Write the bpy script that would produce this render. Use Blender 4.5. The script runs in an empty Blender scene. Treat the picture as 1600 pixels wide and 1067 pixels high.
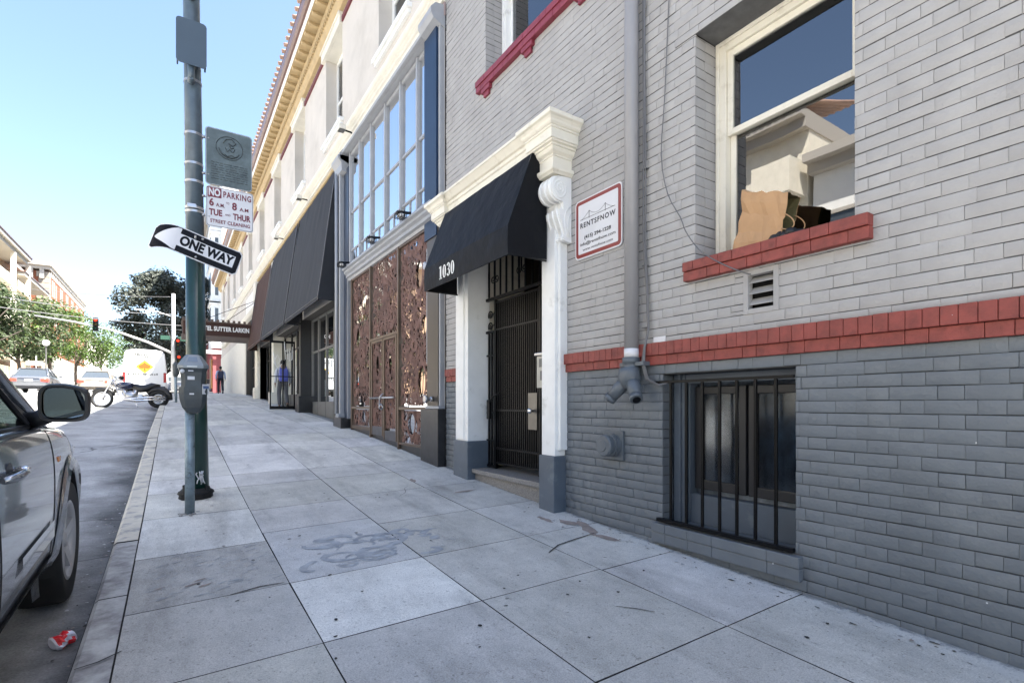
import bpy, bmesh, math, random
from mathutils import Vector, Matrix, Euler
from mathutils.bvhtree import BVHTree
PI=math.pi
R=math.radians
random.seed(7)
SC=bpy.context.scene
COL=SC.collection
# ---------------------------------------------------------------- camera
cd=bpy.data.cameras.new('camera'); cam=bpy.data.objects.new('camera',cd); COL.objects.link(cam)
cd.lens=18.0; cd.sensor_width=36.0; cd.sensor_fit='HORIZONTAL'; cd.shift_y=98.5/1600; cd.clip_start=.05; cd.clip_end=3000
cam.location=(0,0,0); cam.rotation_euler=(R(90),0,-math.atan(530/800)); SC.camera=cam
# ---------------------------------------------------------------- sky, sun, exposure
SUN_EL,SUN_AZ=60,38          # azimuth: degrees from +X towards -Y
w=bpy.data.worlds.new('World'); SC.world=w; w.use_nodes=True
nt=w.node_tree; nt.nodes.clear()
sk=nt.nodes.new('ShaderNodeTexSky'); sk.sky_type='NISHITA'; sk.sun_disc=False
sk.sun_elevation=R(SUN_EL); sk.sun_rotation=R(90+SUN_AZ); sk.air_density=1.0; sk.dust_density=1.8; sk.ozone_density=1.6
bg=nt.nodes.new('ShaderNodeBackground'); bg.inputs[1].default_value=.07
wo=nt.nodes.new('ShaderNodeOutputWorld')
nt.links.new(sk.outputs[0],bg.inputs[0]); nt.links.new(bg.outputs[0],wo.inputs[0])
sl=bpy.data.lights.new('sun','SUN'); sl.energy=5.0; sl.angle=R(.55); sl.color=(1,.95,.87)
so=bpy.data.objects.new('sun',sl); COL.objects.link(so)
e,a=R(SUN_EL),R(-SUN_AZ)
sd=Vector((math.cos(e)*math.cos(a),math.cos(e)*math.sin(a),math.sin(e)))
so.rotation_euler=sd.to_track_quat('Z','Y').to_euler(); so.location=(30,-20,60)
SC.view_settings.view_transform='Standard'; SC.view_settings.look='None'; SC.view_settings.gamma=1
SC.view_settings.use_curve_mapping=False
SC.view_settings.exposure=2.66
SC.render.engine='CYCLES'

# ---------------------------------------------------------------- helpers
class MB:
    def __init__(s): s.v=[]; s.f=[]; s.m=[]; s.s=[]
    def face(s,pts,m=0,sm=False):
        n=len(s.v); s.v+= [tuple(p) for p in pts]; s.f.append(tuple(range(n,n+len(pts)))); s.m.append(m); s.s.append(sm)
    def mesh(s,vs,fs,m=0,sm=False):
        n=len(s.v); s.v+=[tuple(p) for p in vs]
        for f in fs: s.f.append(tuple(n+i for i in f)); s.m.append(m); s.s.append(sm)
    def box(s,x0,x1,y0,y1,z0,z1,m=0,bv=0,T=None):
        if x0>x1:x0,x1=x1,x0
        if y0>y1:y0,y1=y1,y0
        if z0>z1:z0,z1=z1,z0
        b=min(bv,(x1-x0)*.45,(y1-y0)*.45,(z1-z0)*.45)
        if b<=0:
            vs=[(x,y,z) for z in(z0,z1) for y in(y0,y1) for x in(x0,x1)]
            fs=[(0,2,3,1),(4,5,7,6),(0,1,5,4),(2,6,7,3),(0,4,6,2),(1,3,7,5)]
        else:
            bm=bmesh.new(); bmesh.ops.create_cube(bm,size=1)
            for q in bm.verts: q.co=Vector(((x0+x1)/2+q.co.x*(x1-x0),(y0+y1)/2+q.co.y*(y1-y0),(z0+z1)/2+q.co.z*(z1-z0)))
            bmesh.ops.bevel(bm,geom=list(bm.edges),offset=b,segments=1 if b<.004 else 2,affect='EDGES',profile=.6)
            bm.verts.index_update(); vs=[q.co.copy() for q in bm.verts]; fs=[tuple(q.index for q in f.verts) for f in bm.faces]; bm.free()
        if T is not None: vs=[T@Vector(q) for q in vs]
        s.mesh(vs,fs,m)
    def tube(s,pts,r,n=8,m=0,cap=True,sm=True,closed=False):
        pts=[Vector(p) for p in pts]; k=len(pts)
        rs=r if isinstance(r,(list,tuple)) else [r]*k
        prev=None; rings=[]
        for i,p in enumerate(pts):
            if closed: t=pts[(i+1)%k]-pts[i-1]
            else: t=pts[min(i+1,k-1)]-pts[max(i-1,0)]
            if t.length<1e-9: t=Vector((0,0,1))
            t.normalize()
            if prev is None:
                a=Vector((0,0,1)) if abs(t.z)<.9 else Vector((1,0,0)); u=t.cross(a).normalized()
            else:
                u=prev-t*prev.dot(t)
                u=u.normalized() if u.length>1e-6 else t.orthogonal().normalized()
            prev=u; vv=t.cross(u)
            rings.append([p+(u*math.cos(2*PI*j/n)+vv*math.sin(2*PI*j/n))*rs[i] for j in range(n)])
        vs=[q for rg in rings for q in rg]; fs=[]
        for i in range(k if closed else k-1):
            for j in range(n):
                a0=i*n+j; a1=i*n+(j+1)%n; b=((i+1)%k)*n
                fs.append((a0,a1,b+(j+1)%n,b+j))
        s.mesh(vs,fs,m,sm)
        if cap and not closed:
            s.face(list(reversed(rings[0])),m); s.face(rings[-1],m)
    def lathe(s,prof,c=(0,0,0),axis='z',n=24,m=0,sm=True,capends=True,sx=1,sy=1):
        # prof: list of (r,h)
        rings=[]
        for r,h in prof:
            rg=[]
            for j in range(n):
                a=2*PI*j/n; x,y=r*math.cos(a)*sx,r*math.sin(a)*sy
                if axis=='z': q=(c[0]+x,c[1]+y,c[2]+h)
                elif axis=='x': q=(c[0]+h,c[1]+x,c[2]+y)
                else: q=(c[0]+y,c[1]+h,c[2]+x)
                rg.append(q)
            rings.append(rg)
        fs=[(i*n+j,i*n+(j+1)%n,(i+1)*n+(j+1)%n,(i+1)*n+j) for i in range(len(prof)-1) for j in range(n)]
        s.mesh([q for rg in rings for q in rg],fs,m,sm)
        if capends:
            if prof[0][0]>1e-6: s.face(list(reversed(rings[0])),m)
            if prof[-1][0]>1e-6: s.face(rings[-1],m)
    def prism(s,poly,d0,d1,plane='xz',m=0,sm=False):
        # closed polygon in a plane, extruded along the remaining axis from d0 to d1
        def P(p,d):
            if plane=='xz': return (p[0],d,p[1])
            if plane=='yz': return (d,p[0],p[1])
            return (p[0],p[1],d)
        k=len(poly); vs=[P(p,d0) for p in poly]+[P(p,d1) for p in poly]
        fs=[(i,(i+1)%k,k+(i+1)%k,k+i) for i in range(k)]
        s.mesh(vs,fs,m,sm); s.face([P(p,d0) for p in poly],m); s.face([P(p,d1) for p in reversed(poly)],m)
    def sphere(s,c,r,n=12,m=0,sx=1,sy=1,sz=1):
        k=n//2; vs=[];fs=[]
        for i in range(k+1):
            t=PI*i/k
            for j in range(n):
                a=2*PI*j/n; vs.append((c[0]+r*sx*math.sin(t)*math.cos(a),c[1]+r*sy*math.sin(t)*math.sin(a),c[2]+r*sz*math.cos(t)))
        for i in range(k):
            for j in range(n): fs.append((i*n+j,(i+1)*n+j,(i+1)*n+(j+1)%n,i*n+(j+1)%n))
        s.mesh(vs,fs,m,True)
    def build(s,name,mats,parent=None,fixn=True,rm=True):
        if not isinstance(mats,(list,tuple)): mats=[mats]
        me=bpy.data.meshes.new(name); off=Vector((0,0,0))
        if parent is not None: off=wloc(parent)
        me.from_pydata([(v[0]-off.x,v[1]-off.y,v[2]-off.z) for v in s.v],[],s.f)
        for mt in mats: me.materials.append(mt)
        me.polygons.foreach_set('material_index',s.m); me.polygons.foreach_set('use_smooth',s.s)
        if fixn:
            bm=bmesh.new(); bm.from_mesh(me)
            if rm: bmesh.ops.remove_doubles(bm,verts=bm.verts,dist=.00002)
            bmesh.ops.recalc_face_normals(bm,faces=bm.faces); bm.to_mesh(me); bm.free()
        me.update(); o=bpy.data.objects.new(name,me); COL.objects.link(o)
        if parent is not None: o.parent=parent
        return o
def wloc(o):
    v=Vector(o.location)
    while o.parent is not None: o=o.parent; v=v+Vector(o.location)
    return v
def tag(o,label=None,cat=None,group=None,kind=None):
    if label:o['label']=label
    if cat:o['category']=cat
    if group:o['group']=group
    if kind:o['kind']=kind
    return o
def thing(name,label,cat,loc=(0,0,0),group=None):
    o=bpy.data.objects.new(name,None); COL.objects.link(o); o.location=loc; o.empty_display_size=.2
    return tag(o,label,cat,group)
def split_loose(o):
    me=o.data; n=len(me.vertices); par=list(range(n))
    def find(i):
        while par[i]!=i: par[i]=par[par[i]]; i=par[i]
        return i
    for ed in me.edges:
        a_,b_=find(ed.vertices[0]),find(ed.vertices[1])
        if a_!=b_: par[a_]=b_
    groups={}
    for p in me.polygons: groups.setdefault(find(p.vertices[0]),[]).append(p.index)
    if len(groups)<2: return [o]
    out=[]
    for g in groups.values():
        gi=set(g); bm=bmesh.new(); bm.from_mesh(me); bm.faces.ensure_lookup_table()
        bmesh.ops.delete(bm,geom=[f for f in bm.faces if f.index not in gi],context='FACES')
        m2=bpy.data.meshes.new(o.name.split('.')[0]); bm.to_mesh(m2); bm.free()
        for mt in me.materials: m2.materials.append(mt)
        q=bpy.data.objects.new(o.name.split('.')[0],m2); COL.objects.link(q); q.parent=o.parent; out.append(q)
    bpy.data.objects.remove(o); return out
def copytree(o,parent=None):
    c=o.copy(); COL.objects.link(c)
    if parent is not None: c.parent=parent
    for ch in list(o.children): copytree(ch,c)
    return c
def struct(o,lab=None): o['kind']='structure'; return o

# ---------------------------------------------------------------- materials
MATS={}
def mat(name,col,rough=.6,metal=0.,var=.0,vs=3.,bump=.0,bs=60.,coat=0.,col2=None,c2s=2.,c2t=.55,c2w=.06,spec=.5,det=6.,stretch=None,sheen=0,bd=.004,attr=None,chips=0):
    m=bpy.data.materials.new(name); m.use_nodes=True; n=m.node_tree.nodes; l=m.node_tree.links
    p=n['Principled BSDF']; p.inputs['Roughness'].default_value=rough; p.inputs['Metallic'].default_value=metal
    p.inputs['Coat Weight'].default_value=coat; p.inputs['Coat Roughness'].default_value=.04; p.inputs['Specular IOR Level'].default_value=spec
    tc=n.new('ShaderNodeTexCoord'); src=tc.outputs['Object']
    if stretch:
        mp=n.new('ShaderNodeMapping'); mp.inputs['Scale'].default_value=stretch; l.new(src,mp.inputs[0]); src=mp.outputs[0]
    c=None
    def rgb(cc):
        q=n.new('ShaderNodeRGB'); q.outputs[0].default_value=(*cc,1); return q.outputs[0]
    c=rgb(col)
    if col2:
        nz=n.new('ShaderNodeTexNoise'); nz.inputs['Scale'].default_value=c2s; nz.inputs['Detail'].default_value=8; nz.inputs['Roughness'].default_value=.65; l.new(src,nz.inputs[0])
        mr=n.new('ShaderNodeMapRange'); mr.inputs[1].default_value=c2t-c2w; mr.inputs[2].default_value=c2t+c2w; l.new(nz.outputs[0],mr.inputs[0])
        mx=n.new('ShaderNodeMix'); mx.data_type='RGBA'; l.new(mr.outputs[0],mx.inputs[0]); l.new(c,mx.inputs[6]); mx.inputs[7].default_value=(*col2,1); c=mx.outputs[2]
    if attr:
        at=n.new('ShaderNodeAttribute'); at.attribute_name=attr
        mx=n.new('ShaderNodeMix'); mx.data_type='RGBA'; mx.blend_type='MULTIPLY'; mx.inputs[0].default_value=1; l.new(c,mx.inputs[6]); l.new(at.outputs['Color'],mx.inputs[7]); c=mx.outputs[2]
    if var>0:
        nz=n.new('ShaderNodeTexNoise'); nz.inputs['Scale'].default_value=vs; nz.inputs['Detail'].default_value=det; nz.inputs['Roughness'].default_value=.6; l.new(src,nz.inputs[0])
        mr=n.new('ShaderNodeMapRange'); mr.inputs[1].default_value=.3; mr.inputs[2].default_value=.7; mr.inputs[3].default_value=1-var; mr.inputs[4].default_value=1+var; l.new(nz.outputs[0],mr.inputs[0])
        vm=n.new('ShaderNodeVectorMath'); vm.operation='SCALE'; l.new(c,vm.inputs[0]); l.new(mr.outputs[0],vm.inputs[3]); c=vm.outputs[0]
    if chips:
        vo=n.new('ShaderNodeTexVoronoi'); vo.inputs['Scale'].default_value=chips; l.new(src,vo.inputs[0])
        wn=n.new('ShaderNodeTexWhiteNoise'); l.new(vo.outputs['Position'],wn.inputs[0])
        mr=n.new('ShaderNodeMapRange'); mr.inputs[1].default_value=.45; mr.inputs[2].default_value=1; mr.inputs[3].default_value=-.02; mr.inputs[4].default_value=.055; l.new(wn.outputs[0],mr.inputs[0])
        lt=n.new('ShaderNodeMath'); lt.operation='LESS_THAN'; l.new(vo.outputs['Distance'],lt.inputs[0]); l.new(mr.outputs[0],lt.inputs[1])
        mx=n.new('ShaderNodeMix'); mx.data_type='RGBA'; l.new(lt.outputs[0],mx.inputs[0]); l.new(c,mx.inputs[6]); mx.inputs[7].default_value=(.5,.5,.5,1); c=mx.outputs[2]
    l.new(c,p.inputs['Base Color'])
    if bump>0:
        nz=n.new('ShaderNodeTexNoise'); nz.inputs['Scale'].default_value=bs; nz.inputs['Detail'].default_value=5; l.new(src,nz.inputs[0])
        b=n.new('ShaderNodeBump'); b.inputs['Strength'].default_value=bump; b.inputs['Distance'].default_value=bd; l.new(nz.outputs[0],b.inputs['Height']); l.new(b.outputs[0],p.inputs['Normal'])
    m.diffuse_color=(*col,1); MATS[name]=m; return m
def glass(name,tint=(.8,.85,.85),ior=1.7,rough=.0,wav=.0):
    m=bpy.data.materials.new(name); m.use_nodes=True; n=m.node_tree.nodes; l=m.node_tree.links; n.clear()
    o=n.new('ShaderNodeOutputMaterial'); mx=n.new('ShaderNodeMixShader'); t=n.new('ShaderNodeBsdfTransparent'); g=n.new('ShaderNodeBsdfGlossy'); f=n.new('ShaderNodeFresnel')
    t.inputs[0].default_value=(*tint,1); g.inputs['Roughness'].default_value=rough; f.inputs[0].default_value=ior
    if wav>0:
        tc=n.new('ShaderNodeTexCoord'); nz=n.new('ShaderNodeTexNoise'); nz.inputs['Scale'].default_value=1.3; nz.inputs['Detail'].default_value=1; l.new(tc.outputs['Object'],nz.inputs[0])
        b=n.new('ShaderNodeBump'); b.inputs['Strength'].default_value=wav; b.inputs['Distance'].default_value=.02; l.new(nz.outputs[0],b.inputs['Height']); l.new(b.outputs[0],g.inputs['Normal'])
    l.new(f.outputs[0],mx.inputs[0]); l.new(t.outputs[0],mx.inputs[1]); l.new(g.outputs[0],mx.inputs[2]); l.new(mx.outputs[0],o.inputs[0]); return m
def emis(name,col,st):
    m=mat(name,col,.4); p=m.node_tree.nodes['Principled BSDF']; p.inputs['Emission Color'].default_value=(*col,1); p.inputs['Emission Strength'].default_value=st; return m
M_lbrick=mat('painted_brick_light',(.345,.335,.325),.66,var=.09,vs=3.1,bump=.75,bs=70,col2=(.30,.29,.28),c2s=1.1,c2t=.62,c2w=.12,bd=.003,chips=0)
M_dbrick=mat('painted_brick_dark',(.118,.134,.150),.5,var=.12,vs=2.2,bump=.8,bs=45,bd=.003,col2=(.145,.160,.172),c2s=3,c2t=.6,c2w=.1,chips=9)
M_mortl_shade=mat('mortar_light_shade',(.11,.11,.11),.8,var=.2,vs=12)  # mortar darkened below the paint: gap shadow between courses put into the colour
M_mortd_shade=mat('mortar_dark_shade',(.055,.06,.065),.8,var=.2,vs=12)  # same for the base: shadow of the gaps is in this tone
M_redbrick=mat('painted_brick_red',(.215,.044,.034),.6,var=.22,vs=11,bump=.6,bs=55,bd=.004,col2=(.15,.028,.022),c2s=12,c2t=.6,c2w=.08,chips=16)
M_redmort=mat('mortar_red',(.07,.012,.01),.8)
M_maroon=mat('painted_brick_maroon',(.20,.028,.045),.5,var=.12,vs=9,bump=.5,bs=50)
M_white=mat('white_paint',(.76,.76,.74),.42,var=.05,vs=5,bump=.12,bs=40,col2=(.50,.50,.47),c2s=4,c2t=.68,c2w=.08)
M_cream=mat('cream_paint',(.72,.68,.58),.5,var=.06,vs=3,bump=.15,bs=40,col2=(.50,.45,.36),c2s=5,c2t=.66,c2w=.1)
M_slate=mat('slate_paint',(.085,.105,.13),.45,var=.12,vs=4,bump=.2,bs=25,col2=(.12,.14,.16),c2s=6,c2t=.62,c2w=.05)
M_stucco=mat('stucco_beige',(.55,.51,.46),.8,var=.05,vs=1.2,bump=.4,bs=90,col2=(.44,.405,.36),c2s=.8,c2t=.6,c2w=.12)
M_strip=mat('cream_moulding',(.66,.63,.55),.6,var=.07,vs=4)
M_pink=mat('dusty_pink_paint',(.36,.28,.27),.7,var=.08,vs=3)
M_ochre=mat('ochre_paint',(.42,.31,.165),.6,var=.12,vs=5,bump=.2,bs=30)
M_gutter=mat('brown_gutter',(.15,.085,.07),.35,var=.15,vs=3,coat=.2)
M_tile=mat('roof_tile',(.35,.22,.16),.7,var=.2,vs=6)
M_black=mat('black_iron',(.002,.002,.0025),.35,spec=.3,var=.3,vs=20,bump=.25,bs=90)
M_worniron=mat('worn_black_iron',(.002,.002,.0025),.36,spec=.2,col2=(.08,.08,.08),c2s=28,c2t=.78,c2w=.03,bump=.2,bs=90)
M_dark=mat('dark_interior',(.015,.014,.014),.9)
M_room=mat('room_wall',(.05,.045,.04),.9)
M_curtain=mat('curtain',(.55,.55,.55),.9,var=.1,vs=4)
M_awn=mat('black_canvas',(.0045,.0052,.0072),.6,var=.3,vs=2.4,bump=.5,bs=4.5,bd=.05,spec=.18)
M_charc=mat('charcoal_canvas',(.030,.032,.037),.8,spec=.25,var=.2,vs=1.2,bump=.2,bs=200,stretch=(1,4,1))
M_brownawn=mat('brown_canvas',(.060,.034,.028),.85,spec=.2,var=.15,vs=2)
M_rust=mat('rusted_steel',(.165,.082,.064),.65,metal=.15,var=.25,vs=7,bump=.5,bs=60,col2=(.085,.042,.033),c2s=4,c2t=.55,c2w=.12)
M_bronze=mat('bronze_metal',(.13,.095,.07),.4,metal=.6,var=.2,vs=5,stretch=(1,1,.3))
M_brownpan=mat('brown_metal_panel',(.065,.055,.045),.38,metal=.3,var=.15,vs=2,stretch=(1,1,.3))
M_blkpan=mat('black_stone_panel',(.022,.022,.024),.35,var=.4,vs=9,bump=.15,bs=30)
M_navy=mat('navy_paint',(.012,.030,.068),.4,var=.1,vs=2,spec=.3)
M_frame=mat('grey_window_frame',(.30,.31,.33),.45,var=.08,vs=4)
M_dframe=mat('dark_frame',(.012,.012,.013),.4,var=.2,vs=6)
M_greywood=mat('grey_wood_door',(.12,.12,.115),.5,var=.15,vs=4)
M_galv=mat('blue_grey_pole_paint',(.075,.105,.13),.38,var=.25,vs=7,coat=.2,bump=.15,bs=30)
M_green=mat('dark_green_paint',(.007,.036,.030),.3,coat=.2,var=.2,vs=8,bump=.12,bs=30)
M_meterpost=mat('galvanised_post',(.22,.28,.31),.5,metal=.4,var=.3,vs=9,bump=.2,bs=40,col2=(.10,.13,.14),c2s=14,c2t=.6,c2w=.05)
M_steel=mat('steel',(.45,.45,.46),.3,metal=.9,var=.1)
M_chrome=mat('chrome',(.75,.75,.76),.1,metal=1)
M_meter=mat('meter_body',(.045,.055,.06),.4,var=.2,vs=10,bump=.2,bs=80)
M_meterg=mat('meter_grey',(.22,.24,.25),.4,metal=.4,var=.1,vs=8)
M_signw=mat('sign_white',(.62,.62,.64),.4,var=.05,vs=5)
M_signg=mat('plaque_back',(.10,.125,.125),.45,metal=.3,var=.3,vs=9,bump=.3,bs=40)
M_signk=mat('sign_black',(.003,.003,.006),.35,spec=.15,var=.3,vs=9)
M_ink=mat('ink_black',(.02,.02,.025),.5)
M_inkr=mat('ink_maroon',(.16,.02,.035),.5)
M_inkg=mat('ink_dark_grey',(.05,.05,.055),.5)
M_pipe=mat('downpipe_paint',(.25,.245,.25),.4,var=.06,vs=3,coat=.1,bump=.1,bs=12)
M_pipeiron=mat('painted_iron',(.085,.10,.115),.4,var=.15,vs=8,bump=.3,bs=40)
M_cable=mat('grey_cable',(.12,.12,.125),.5)
M_rubber=mat('rubber',(.006,.006,.006),.75,var=.2,vs=20)
M_carpaint=mat('charcoal_car_paint',(.27,.285,.31),.2,metal=.7,coat=1.,var=.03,vs=2)
M_plastic=mat('black_plastic',(.006,.006,.007),.45,bump=.15,bs=200)
M_carglass=glass('car_glass',(.25,.3,.3),1.55)
M_mirror=mat('mirror_glass',(.20,.22,.22),.02,metal=1)
M_glass=glass('window_glass',(.8,.83,.85),2.9,wav=.08)
M_shopglass=glass('shop_glass',(.75,.8,.8),1.5)
M_grime=glass('grimy_glass',(.5,.55,.6),1.6,.12)
M_paper=mat('brown_kraft_paper',(.42,.25,.125),.75,var=.08,vs=7,bump=.5,bs=14,bd=.01)
M_bagin=mat('bag_inside',(.10,.09,.04),.8)
M_red=mat('red_print',(.62,.012,.02),.35,coat=.4,var=.1,vs=20)
M_tin=mat('tin_white',(.62,.6,.66),.35,metal=.2)
M_granite=mat('granite_step',(.20,.19,.18),.5,var=.45,vs=90,bump=.2,bs=80,det=3)
M_kerb=mat('kerb_concrete',(.46,.455,.43),.85,var=.12,vs=6,bump=.6,bs=60,col2=(.20,.19,.185),c2s=5,c2t=.52,c2w=.12)
M_rim=mat('alloy_rim',(.42,.42,.43),.3,metal=.35)
M_boxslate=mat('box_slate',(.05,.075,.10),.4,var=.08,vs=3)
M_skin=mat('skin',(.22,.12,.08),.6)

# ---------------------------------------------------------------- ground heights
GP=[(-40,-3.0),(-12,-1.80),(.65,-1.192),(4.0,-1.035),(6.45,-.875),(11.03,-.51),(17.26,-.16),(31.4,.56),(38,.72),(45,.92),(60,1.35),(100,3.1),(150,5.6),(260,9.5),(500,12)]
def gw(y):
    if y<=GP[0][0]: return GP[0][1]
    for i in range(len(GP)-1):
        x0,z0=GP[i]; x1,z1=GP[i+1]
        if y<=x1:
            def sl(k):
                k=max(1,min(len(GP)-2,k)); return (GP[k+1][1]-GP[k-1][1])/(GP[k+1][0]-GP[k-1][0])
            h=x1-x0; t=(y-x0)/h; m0,m1=sl(i)*h,sl(i+1)*h
            return (2*t**3-3*t*t+1)*z0+(t**3-2*t*t+t)*m0+(-2*t**3+3*t*t)*z1+(t**3-t*t)*m1
    return GP[-1][1]
def G(x,y): return gw(y)+.02*(min(x,3.2)-3.2)
def RD(x,y):
    xx=max(-12.25,min(-.37,x)); cr=.10*(1-((xx+6.3)/5.95)**2)
    return G(-.37,y)-.13+cr-.004*0
# asphalt with cracks and stains
def asphalt():
    m=bpy.data.materials.new('asphalt'); m.use_nodes=True; n=m.node_tree.nodes; l=m.node_tree.links; p=n['Principled BSDF']
    tc=n.new('ShaderNodeTexCoord'); S=tc.outputs['Object']
    def noise(s,d=6,ro=.6,vec=S):
        q=n.new('ShaderNodeTexNoise'); q.inputs['Scale'].default_value=s; q.inputs['Detail'].default_value=d; q.inputs['Roughness'].default_value=ro; l.new(vec,q.inputs[0]); return q
    def ramp(src,a,b,c0,c1):
        r=n.new('ShaderNodeMapRange'); r.inputs[1].default_value=a; r.inputs[2].default_value=b; r.inputs[3].default_value=c0; r.inputs[4].default_value=c1; l.new(src,r.inputs[0]); return r.outputs[0]
    def mul(a,b):
        q=n.new('ShaderNodeMath'); q.operation='MULTIPLY'; l.new(a,q.inputs[0]); l.new(b,q.inputs[1]); return q.outputs[0]
    big=ramp(noise(1.1,8,.7).outputs[0],.3,.7,.55,1.35)
    fine=ramp(noise(90,3).outputs[0],.3,.7,.75,1.25)
    # gutter dirt towards the kerb
    sx=n.new('ShaderNodeSeparateXYZ'); l.new(S,sx.inputs[0])
    wob=noise(1.7,4); ad=n.new('ShaderNodeMath'); ad.operation='MULTIPLY_ADD'; l.new(wob.outputs[0],ad.inputs[0]); ad.inputs[1].default_value=.9; l.new(sx.outputs[0],ad.inputs[2])
    gut=ramp(ad.outputs[0],-.35,.06,1.0,.22)
    # patches of resurfacing (blocks)
    br=n.new('ShaderNodeTexBrick'); br.inputs['Scale'].default_value=.42; br.inputs['Mortar Size'].default_value=.004; br.inputs['Color1'].default_value=(1.03,1.03,1.03,1); br.inputs['Color2'].default_value=(.97,.97,.97,1); br.inputs['Mortar'].default_value=(.93,.93,.93,1); l.new(S,br.inputs[0])
    mp=n.new('ShaderNodeMapping'); l.new(S,mp.inputs[0]); mp.inputs['Scale'].default_value=(.5,.8,1)
    dn=noise(1.5,3,vec=mp.outputs[0]); mixv=n.new('ShaderNodeMix'); mixv.data_type='VECTOR'; mixv.inputs[0].default_value=.35; l.new(mp.outputs[0],mixv.inputs[4]); l.new(dn.outputs['Color'],mixv.inputs[5])
    vo=n.new('ShaderNodeTexVoronoi'); vo.feature='DISTANCE_TO_EDGE'; vo.inputs['Scale'].default_value=.9; l.new(mixv.outputs[1],vo.inputs[0])
    crk=ramp(vo.outputs[0],.001,.007,.25,1)
    cm=noise(.35,3); cmask=ramp(cm.outputs[0],.40,.5,0,1); mx=n.new('ShaderNodeMix'); l.new(cmask,mx.inputs[0]); mx.inputs[2].default_value=1; l.new(crk,mx.inputs[3])
    tot=mul(mul(mul(big,fine),gut),mx.outputs[0])
    vm=n.new('ShaderNodeVectorMath'); vm.operation='SCALE'; vm.inputs[0].default_value=(.37,.37,.365); l.new(tot,vm.inputs[3])
    vm2=n.new('ShaderNodeVectorMath'); vm2.operation='MULTIPLY'; l.new(vm.outputs[0],vm2.inputs[0]); l.new(br.outputs[0],vm2.inputs[1])
    l.new(vm2.outputs[0],p.inputs['Base Color']); p.inputs['Roughness'].default_value=.72
    b=n.new('ShaderNodeBump'); b.inputs['Strength'].default_value=.7; b.inputs['Distance'].default_value=.006; l.new(noise(70,4).outputs[0],b.inputs['Height'])
    b2=n.new('ShaderNodeBump'); b2.inputs['Strength'].default_value=.6; b2.inputs['Distance'].default_value=.03; l.new(noise(6,4).outputs[0],b2.inputs['Height']); l.new(b.outputs[0],b2.inputs['Normal']); l.new(b2.outputs[0],p.inputs['Normal'])
    return m
M_asph=asphalt()
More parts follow.
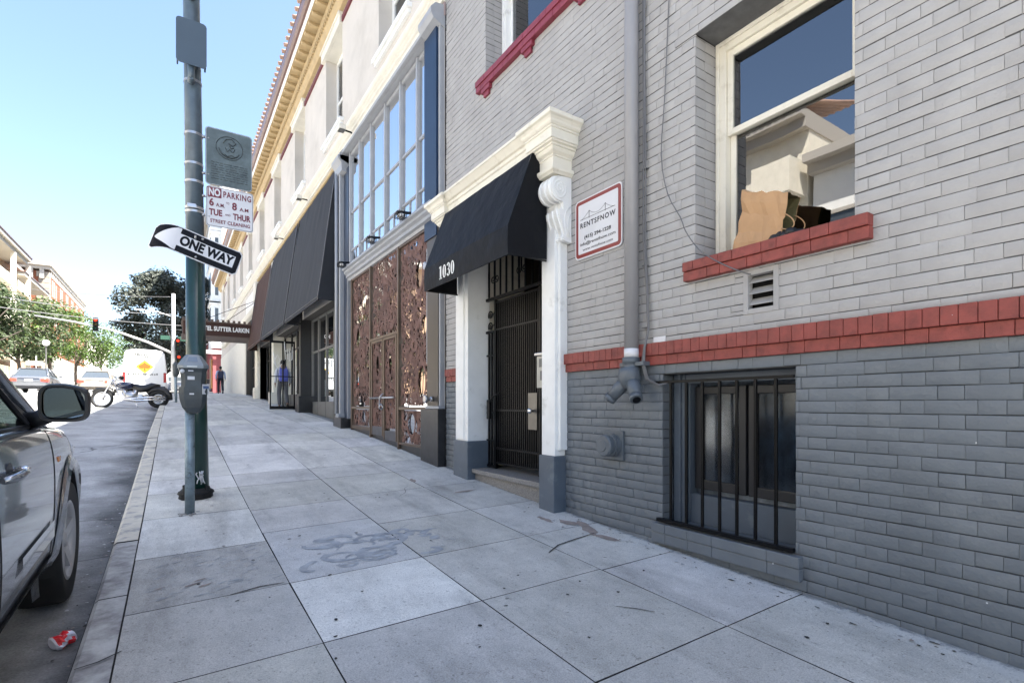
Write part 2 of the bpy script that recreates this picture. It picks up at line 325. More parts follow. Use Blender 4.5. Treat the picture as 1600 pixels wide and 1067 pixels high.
def concrete(name,base):
    m=bpy.data.materials.new(name); m.use_nodes=True; n=m.node_tree.nodes; l=m.node_tree.links; p=n['Principled BSDF']
    tc=n.new('ShaderNodeTexCoord'); S=tc.outputs['Object']
    def noise(s,d=6,ro=.6,vec=S):
        q=n.new('ShaderNodeTexNoise'); q.inputs['Scale'].default_value=s; q.inputs['Detail'].default_value=d; q.inputs['Roughness'].default_value=ro; l.new(vec,q.inputs[0]); return q
    def ramp(src,a,b,c0,c1):
        r=n.new('ShaderNodeMapRange'); r.inputs[1].default_value=a; r.inputs[2].default_value=b; r.inputs[3].default_value=c0; r.inputs[4].default_value=c1; l.new(src,r.inputs[0]); return r.outputs[0]
    def mul(a,b):
        q=n.new('ShaderNodeMath'); q.operation='MULTIPLY'; l.new(a,q.inputs[0]); l.new(b,q.inputs[1]); return q.outputs[0]
    big=ramp(noise(1.3,6,.65).outputs[0],.3,.72,1.13,.80)
    mid=ramp(noise(5.5,6,.7).outputs[0],.35,.7,1.06,.88)
    fine=ramp(noise(140,3,.7).outputs[0],.3,.7,.72,1.28)
    spk=ramp(noise(48,2).outputs[0],.63,.70,1,.62)
    # worn-in gum spots
    vo=n.new('ShaderNodeTexVoronoi'); vo.inputs['Scale'].default_value=3.4; l.new(S,vo.inputs[0])
    wn=n.new('ShaderNodeTexWhiteNoise'); l.new(vo.outputs['Position'],wn.inputs[0])
    rad=ramp(wn.outputs[0],.35,1,-.02,.07)
    lt=n.new('ShaderNodeMath'); lt.operation='SUBTRACT'; l.new(vo.outputs['Distance'],lt.inputs[0]); l.new(rad,lt.inputs[1])
    gum=ramp(lt.outputs[0],0,.012,.42,1)
    # long dark soiling streaks
    mp=n.new('ShaderNodeMapping'); mp.inputs['Scale'].default_value=(2.2,.5,1); mp.inputs['Rotation'].default_value=(0,0,.5); l.new(S,mp.inputs[0])
    st=ramp(noise(1.2,7,.7,mp.outputs[0]).outputs[0],.50,.72,1,.62)
    at=n.new('ShaderNodeAttribute'); at.attribute_name='tone'
    tot=mul(mul(mul(big,mid),mul(fine,spk)),mul(gum,st))
    vm=n.new('ShaderNodeVectorMath'); vm.operation='SCALE'; vm.inputs[0].default_value=base; l.new(tot,vm.inputs[3])
    vm2=n.new('ShaderNodeVectorMath'); vm2.operation='MULTIPLY'; l.new(vm.outputs[0],vm2.inputs[0]); l.new(at.outputs['Color'],vm2.inputs[1])
    sx=n.new('ShaderNodeSeparateXYZ'); l.new(S,sx.inputs[0])
    ad=n.new('ShaderNodeMath'); ad.operation='MULTIPLY_ADD'; l.new(noise(7,8,.75).outputs[0],ad.inputs[0]); ad.inputs[1].default_value=.55; l.new(sx.outputs[0],ad.inputs[2])
    lim=ramp(ad.outputs[0],3.33,3.46,0,.5)
    mxl=n.new('ShaderNodeMix'); mxl.data_type='RGBA'; l.new(lim,mxl.inputs[0]); l.new(vm2.outputs[0],mxl.inputs[6]); mxl.inputs[7].default_value=(.55,.55,.53,1)
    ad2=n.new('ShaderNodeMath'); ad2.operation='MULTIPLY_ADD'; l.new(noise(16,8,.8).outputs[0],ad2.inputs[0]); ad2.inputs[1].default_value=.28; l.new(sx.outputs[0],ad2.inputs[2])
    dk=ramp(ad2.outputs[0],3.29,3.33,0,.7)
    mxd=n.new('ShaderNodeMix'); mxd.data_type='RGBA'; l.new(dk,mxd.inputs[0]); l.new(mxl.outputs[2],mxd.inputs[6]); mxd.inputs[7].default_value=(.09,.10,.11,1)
    l.new(mxd.outputs[2],p.inputs['Base Color']); p.inputs['Roughness'].default_value=.78
    b=n.new('ShaderNodeBump'); b.inputs['Strength'].default_value=.5; b.inputs['Distance'].default_value=.002; l.new(noise(160,3).outputs[0],b.inputs['Height'])
    b2=n.new('ShaderNodeBump'); b2.inputs['Strength'].default_value=.35; b2.inputs['Distance'].default_value=.01; l.new(noise(4,5).outputs[0],b2.inputs['Height']); l.new(b.outputs[0],b2.inputs['Normal']); l.new(b2.outputs[0],p.inputs['Normal'])
    return m
M_conc=concrete('sidewalk_concrete',(.52,.505,.46))
M_joint=mat('joint_dirt',(.035,.033,.03),.95,var=.4,vs=30)
M_stain=mat('paint_smudge',(.33,.345,.355),.8,var=.3,vs=12)
M_rustst=mat('rusty_stain',(.27,.22,.19),.85,var=.3,vs=12)
M_limest=mat('lime_stain',(.45,.45,.45),.85,var=.25,vs=25)
# road: one sheet to the horizon
def frange(a,b,s):
    o=[];x=a
    while x<b-1e-6: o.append(x); x+=s
    return o+[b]
mb=MB()
xs=[-400,-120,-40,-22,-15.7]+frange(-13.5,-.37,.6)+[1,3.2,8,20,60,150,400]
ys=[-60,-30,-15]+frange(-8,60,1.0)+frange(64,160,6)+[200,260,400,900]
vs=[(x,y,RD(x,y)) for y in ys for x in xs]; k=len(xs)
mb.mesh(vs,[(j*k+i,j*k+i+1,(j+1)*k+i+1,(j+1)*k+i) for j in range(len(ys)-1) for i in range(k-1)],0,True)
struct(mb.build('road',M_asph,rm=False))
# lane line on the road, white dashes
M_rpaint=mat('road_paint',(.62,.62,.6),.7,var=.2,vs=8)
mb=MB()
for y in frange(12,130,6):
    for x in (-4.2,-8.3):
        mb.face([(x-.05,y,RD(x,y)+.006),(x+.05,y,RD(x,y)+.006),(x+.05,y+2,RD(x,y+2)+.006),(x-.05,y+2,RD(x,y+2)+.006)])
for x in (-3.4,-1.9,-.9): pass
for i in range(14):
    x=-12+i*.85; mb.face([(x,43.4,RD(x,43.4)+.006),(x+.4,43.4,RD(x,43.4)+.006),(x+.4,45.8,RD(x,45.8)+.006),(x,45.8,RD(x,45.8)+.006)])
struct(mb.build('road_marking',M_rpaint))
# sidewalk slabs (near side)
def slabwalk(name,x_edges,ylists,tones,seed,yend,xk=None):
    rnd=random.Random(seed); mb=MB(); col=[]
    g=.0038
    for ci in range(len(x_edges)-1):
        x0,x1=x_edges[ci],x_edges[ci+1]
        yl=ylists[ci]
        for ri in range(len(yl)-1):
            y0,y1=yl[ri],yl[ri+1]
            t=tones.get((ci,ri)); 
            if t is None: t=rnd.choice([.86,.92,.97,1.0,1.05,1.12])*rnd.uniform(.98,1.02)+(.1 if y0>7 else 0)
            if isinstance(t,tuple): c=t
            else: c=(t,t,t*rnd.uniform(.97,1.04))
            nx,ny=2,max(1,int((y1-y0)/.5))
            P=[]
            for j in range(ny+1):
                for i in range(nx+1):
                    x=x0+g+(x1-x0-2*g)*i/nx; y=y0+g+(y1-y0-2*g)*j/ny
                    P.append((x+rnd.uniform(-1,1)*.0022,y+rnd.uniform(-1,1)*.0022,G(x,y)))
            f0=len(mb.f)
            mb.mesh(P,[(j*(nx+1)+i,j*(nx+1)+i+1,(j+1)*(nx+1)+i+1,(j+1)*(nx+1)+i) for j in range(ny) for i in range(nx)],0)
            # little chamfer down into the joint
            b=[(x0,y0),(x1,y0),(x1,y1),(x0,y1)]; t4=[(x0+g,y0+g),(x1-g,y0+g),(x1-g,y1-g),(x0+g,y1-g)]
            for q in range(4):
                a0,a1=t4[q],t4[(q+1)%4]; b1,b0=b[(q+1)%4],b[q]
                mb.face([(a0[0],a0[1],G(*a0)-.0005),(a1[0],a1[1],G(*a1)-.0005),(b1[0],b1[1],G(*b1)-.012),(b0[0],b0[1],G(*b0)-.012)],1)
            col+= [c]*(len(mb.f)-f0)
    o=mb.build(name,[M_conc,M_joint],fixn=False)
    at=o.data.color_attributes.new('tone','FLOAT_COLOR','CORNER')
    for p,c in zip(o.data.polygons,col):
        for li in p.loop_indices: at.data[li].color=(*c,1)
    return o
xe=[-.22,.61,1.50,2.43,3.35]
Y0=[-4,-3.1,-2.2,-1.3,-.4,.5,1.62,2.58,3.44,4.40,5.5,6.5,7.2,8.6,9.6,10.6,11.6,12.8,14,15.2,16.4,17.6,19,20.4,22,24,26,28,30,32,34,36,38,40,42,43.4]
Y0b=list(Y0); Y1=list(Y0); Y1[9]=4.62;Y1[10]=5.4
Y2=[y for y in Y0]; Y3=list(Y0); Y3[7]=1.66+.9
tones={(0,7):.90,(0,8):(.80,.80,.80),(0,9):(1.22,1.24,1.26),(0,10):1.15,(0,6):.9,(1,7):(1.27,1.29,1.31),(1,8):(.98,1.0,1.05),(1,9):1.02,(1,10):.96,(2,7):.95,(2,8):.94,(2,9):1.0,(2,10):1.02,(1,6):.9,(2,6):.9,(3,6):1.02,(3,7):1.04,(1,5):.88,(0,5):.88,(2,5):.88,(3,5):.98,(3,4):1.05,
 (0,11):1.28,(1,11):1.02,(2,11):1.1,(1,12):1.3,(2,12):1.28,(3,12):1.24,(0,12):1.2,(1,13):1.34,(2,13):1.36,(3,13):1.3,(2,14):1.18,(1,14):1.02,(0,14):1.05}
struct(slabwalk('sidewalk',xe,[Y0b,Y1,Y2,Y3],tones,3,44))
# stains and marks lying on the concrete
mb=MB(); rnd=random.Random(5); zc=[0]
def blot(cx,cy,rx,ry,ang,m,n=11,dz=.003,jag=.3):
    zc[0]+=1
    pts=[]
    for i in range(n):
        a=2*PI*i/n; r=1+rnd.uniform(-jag,jag); x=rx*r*math.cos(a); y=ry*r*math.sin(a)
        X=cx+x*math.cos(ang)-y*math.sin(ang); Y=cy+x*math.sin(ang)+y*math.cos(ang); pts.append((X,Y,G(X,Y)+dz+zc[0]*.00001))
    mb.face(pts,m)
def stroke(pts,w,m):
    zc[0]+=1; L=[];Rr=[]
    k=len(pts)
    for i,(x,y) in enumerate(pts):
        a=pts[max(0,i-1)]; b=pts[min(k-1,i+1)]; dx,dy=b[0]-a[0],b[1]-a[1]; q=math.hypot(dx,dy) or 1
        ww=w*(.35+.65*math.sin(PI*(i+.6)/(k+.2)))*rnd.uniform(.75,1.2); nx,ny=-dy/q*ww/2,dx/q*ww/2
        L.append((x+nx,y+ny,G(x+nx,y+ny)+.003+zc[0]*.00001)); Rr.append((x-nx,y-ny,G(x-nx,y-ny)+.003+zc[0]*.00001))
    for i in range(k-1): mb.face([L[i],L[i+1],Rr[i+1],Rr[i]],m)
def curl(cx,cy,r,w,m,a0=None,span=None,sq=.6):
    a0=rnd.uniform(0,6.28) if a0 is None else a0; span=rnd.uniform(2,5.5) if span is None else span
    rot=rnd.uniform(-.5,.5); P=[]
    for i in range(10):
        t=a0+span*i/9; rr=r*(1-.25*i/9); x=rr*math.cos(t); y=rr*sq*math.sin(t); P.append((cx+x*math.cos(rot)-y*math.sin(rot),cy+x*math.sin(rot)+y*math.cos(rot)))
    stroke(P,w,m)
for i in range(30):
    curl(rnd.uniform(.8,1.85),rnd.uniform(3.55,4.2),rnd.uniform(.04,.17),rnd.uniform(.025,.07),0)
for i in range(12):
    x=rnd.uniform(.9,2.0); y=rnd.uniform(3.55,4.2); a=rnd.uniform(-.5,1.0); L=rnd.uniform(.05,.16); stroke([(x,y),(x+L*.5*math.cos(a),y+L*.5*math.sin(a)+.006),(x+L*math.cos(a),y+L*math.sin(a))],rnd.uniform(.01,.025),0)
for i in range(75):
    x=rnd.uniform(-.15,.58); y=rnd.uniform(3.5,4.38); a=rnd.uniform(.1,.8); L=rnd.uniform(.02,.09); stroke([(x,y),(x+L*math.cos(a),y+L*math.sin(a))],rnd.uniform(.004,.012),0)
for c in ((.10,3.72,.05,.012),(.16,3.67,.045,.012),(-.07,3.75,.03,.01),(.14,3.78,.035,.008)): blot(*c,.4,1)
for c in ((3.0,3.35,.20,.05),(2.85,3.75,.10,.035),(2.95,3.05,.13,.04),(2.75,5.1,.03,.14),(2.45,5.9,.09,.03),(2.96,3.55,.12,.06)): blot(*c,rnd.uniform(1.1,1.8),1,14)
for i in range(30):
    blot(3.1+rnd.uniform(-.10,.04),rnd.uniform(.7,3.7),rnd.uniform(.006,.022),rnd.uniform(.003,.008),PI/2+rnd.uniform(-.3,.3),3,9,jag=.5)
for i in range(46):
    blot(rnd.uniform(-.1,3),rnd.uniform(1.2,6)**1.0,rnd.uniform(.006,.016),rnd.uniform(.004,.012),rnd.uniform(0,3),3,8)
for i in range(16):
    x=rnd.uniform(-.3,3);y=rnd.uniform(1.3,5);a=rnd.uniform(0,3);L=rnd.uniform(.01,.03);stroke([(x,y),(x+L*math.cos(a),y+L*math.sin(a))],.004,4)
stroke([(2.1,2.1),(2.17,2.02),(2.23,1.93)],.007,3); stroke([(.28,3.43),(.45,3.47),(.58,3.46)],.012,3); stroke([(-.36,2.92),(-.28,2.94),(-.2,3.0)],.010,3)
stroke([(2.33,3.02),(2.5,3.12),(2.7,3.16),(2.95,3.2)],.014,3);
for (x,y,a,L) in ((1.2,6.9,.5,.8),(2.0,5.2,1.0,.6)):
    P=[(x,y)]
    for k in range(int(L/.05)):
        a+=rnd.uniform(-.35,.35); x+=.05*math.cos(a); y+=.05*math.sin(a); P.append((x,y))
    stroke(P,.0045,3)
tag(mb.build('sidewalk_stains',[M_stain,M_rustst,M_limest,M_joint,M_signw],fixn=False),kind='structure')
# kerb blocks
mb=MB(); rnd=random.Random(2); y=-4.0
while y<43.4:
    L=rnd.uniform(.8,1.6); y1=min(43.4,y+L); d=rnd.uniform(-.006,.006)
    k=max(1,int((y1-y)/.4))
    for i in range(k):
        a=y+(y1-y)*i/k+(.003 if i==0 else 0); b=y+(y1-y)*(i+1)/k-(.003 if i==k-1 else 0)
        def sec(yy): 
            z=G(-.3,yy)+d
            return [(-.225,yy,z+.001),(-.355,yy,z-.002),(-.375,yy,z-.018),(-.382,yy,z-.3)]
        A,B=sec(a),sec(b)
        for q in range(3): mb.face([A[q],A[q+1],B[q+1],B[q]],1 if y>4.7 and q<2 else 0)
    y=y1
M_kerbp=mat('kerb_worn_cream_paint',(.56,.52,.43),.8,var=.12,vs=8,bump=.5,bs=50,col2=(.34,.33,.31),c2s=7,c2t=.56,c2w=.05)
o=mb.build('kerb',[M_kerb,M_kerbp]); o['kind']='structure'
mb=MB(); 
for y in range(-4,43,2): mb.face([(-.38,y,G(-.3,y)-.03),(-.2,y,G(-.3,y)-.03),(-.2,y+2,G(-.3,y+2)-.03),(-.38,y+2,G(-.3,y+2)-.03)])
for i,y in enumerate(range(-4,46)):
    mb.face([(3.1,y,G(3.2,y)-.03),(3.4,y,G(3.2,y)-.03),(3.4,y+1,G(3.2,y+1)-.03),(3.1,y+1,G(3.2,y+1)-.03)])
struct(mb.build('ground',M_joint))
# far pavements
mb=MB()
def pave(x0,x1,y0,y1):
    for y in frange(y0,y1,3)[:-1]:
        yb=min(y+3,y1)
        for a,b in ((x0,x1),):
            mb.face([(a,y,RD(a,y)+.14),(b,y,RD(b,y)+.14),(b,yb,RD(b,yb)+.14),(a,yb,RD(a,yb)+.14)])
        for e in (x0,x1): mb.face([(e,y,RD(e,y)-.1),(e,yb,RD(e,yb)-.1),(e,yb,RD(e,yb)+.14),(e,y,RD(e,y)+.14)])
pave(-15.8,-12.25,-14,45); pave(-15.8,-12.25,58,200); pave(-.37,3.3,58,200)
struct(mb.build('pavement',mat('far_concrete',(.33,.33,.32),.85,var=.15,vs=1.0)))

# fine litter and grit
mb=MB(); rnd=random.Random(77)
for i in range(420):
    if i<260: x=-.39-abs(rnd.gauss(0,.10)); y=rnd.uniform(2.0,16); z=RD(x,y)+.004
    else: x=3.13-abs(rnd.gauss(0,.12)); y=rnd.uniform(.8,12); z=G(x,y)+.004
    s=rnd.uniform(.004,.018); a=rnd.uniform(0,6.28)
    P=[]
    for k in range(5):
        t=a+k*1.256; r=s*rnd.uniform(.5,1); P.append((x+r*math.cos(t),y+r*math.sin(t),z+rnd.uniform(0,.006)))
    mb.face(P,rnd.choice([0,0,1,2,1,3]))
tag(mb.build('litter',[M_joint,M_rustst,M_limest,M_bark2 if 'M_bark2' in globals() else M_stain],fixn=False),'scattered grit, leaf scraps and paper bits along the gutter and wall foot',kind='stuff')
# ---------------------------------------------------------------- grey brick building
XW=3.2; CH=.0725
def subtract(rects,h):
    out=[]
    a0,a1,b0,b1=h
    for (u0,u1,v0,v1) in rects:
        if a1<=u0 or a0>=u1 or b1<=v0 or b0>=v1: out.append((u0,u1,v0,v1)); continue
        if v0<b0: out.append((u0,u1,v0,b0))
        if v1>b1: out.append((u0,u1,b1,v1))
        m0,m1=max(v0,b0),min(v1,b1)
        if u0<a0: out.append((u0,a0,m0,m1))
        if u1>a1: out.append((a1,u1,m0,m1))
    return out
def bricks(mb,P,u0,u1,v0,v1,holes=(),seed=1,m=0,vref=.3125,L=.2075,H=.1045,ch=CH,gh=.0038,gv=.0016,dep=.008,clipf=None,off=0.):
    """Flemish bond; P(u,v,d): point on the wall at depth d (positive = out of the wall)"""
    rnd=random.Random(seed)
    n0=int(math.floor((v0-vref)/ch)); n1=int(math.ceil((v1-vref)/ch))
    for r in range(n0,n1):
        a=vref+r*ch; b=a+ch
        u=u0-.4-((r%2)*(L+H)/2)+off+rnd.uniform(-.008,.008); k=0
        while u<u1:
            ln=(L if k%2==0 else H)*rnd.uniform(.975,1.025); k+=1
            rc=[(max(u,u0),min(u+ln,u1),max(a,v0),min(b,v1))]; u+=ln
            if rc[0][1]-rc[0][0]<.004 or rc[0][3]-rc[0][2]<.004: continue
            for h in holes: rc=subtract(rc,h)
            for (p0,p1,q0,q1) in rc:
                if p1-p0<.006 or q1-q0<.006: continue
                if clipf and q1<clipf((p0+p1)/2)-.02: continue
                d=rnd.uniform(-.0018,.0022); tl=rnd.uniform(-.0005,.0005)
                j=lambda s: rnd.uniform(-s,s)
                e=min(.006,(p1-p0)*.3,(q1-q0)*.3)
                gvv=gv*rnd.choice([.2,.5,.8,1.2]); gh_=gh*rnd.choice([.45,.7,1,1,1.2])
                O=[(p0,q0),(p1,q0),(p1,q1),(p0,q1)]
                M=[(p0+gvv+j(.0006),q0+gh_+j(.0013)),(p1-gvv+j(.0006),q0+gh_+j(.0013)),(p1-gvv+j(.0006),q1-gh_*.6+j(.0011)),(p0+gvv+j(.0006),q1-gh_*.6+j(.0011))]
                I=[(M[0][0]+e,M[0][1]+e*.8),(M[1][0]-e,M[1][1]+e*.8),(M[2][0]-e,M[2][1]-e*.8),(M[3][0]+e,M[3][1]-e*.8)]
                dd=[d-tl,d-tl,d+tl,d+tl]
                vs=[P(x,y,-dep) for x,y in O]+[P(M[i][0],M[i][1],dd[i]-.0025) for i in range(4)]+[P(I[i][0],I[i][1],dd[i]) for i in range(4)]
                fs=[(4+i,4+(i+1)%4,8+(i+1)%4,8+i) for i in range(4)]+[(8,9,10,11)]
                mb.mesh(vs,fs,m,True)
                mb.mesh(vs[:8],[(0,1,5,4),(2,3,7,6)],m+1); mb.mesh(vs[:8],[(1,2,6,5),(3,0,4,7)],m)  # bed joints carry the gap shadow as dark colour, upright joints keep the paint
PW=lambda u,v,d:(XW-d,u,v)
LB=thing('grey_brick_building','grey painted brick building with red brick bands on a dark blue-grey base','building',(XW,3,gw(3)))
H_LOW=(1.666,2.695,-.915,.235); H_UP=(1.339,2.394,1.04,2.72); H_TOP=(3.55,5.42,3.99,6.1); H_DOOR=(4.0,5.75,-1.4,2.5); H_VENT=(1.80,1.98,.63,.86)
CORN=6.515
mb=MB(); bricks(mb,PW,-3,CORN,.485,6.4,[H_UP,H_TOP,(3.9,5.8,-1.4,2.6),H_VENT],1)
mb.build('light_brickwork',[M_lbrick,M_mortl_shade],LB,fixn=False)
mb=MB(); bricks(mb,PW,-3,CORN,-2.2,.3125,[H_LOW,(3.9,5.98,-1.4,.5)],2,clipf=lambda u:gw(u),vref=.3125-CH*30)
mb.build('dark_brickwork',[M_dbrick,M_mortd_shade],LB,fixn=False)
# masonry body behind the brick skin (with real openings)
mb=MB()
for rc in [(-3,CORN,-2.5,13.2)]:
    rs=[rc]
    for h in (H_LOW,H_UP,H_TOP,H_DOOR,H_VENT): rs=subtract(rs,h)
    for (a,b,c,d) in rs: mb.face([(XW+.0105,a,c),(XW+.0105,b,c),(XW+.0105,b,d),(XW+.0105,a,d)])
mb.box(XW,18,-3,CORN-.004,13.2,13.3); mb.face([(18,-3,-2),(18,CORN,-2),(18,CORN,13.2),(18,-3,13.2)]); mb.face([(XW+.01,-3,-2),(18,-3,-2),(18,-3,13.2),(XW+.01,-3,13.2)]); mb.face([(XW+.01,CORN-.004,-2),(18,CORN-.004,-2),(18,CORN-.004,13.2),(XW+.01,CORN-.004,13.2)])
mb.face([(XW+.0105,-3,6.4),(XW+.0105,CORN,6.4),(XW+.0105,CORN,13.2),(XW+.0105,-3,13.2)])
mb.build('wall_core',M_mortl_shade,LB,fixn=False)
# red brick band, upper soldier row and lower stretcher row
mb=MB(); rnd=random.Random(4)
def band(ya,yb):
    y=ya
    while y<yb-.01:
        L=rnd.uniform(.070,.076); y1=min(yb,y+L); d=rnd.uniform(-.002,.002)
        mb.box(XW-.045-d,XW+.01,y+.0012,y1-.0012,.388+rnd.uniform(-.001,.001),.486+rnd.uniform(-.0015,.0015),0,.004); y=y1
    y=ya
    k=0
    while y<yb-.01:
        L=(.205 if k%2 else .10)*rnd.uniform(.95,1.05); k+=1; y1=min(yb,y+L); d=rnd.uniform(-.002,.002)
        mb.box(XW-.024-d,XW+.01,y+.0012,y1-.0012,.314,.386,0,.004); y=y1
    mb.box(XW-.015,XW+.009,ya+.001,yb-.001,.316,.484,1)
band(-3,3.86); band(6.0,6.46)
mb.build('red_brick_band',[M_redbrick,M_redmort],LB)
# small upper part: sills
def brick_sill(name,y0,y1,z0,z1,x0,m,rows=2,L0=.205,corb=()):
    mb=MB(); rnd=random.Random(int(y0*100))
    h=(z1-z0)/rows
    for r in range(rows):
        y=y0+(r%2)*-.0; k=r
        while y<y1-.01:
            L=(L0 if k%2 else L0/2)*rnd.uniform(.97,1.03); k+=1; yy=min(y1,y+L)
            if y1-yy<.03: yy=y1
            mb.box(x0+rnd.uniform(-.002,.002)+(.012 if r==0 else 0),XW+.27 if r==rows-1 else XW+.01,y+.001,yy-.001,z0+r*h+.0012,z0+(r+1)*h-.0012,0,.005); y=yy
    for cy in corb:
        mb.box(x0+.02,XW,cy-.10,cy+.10,z0-.055,z0-.001,0,.004); mb.box(x0+.035,XW,cy-.06,cy+.06,z0-.11,z0-.056,0,.004)
    return mb.build(name,[m],LB)
brick_sill('window_sill',1.245,2.46,.905,1.045,3.135,M_redbrick)
brick_sill('window_sill',3.3,5.57,3.86,4.0,3.135,M_maroon,2,.205,(3.61,4.49,5.36))
# lower sill of the barred window: two dark brick rows, proud
mb=MB(); rnd=random.Random(9)
for r,(a,b) in enumerate(((-.995,-.925),(-1.075,-.997))):
    y=1.62
    while y<2.76:
        L=rnd.choice([.205,.205,.4])*1.0; yy=min(2.77,y+L); yy=2.77 if 2.77-yy<.05 else yy
        mb.box(XW-.05+r*.006,XW+.01,y+.001,yy-.001,a,b,0,.006); y=yy
mb.box(XW+.003,XW+.38,1.667,2.69,-1.0,-.928,0,.004)
mb.build('window_sill',[M_dbrick],LB)
# reveals of brick (returns of the openings)
mb=MB()
bricks(mb,lambda u,v,d:(u,2.394-d*1,v),3.205,3.47,1.04,2.72,[],21,L=.104,H=.104)
bricks(mb,lambda u,v,d:(u,1.339+d*1,v),3.205,3.47,1.04,2.72,[],22,L=.104,H=.104)
bricks(mb,lambda u,v,d:(u,5.42-d,v),3.205,3.47,3.99,6.1,[],23,L=.104,H=.104)
bricks(mb,lambda u,v,d:(u,3.55+d,v),3.205,3.47,3.99,6.1,[],24,L=.104,H=.104)
mb.face([(XW,1.339,2.722),(XW+.3,1.339,2.722),(XW+.3,2.394,2.722),(XW,2.394,2.722)],1)
mb.face([(XW,3.55,6.1),(XW+.3,3.55,6.1),(XW+.3,5.42,6.1),(XW,5.42,6.1)],1)
mb.build('window_reveal',[M_lbrick,M_mortl_shade],LB,fixn=False)
mb=MB()
bricks(mb,lambda u,v,d:(u,2.695-d*1,v),3.205,3.33,-.915,.235,[],25,L=.104,H=.104,vref=.3125-CH*30)
bricks(mb,lambda u,v,d:(u,1.666+d*1,v),3.205,3.33,-.915,.235,[],26,L=.104,H=.104,vref=.3125-CH*30)
mb.face([(XW,1.666,.237),(XW+.4,1.666,.237),(XW+.4,2.695,.237),(XW,2.695,.237)],1)
mb.build('window_reveal',[M_dbrick,M_mortd_shade],LB,fixn=False)
# upper sash window with the paper bag
def sash_window(y0,y1,z0,z1,xf,meet,pmat,curt=None,roomd=1.2,lower_open=0):
    W=MB()
    t=.075
    W.box(xf,xf+.10,y0,y0+t,z0,z1,0,.004); W.box(xf,xf+.10,y1-t,y1,z0,z1,0,.004); W.box(xf,xf+.10,y0+t,y1-t,z1-t,z1,0,.004); W.box(xf-.02,xf+.10,y0+.002,y1-.002,z0-.001,z0+.035,0,.004)
    W.box(xf-.016,xf-.001,y0,y0+.03,z0+.03,z1,0,.003); W.box(xf-.016,xf-.001,y1-.03,y1,z0+.03,z1,0,.003); W.box(xf-.016,xf-.001,y0+.031,y1-.031,z1-.03,z1,0,.003)
    fr=W.build('window',pmat,LB)
    def sash(x,a,b,nm,rail):
        S=MB(); s=.045
        S.box(x,x+.035,y0+t+.001,y0+t+s,a,b,0,.005); S.box(x,x+.035,y1-t-s,y1-t-.001,a,b,0,.005)
        S.box(x,x+.035,y0+t+s,y1-t-s,a,a+rail[0],0,.005); S.box(x,x+.035,y0+t+s,y1-t-s,b-rail[1],b,0,.005)
        o=S.build(nm,pmat,LB); 
        Gm=MB(); Gm.box(x+.014,x+.018,y0+t+s-.005,y1-t-s+.005,a+rail[0]-.005,b-rail[1]+.005); Gm.build('pane',M_glass,fr); o.parent=fr; return o
    sash(xf+.022,meet-.02,z1-t,'sash',(.045,.05)); sash(xf+.060,z0+.036,meet+.03,'sash',(.07,.045))
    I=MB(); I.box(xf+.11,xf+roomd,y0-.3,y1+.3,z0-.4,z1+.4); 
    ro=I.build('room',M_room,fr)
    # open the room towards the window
    bm=bmesh.new(); bm.from_mesh(ro.data); ff=[f for f in bm.faces if abs(f.normal.x)>.9 and f.calc_center_median().x+wloc(fr).x<xf+.2]; bmesh.ops.delete(bm,geom=ff,context='FACES'); bm.to_mesh(ro.data); bm.free()
    for f in [fr]: pass
    return fr
w1=sash_window(1.345,2.388,1.046,2.72,3.45,2.03,M_cream)
# inner muntin-like curtain tracks seen behind the glass
mb=MB(); 
for y in (1.62,1.92,2.13): mb.box(3.60,3.61,y,y+.025,1.1,2.66)
mb.box(3.60,3.61,1.4,2.3,2.30,2.36)
mb.build('curtain_tape',M_cream,w1)
w2=sash_window(3.556,5.414,4.001,6.1,3.45,5.05,M_white)
mb=MB()
for i in range(60):
    y=3.62+i*.029; mb.face([(3.62+.02*math.sin(i*1.3),y,4.03),(3.62+.02*math.sin((i+1)*1.3),y+.029,4.03),(3.62+.02*math.sin((i+1)*1.3),y+.029,6),(3.62+.02*math.sin(i*1.3),y,6)],0,True)
mb.build('curtain',M_curtain,w2)
# lower window casements
W=MB(); xf=3.42
W.box(xf,xf+.09,1.667,1.72,-.925,.235,0,.003); W.box(xf-.01,xf+.09,2.60,2.69,-.925,.235,0,.003); W.box(xf-.06,xf+.09,1.72,2.60,.165,.235,0,.003); W.box(xf,xf+.09,1.72,2.60,-.925,-.70,0,.004)
W.box(3.33,xf-.011,2.63,2.693,-.925,.235,0,.006); W.box(3.35,3.40,2.60,2.63,-.925,.235,0,.006)
lw=W.build('window',M_slate,LB)
for (a,b) in ((2.15,2.58),(1.73,2.13)):
    S=MB(); x=3.47; z0,z1=-.66,.14
    S.box(x-.02,x+.03,a,a+.055,z0,z1,0,.006); S.box(x-.02,x+.03,b-.055,b,z0,z1,0,.006); S.box(x-.02,x+.03,a+.055,b-.055,z0,z0+.07,0,.006); S.box(x-.02,x+.03,a+.055,b-.055,z1-.06,z1,0,.006)
    s=S.build('casement',mat('dark_slate_frame',(.016,.016,.018),.4),lw)
    g=MB(); g.box(x+.004,x+.008,a+.05,b-.05,z0+.065,z1-.055); g.build('pane',M_grime,lw)
g=MB(); g.face([(3.56,1.6,-.9),(3.56,2.7,-.9),(3.56,2.7,.3),(3.56,1.6,.3)]); g.build('blind',mat('reflection_blind',(.10,.12,.15),.9,var=.5,vs=2.2,col2=(.36,.42,.52),c2s=2.6,c2t=.52,c2w=.12),lw)  # pale blue blotches in the blind's colour stand in for reflection on the glass
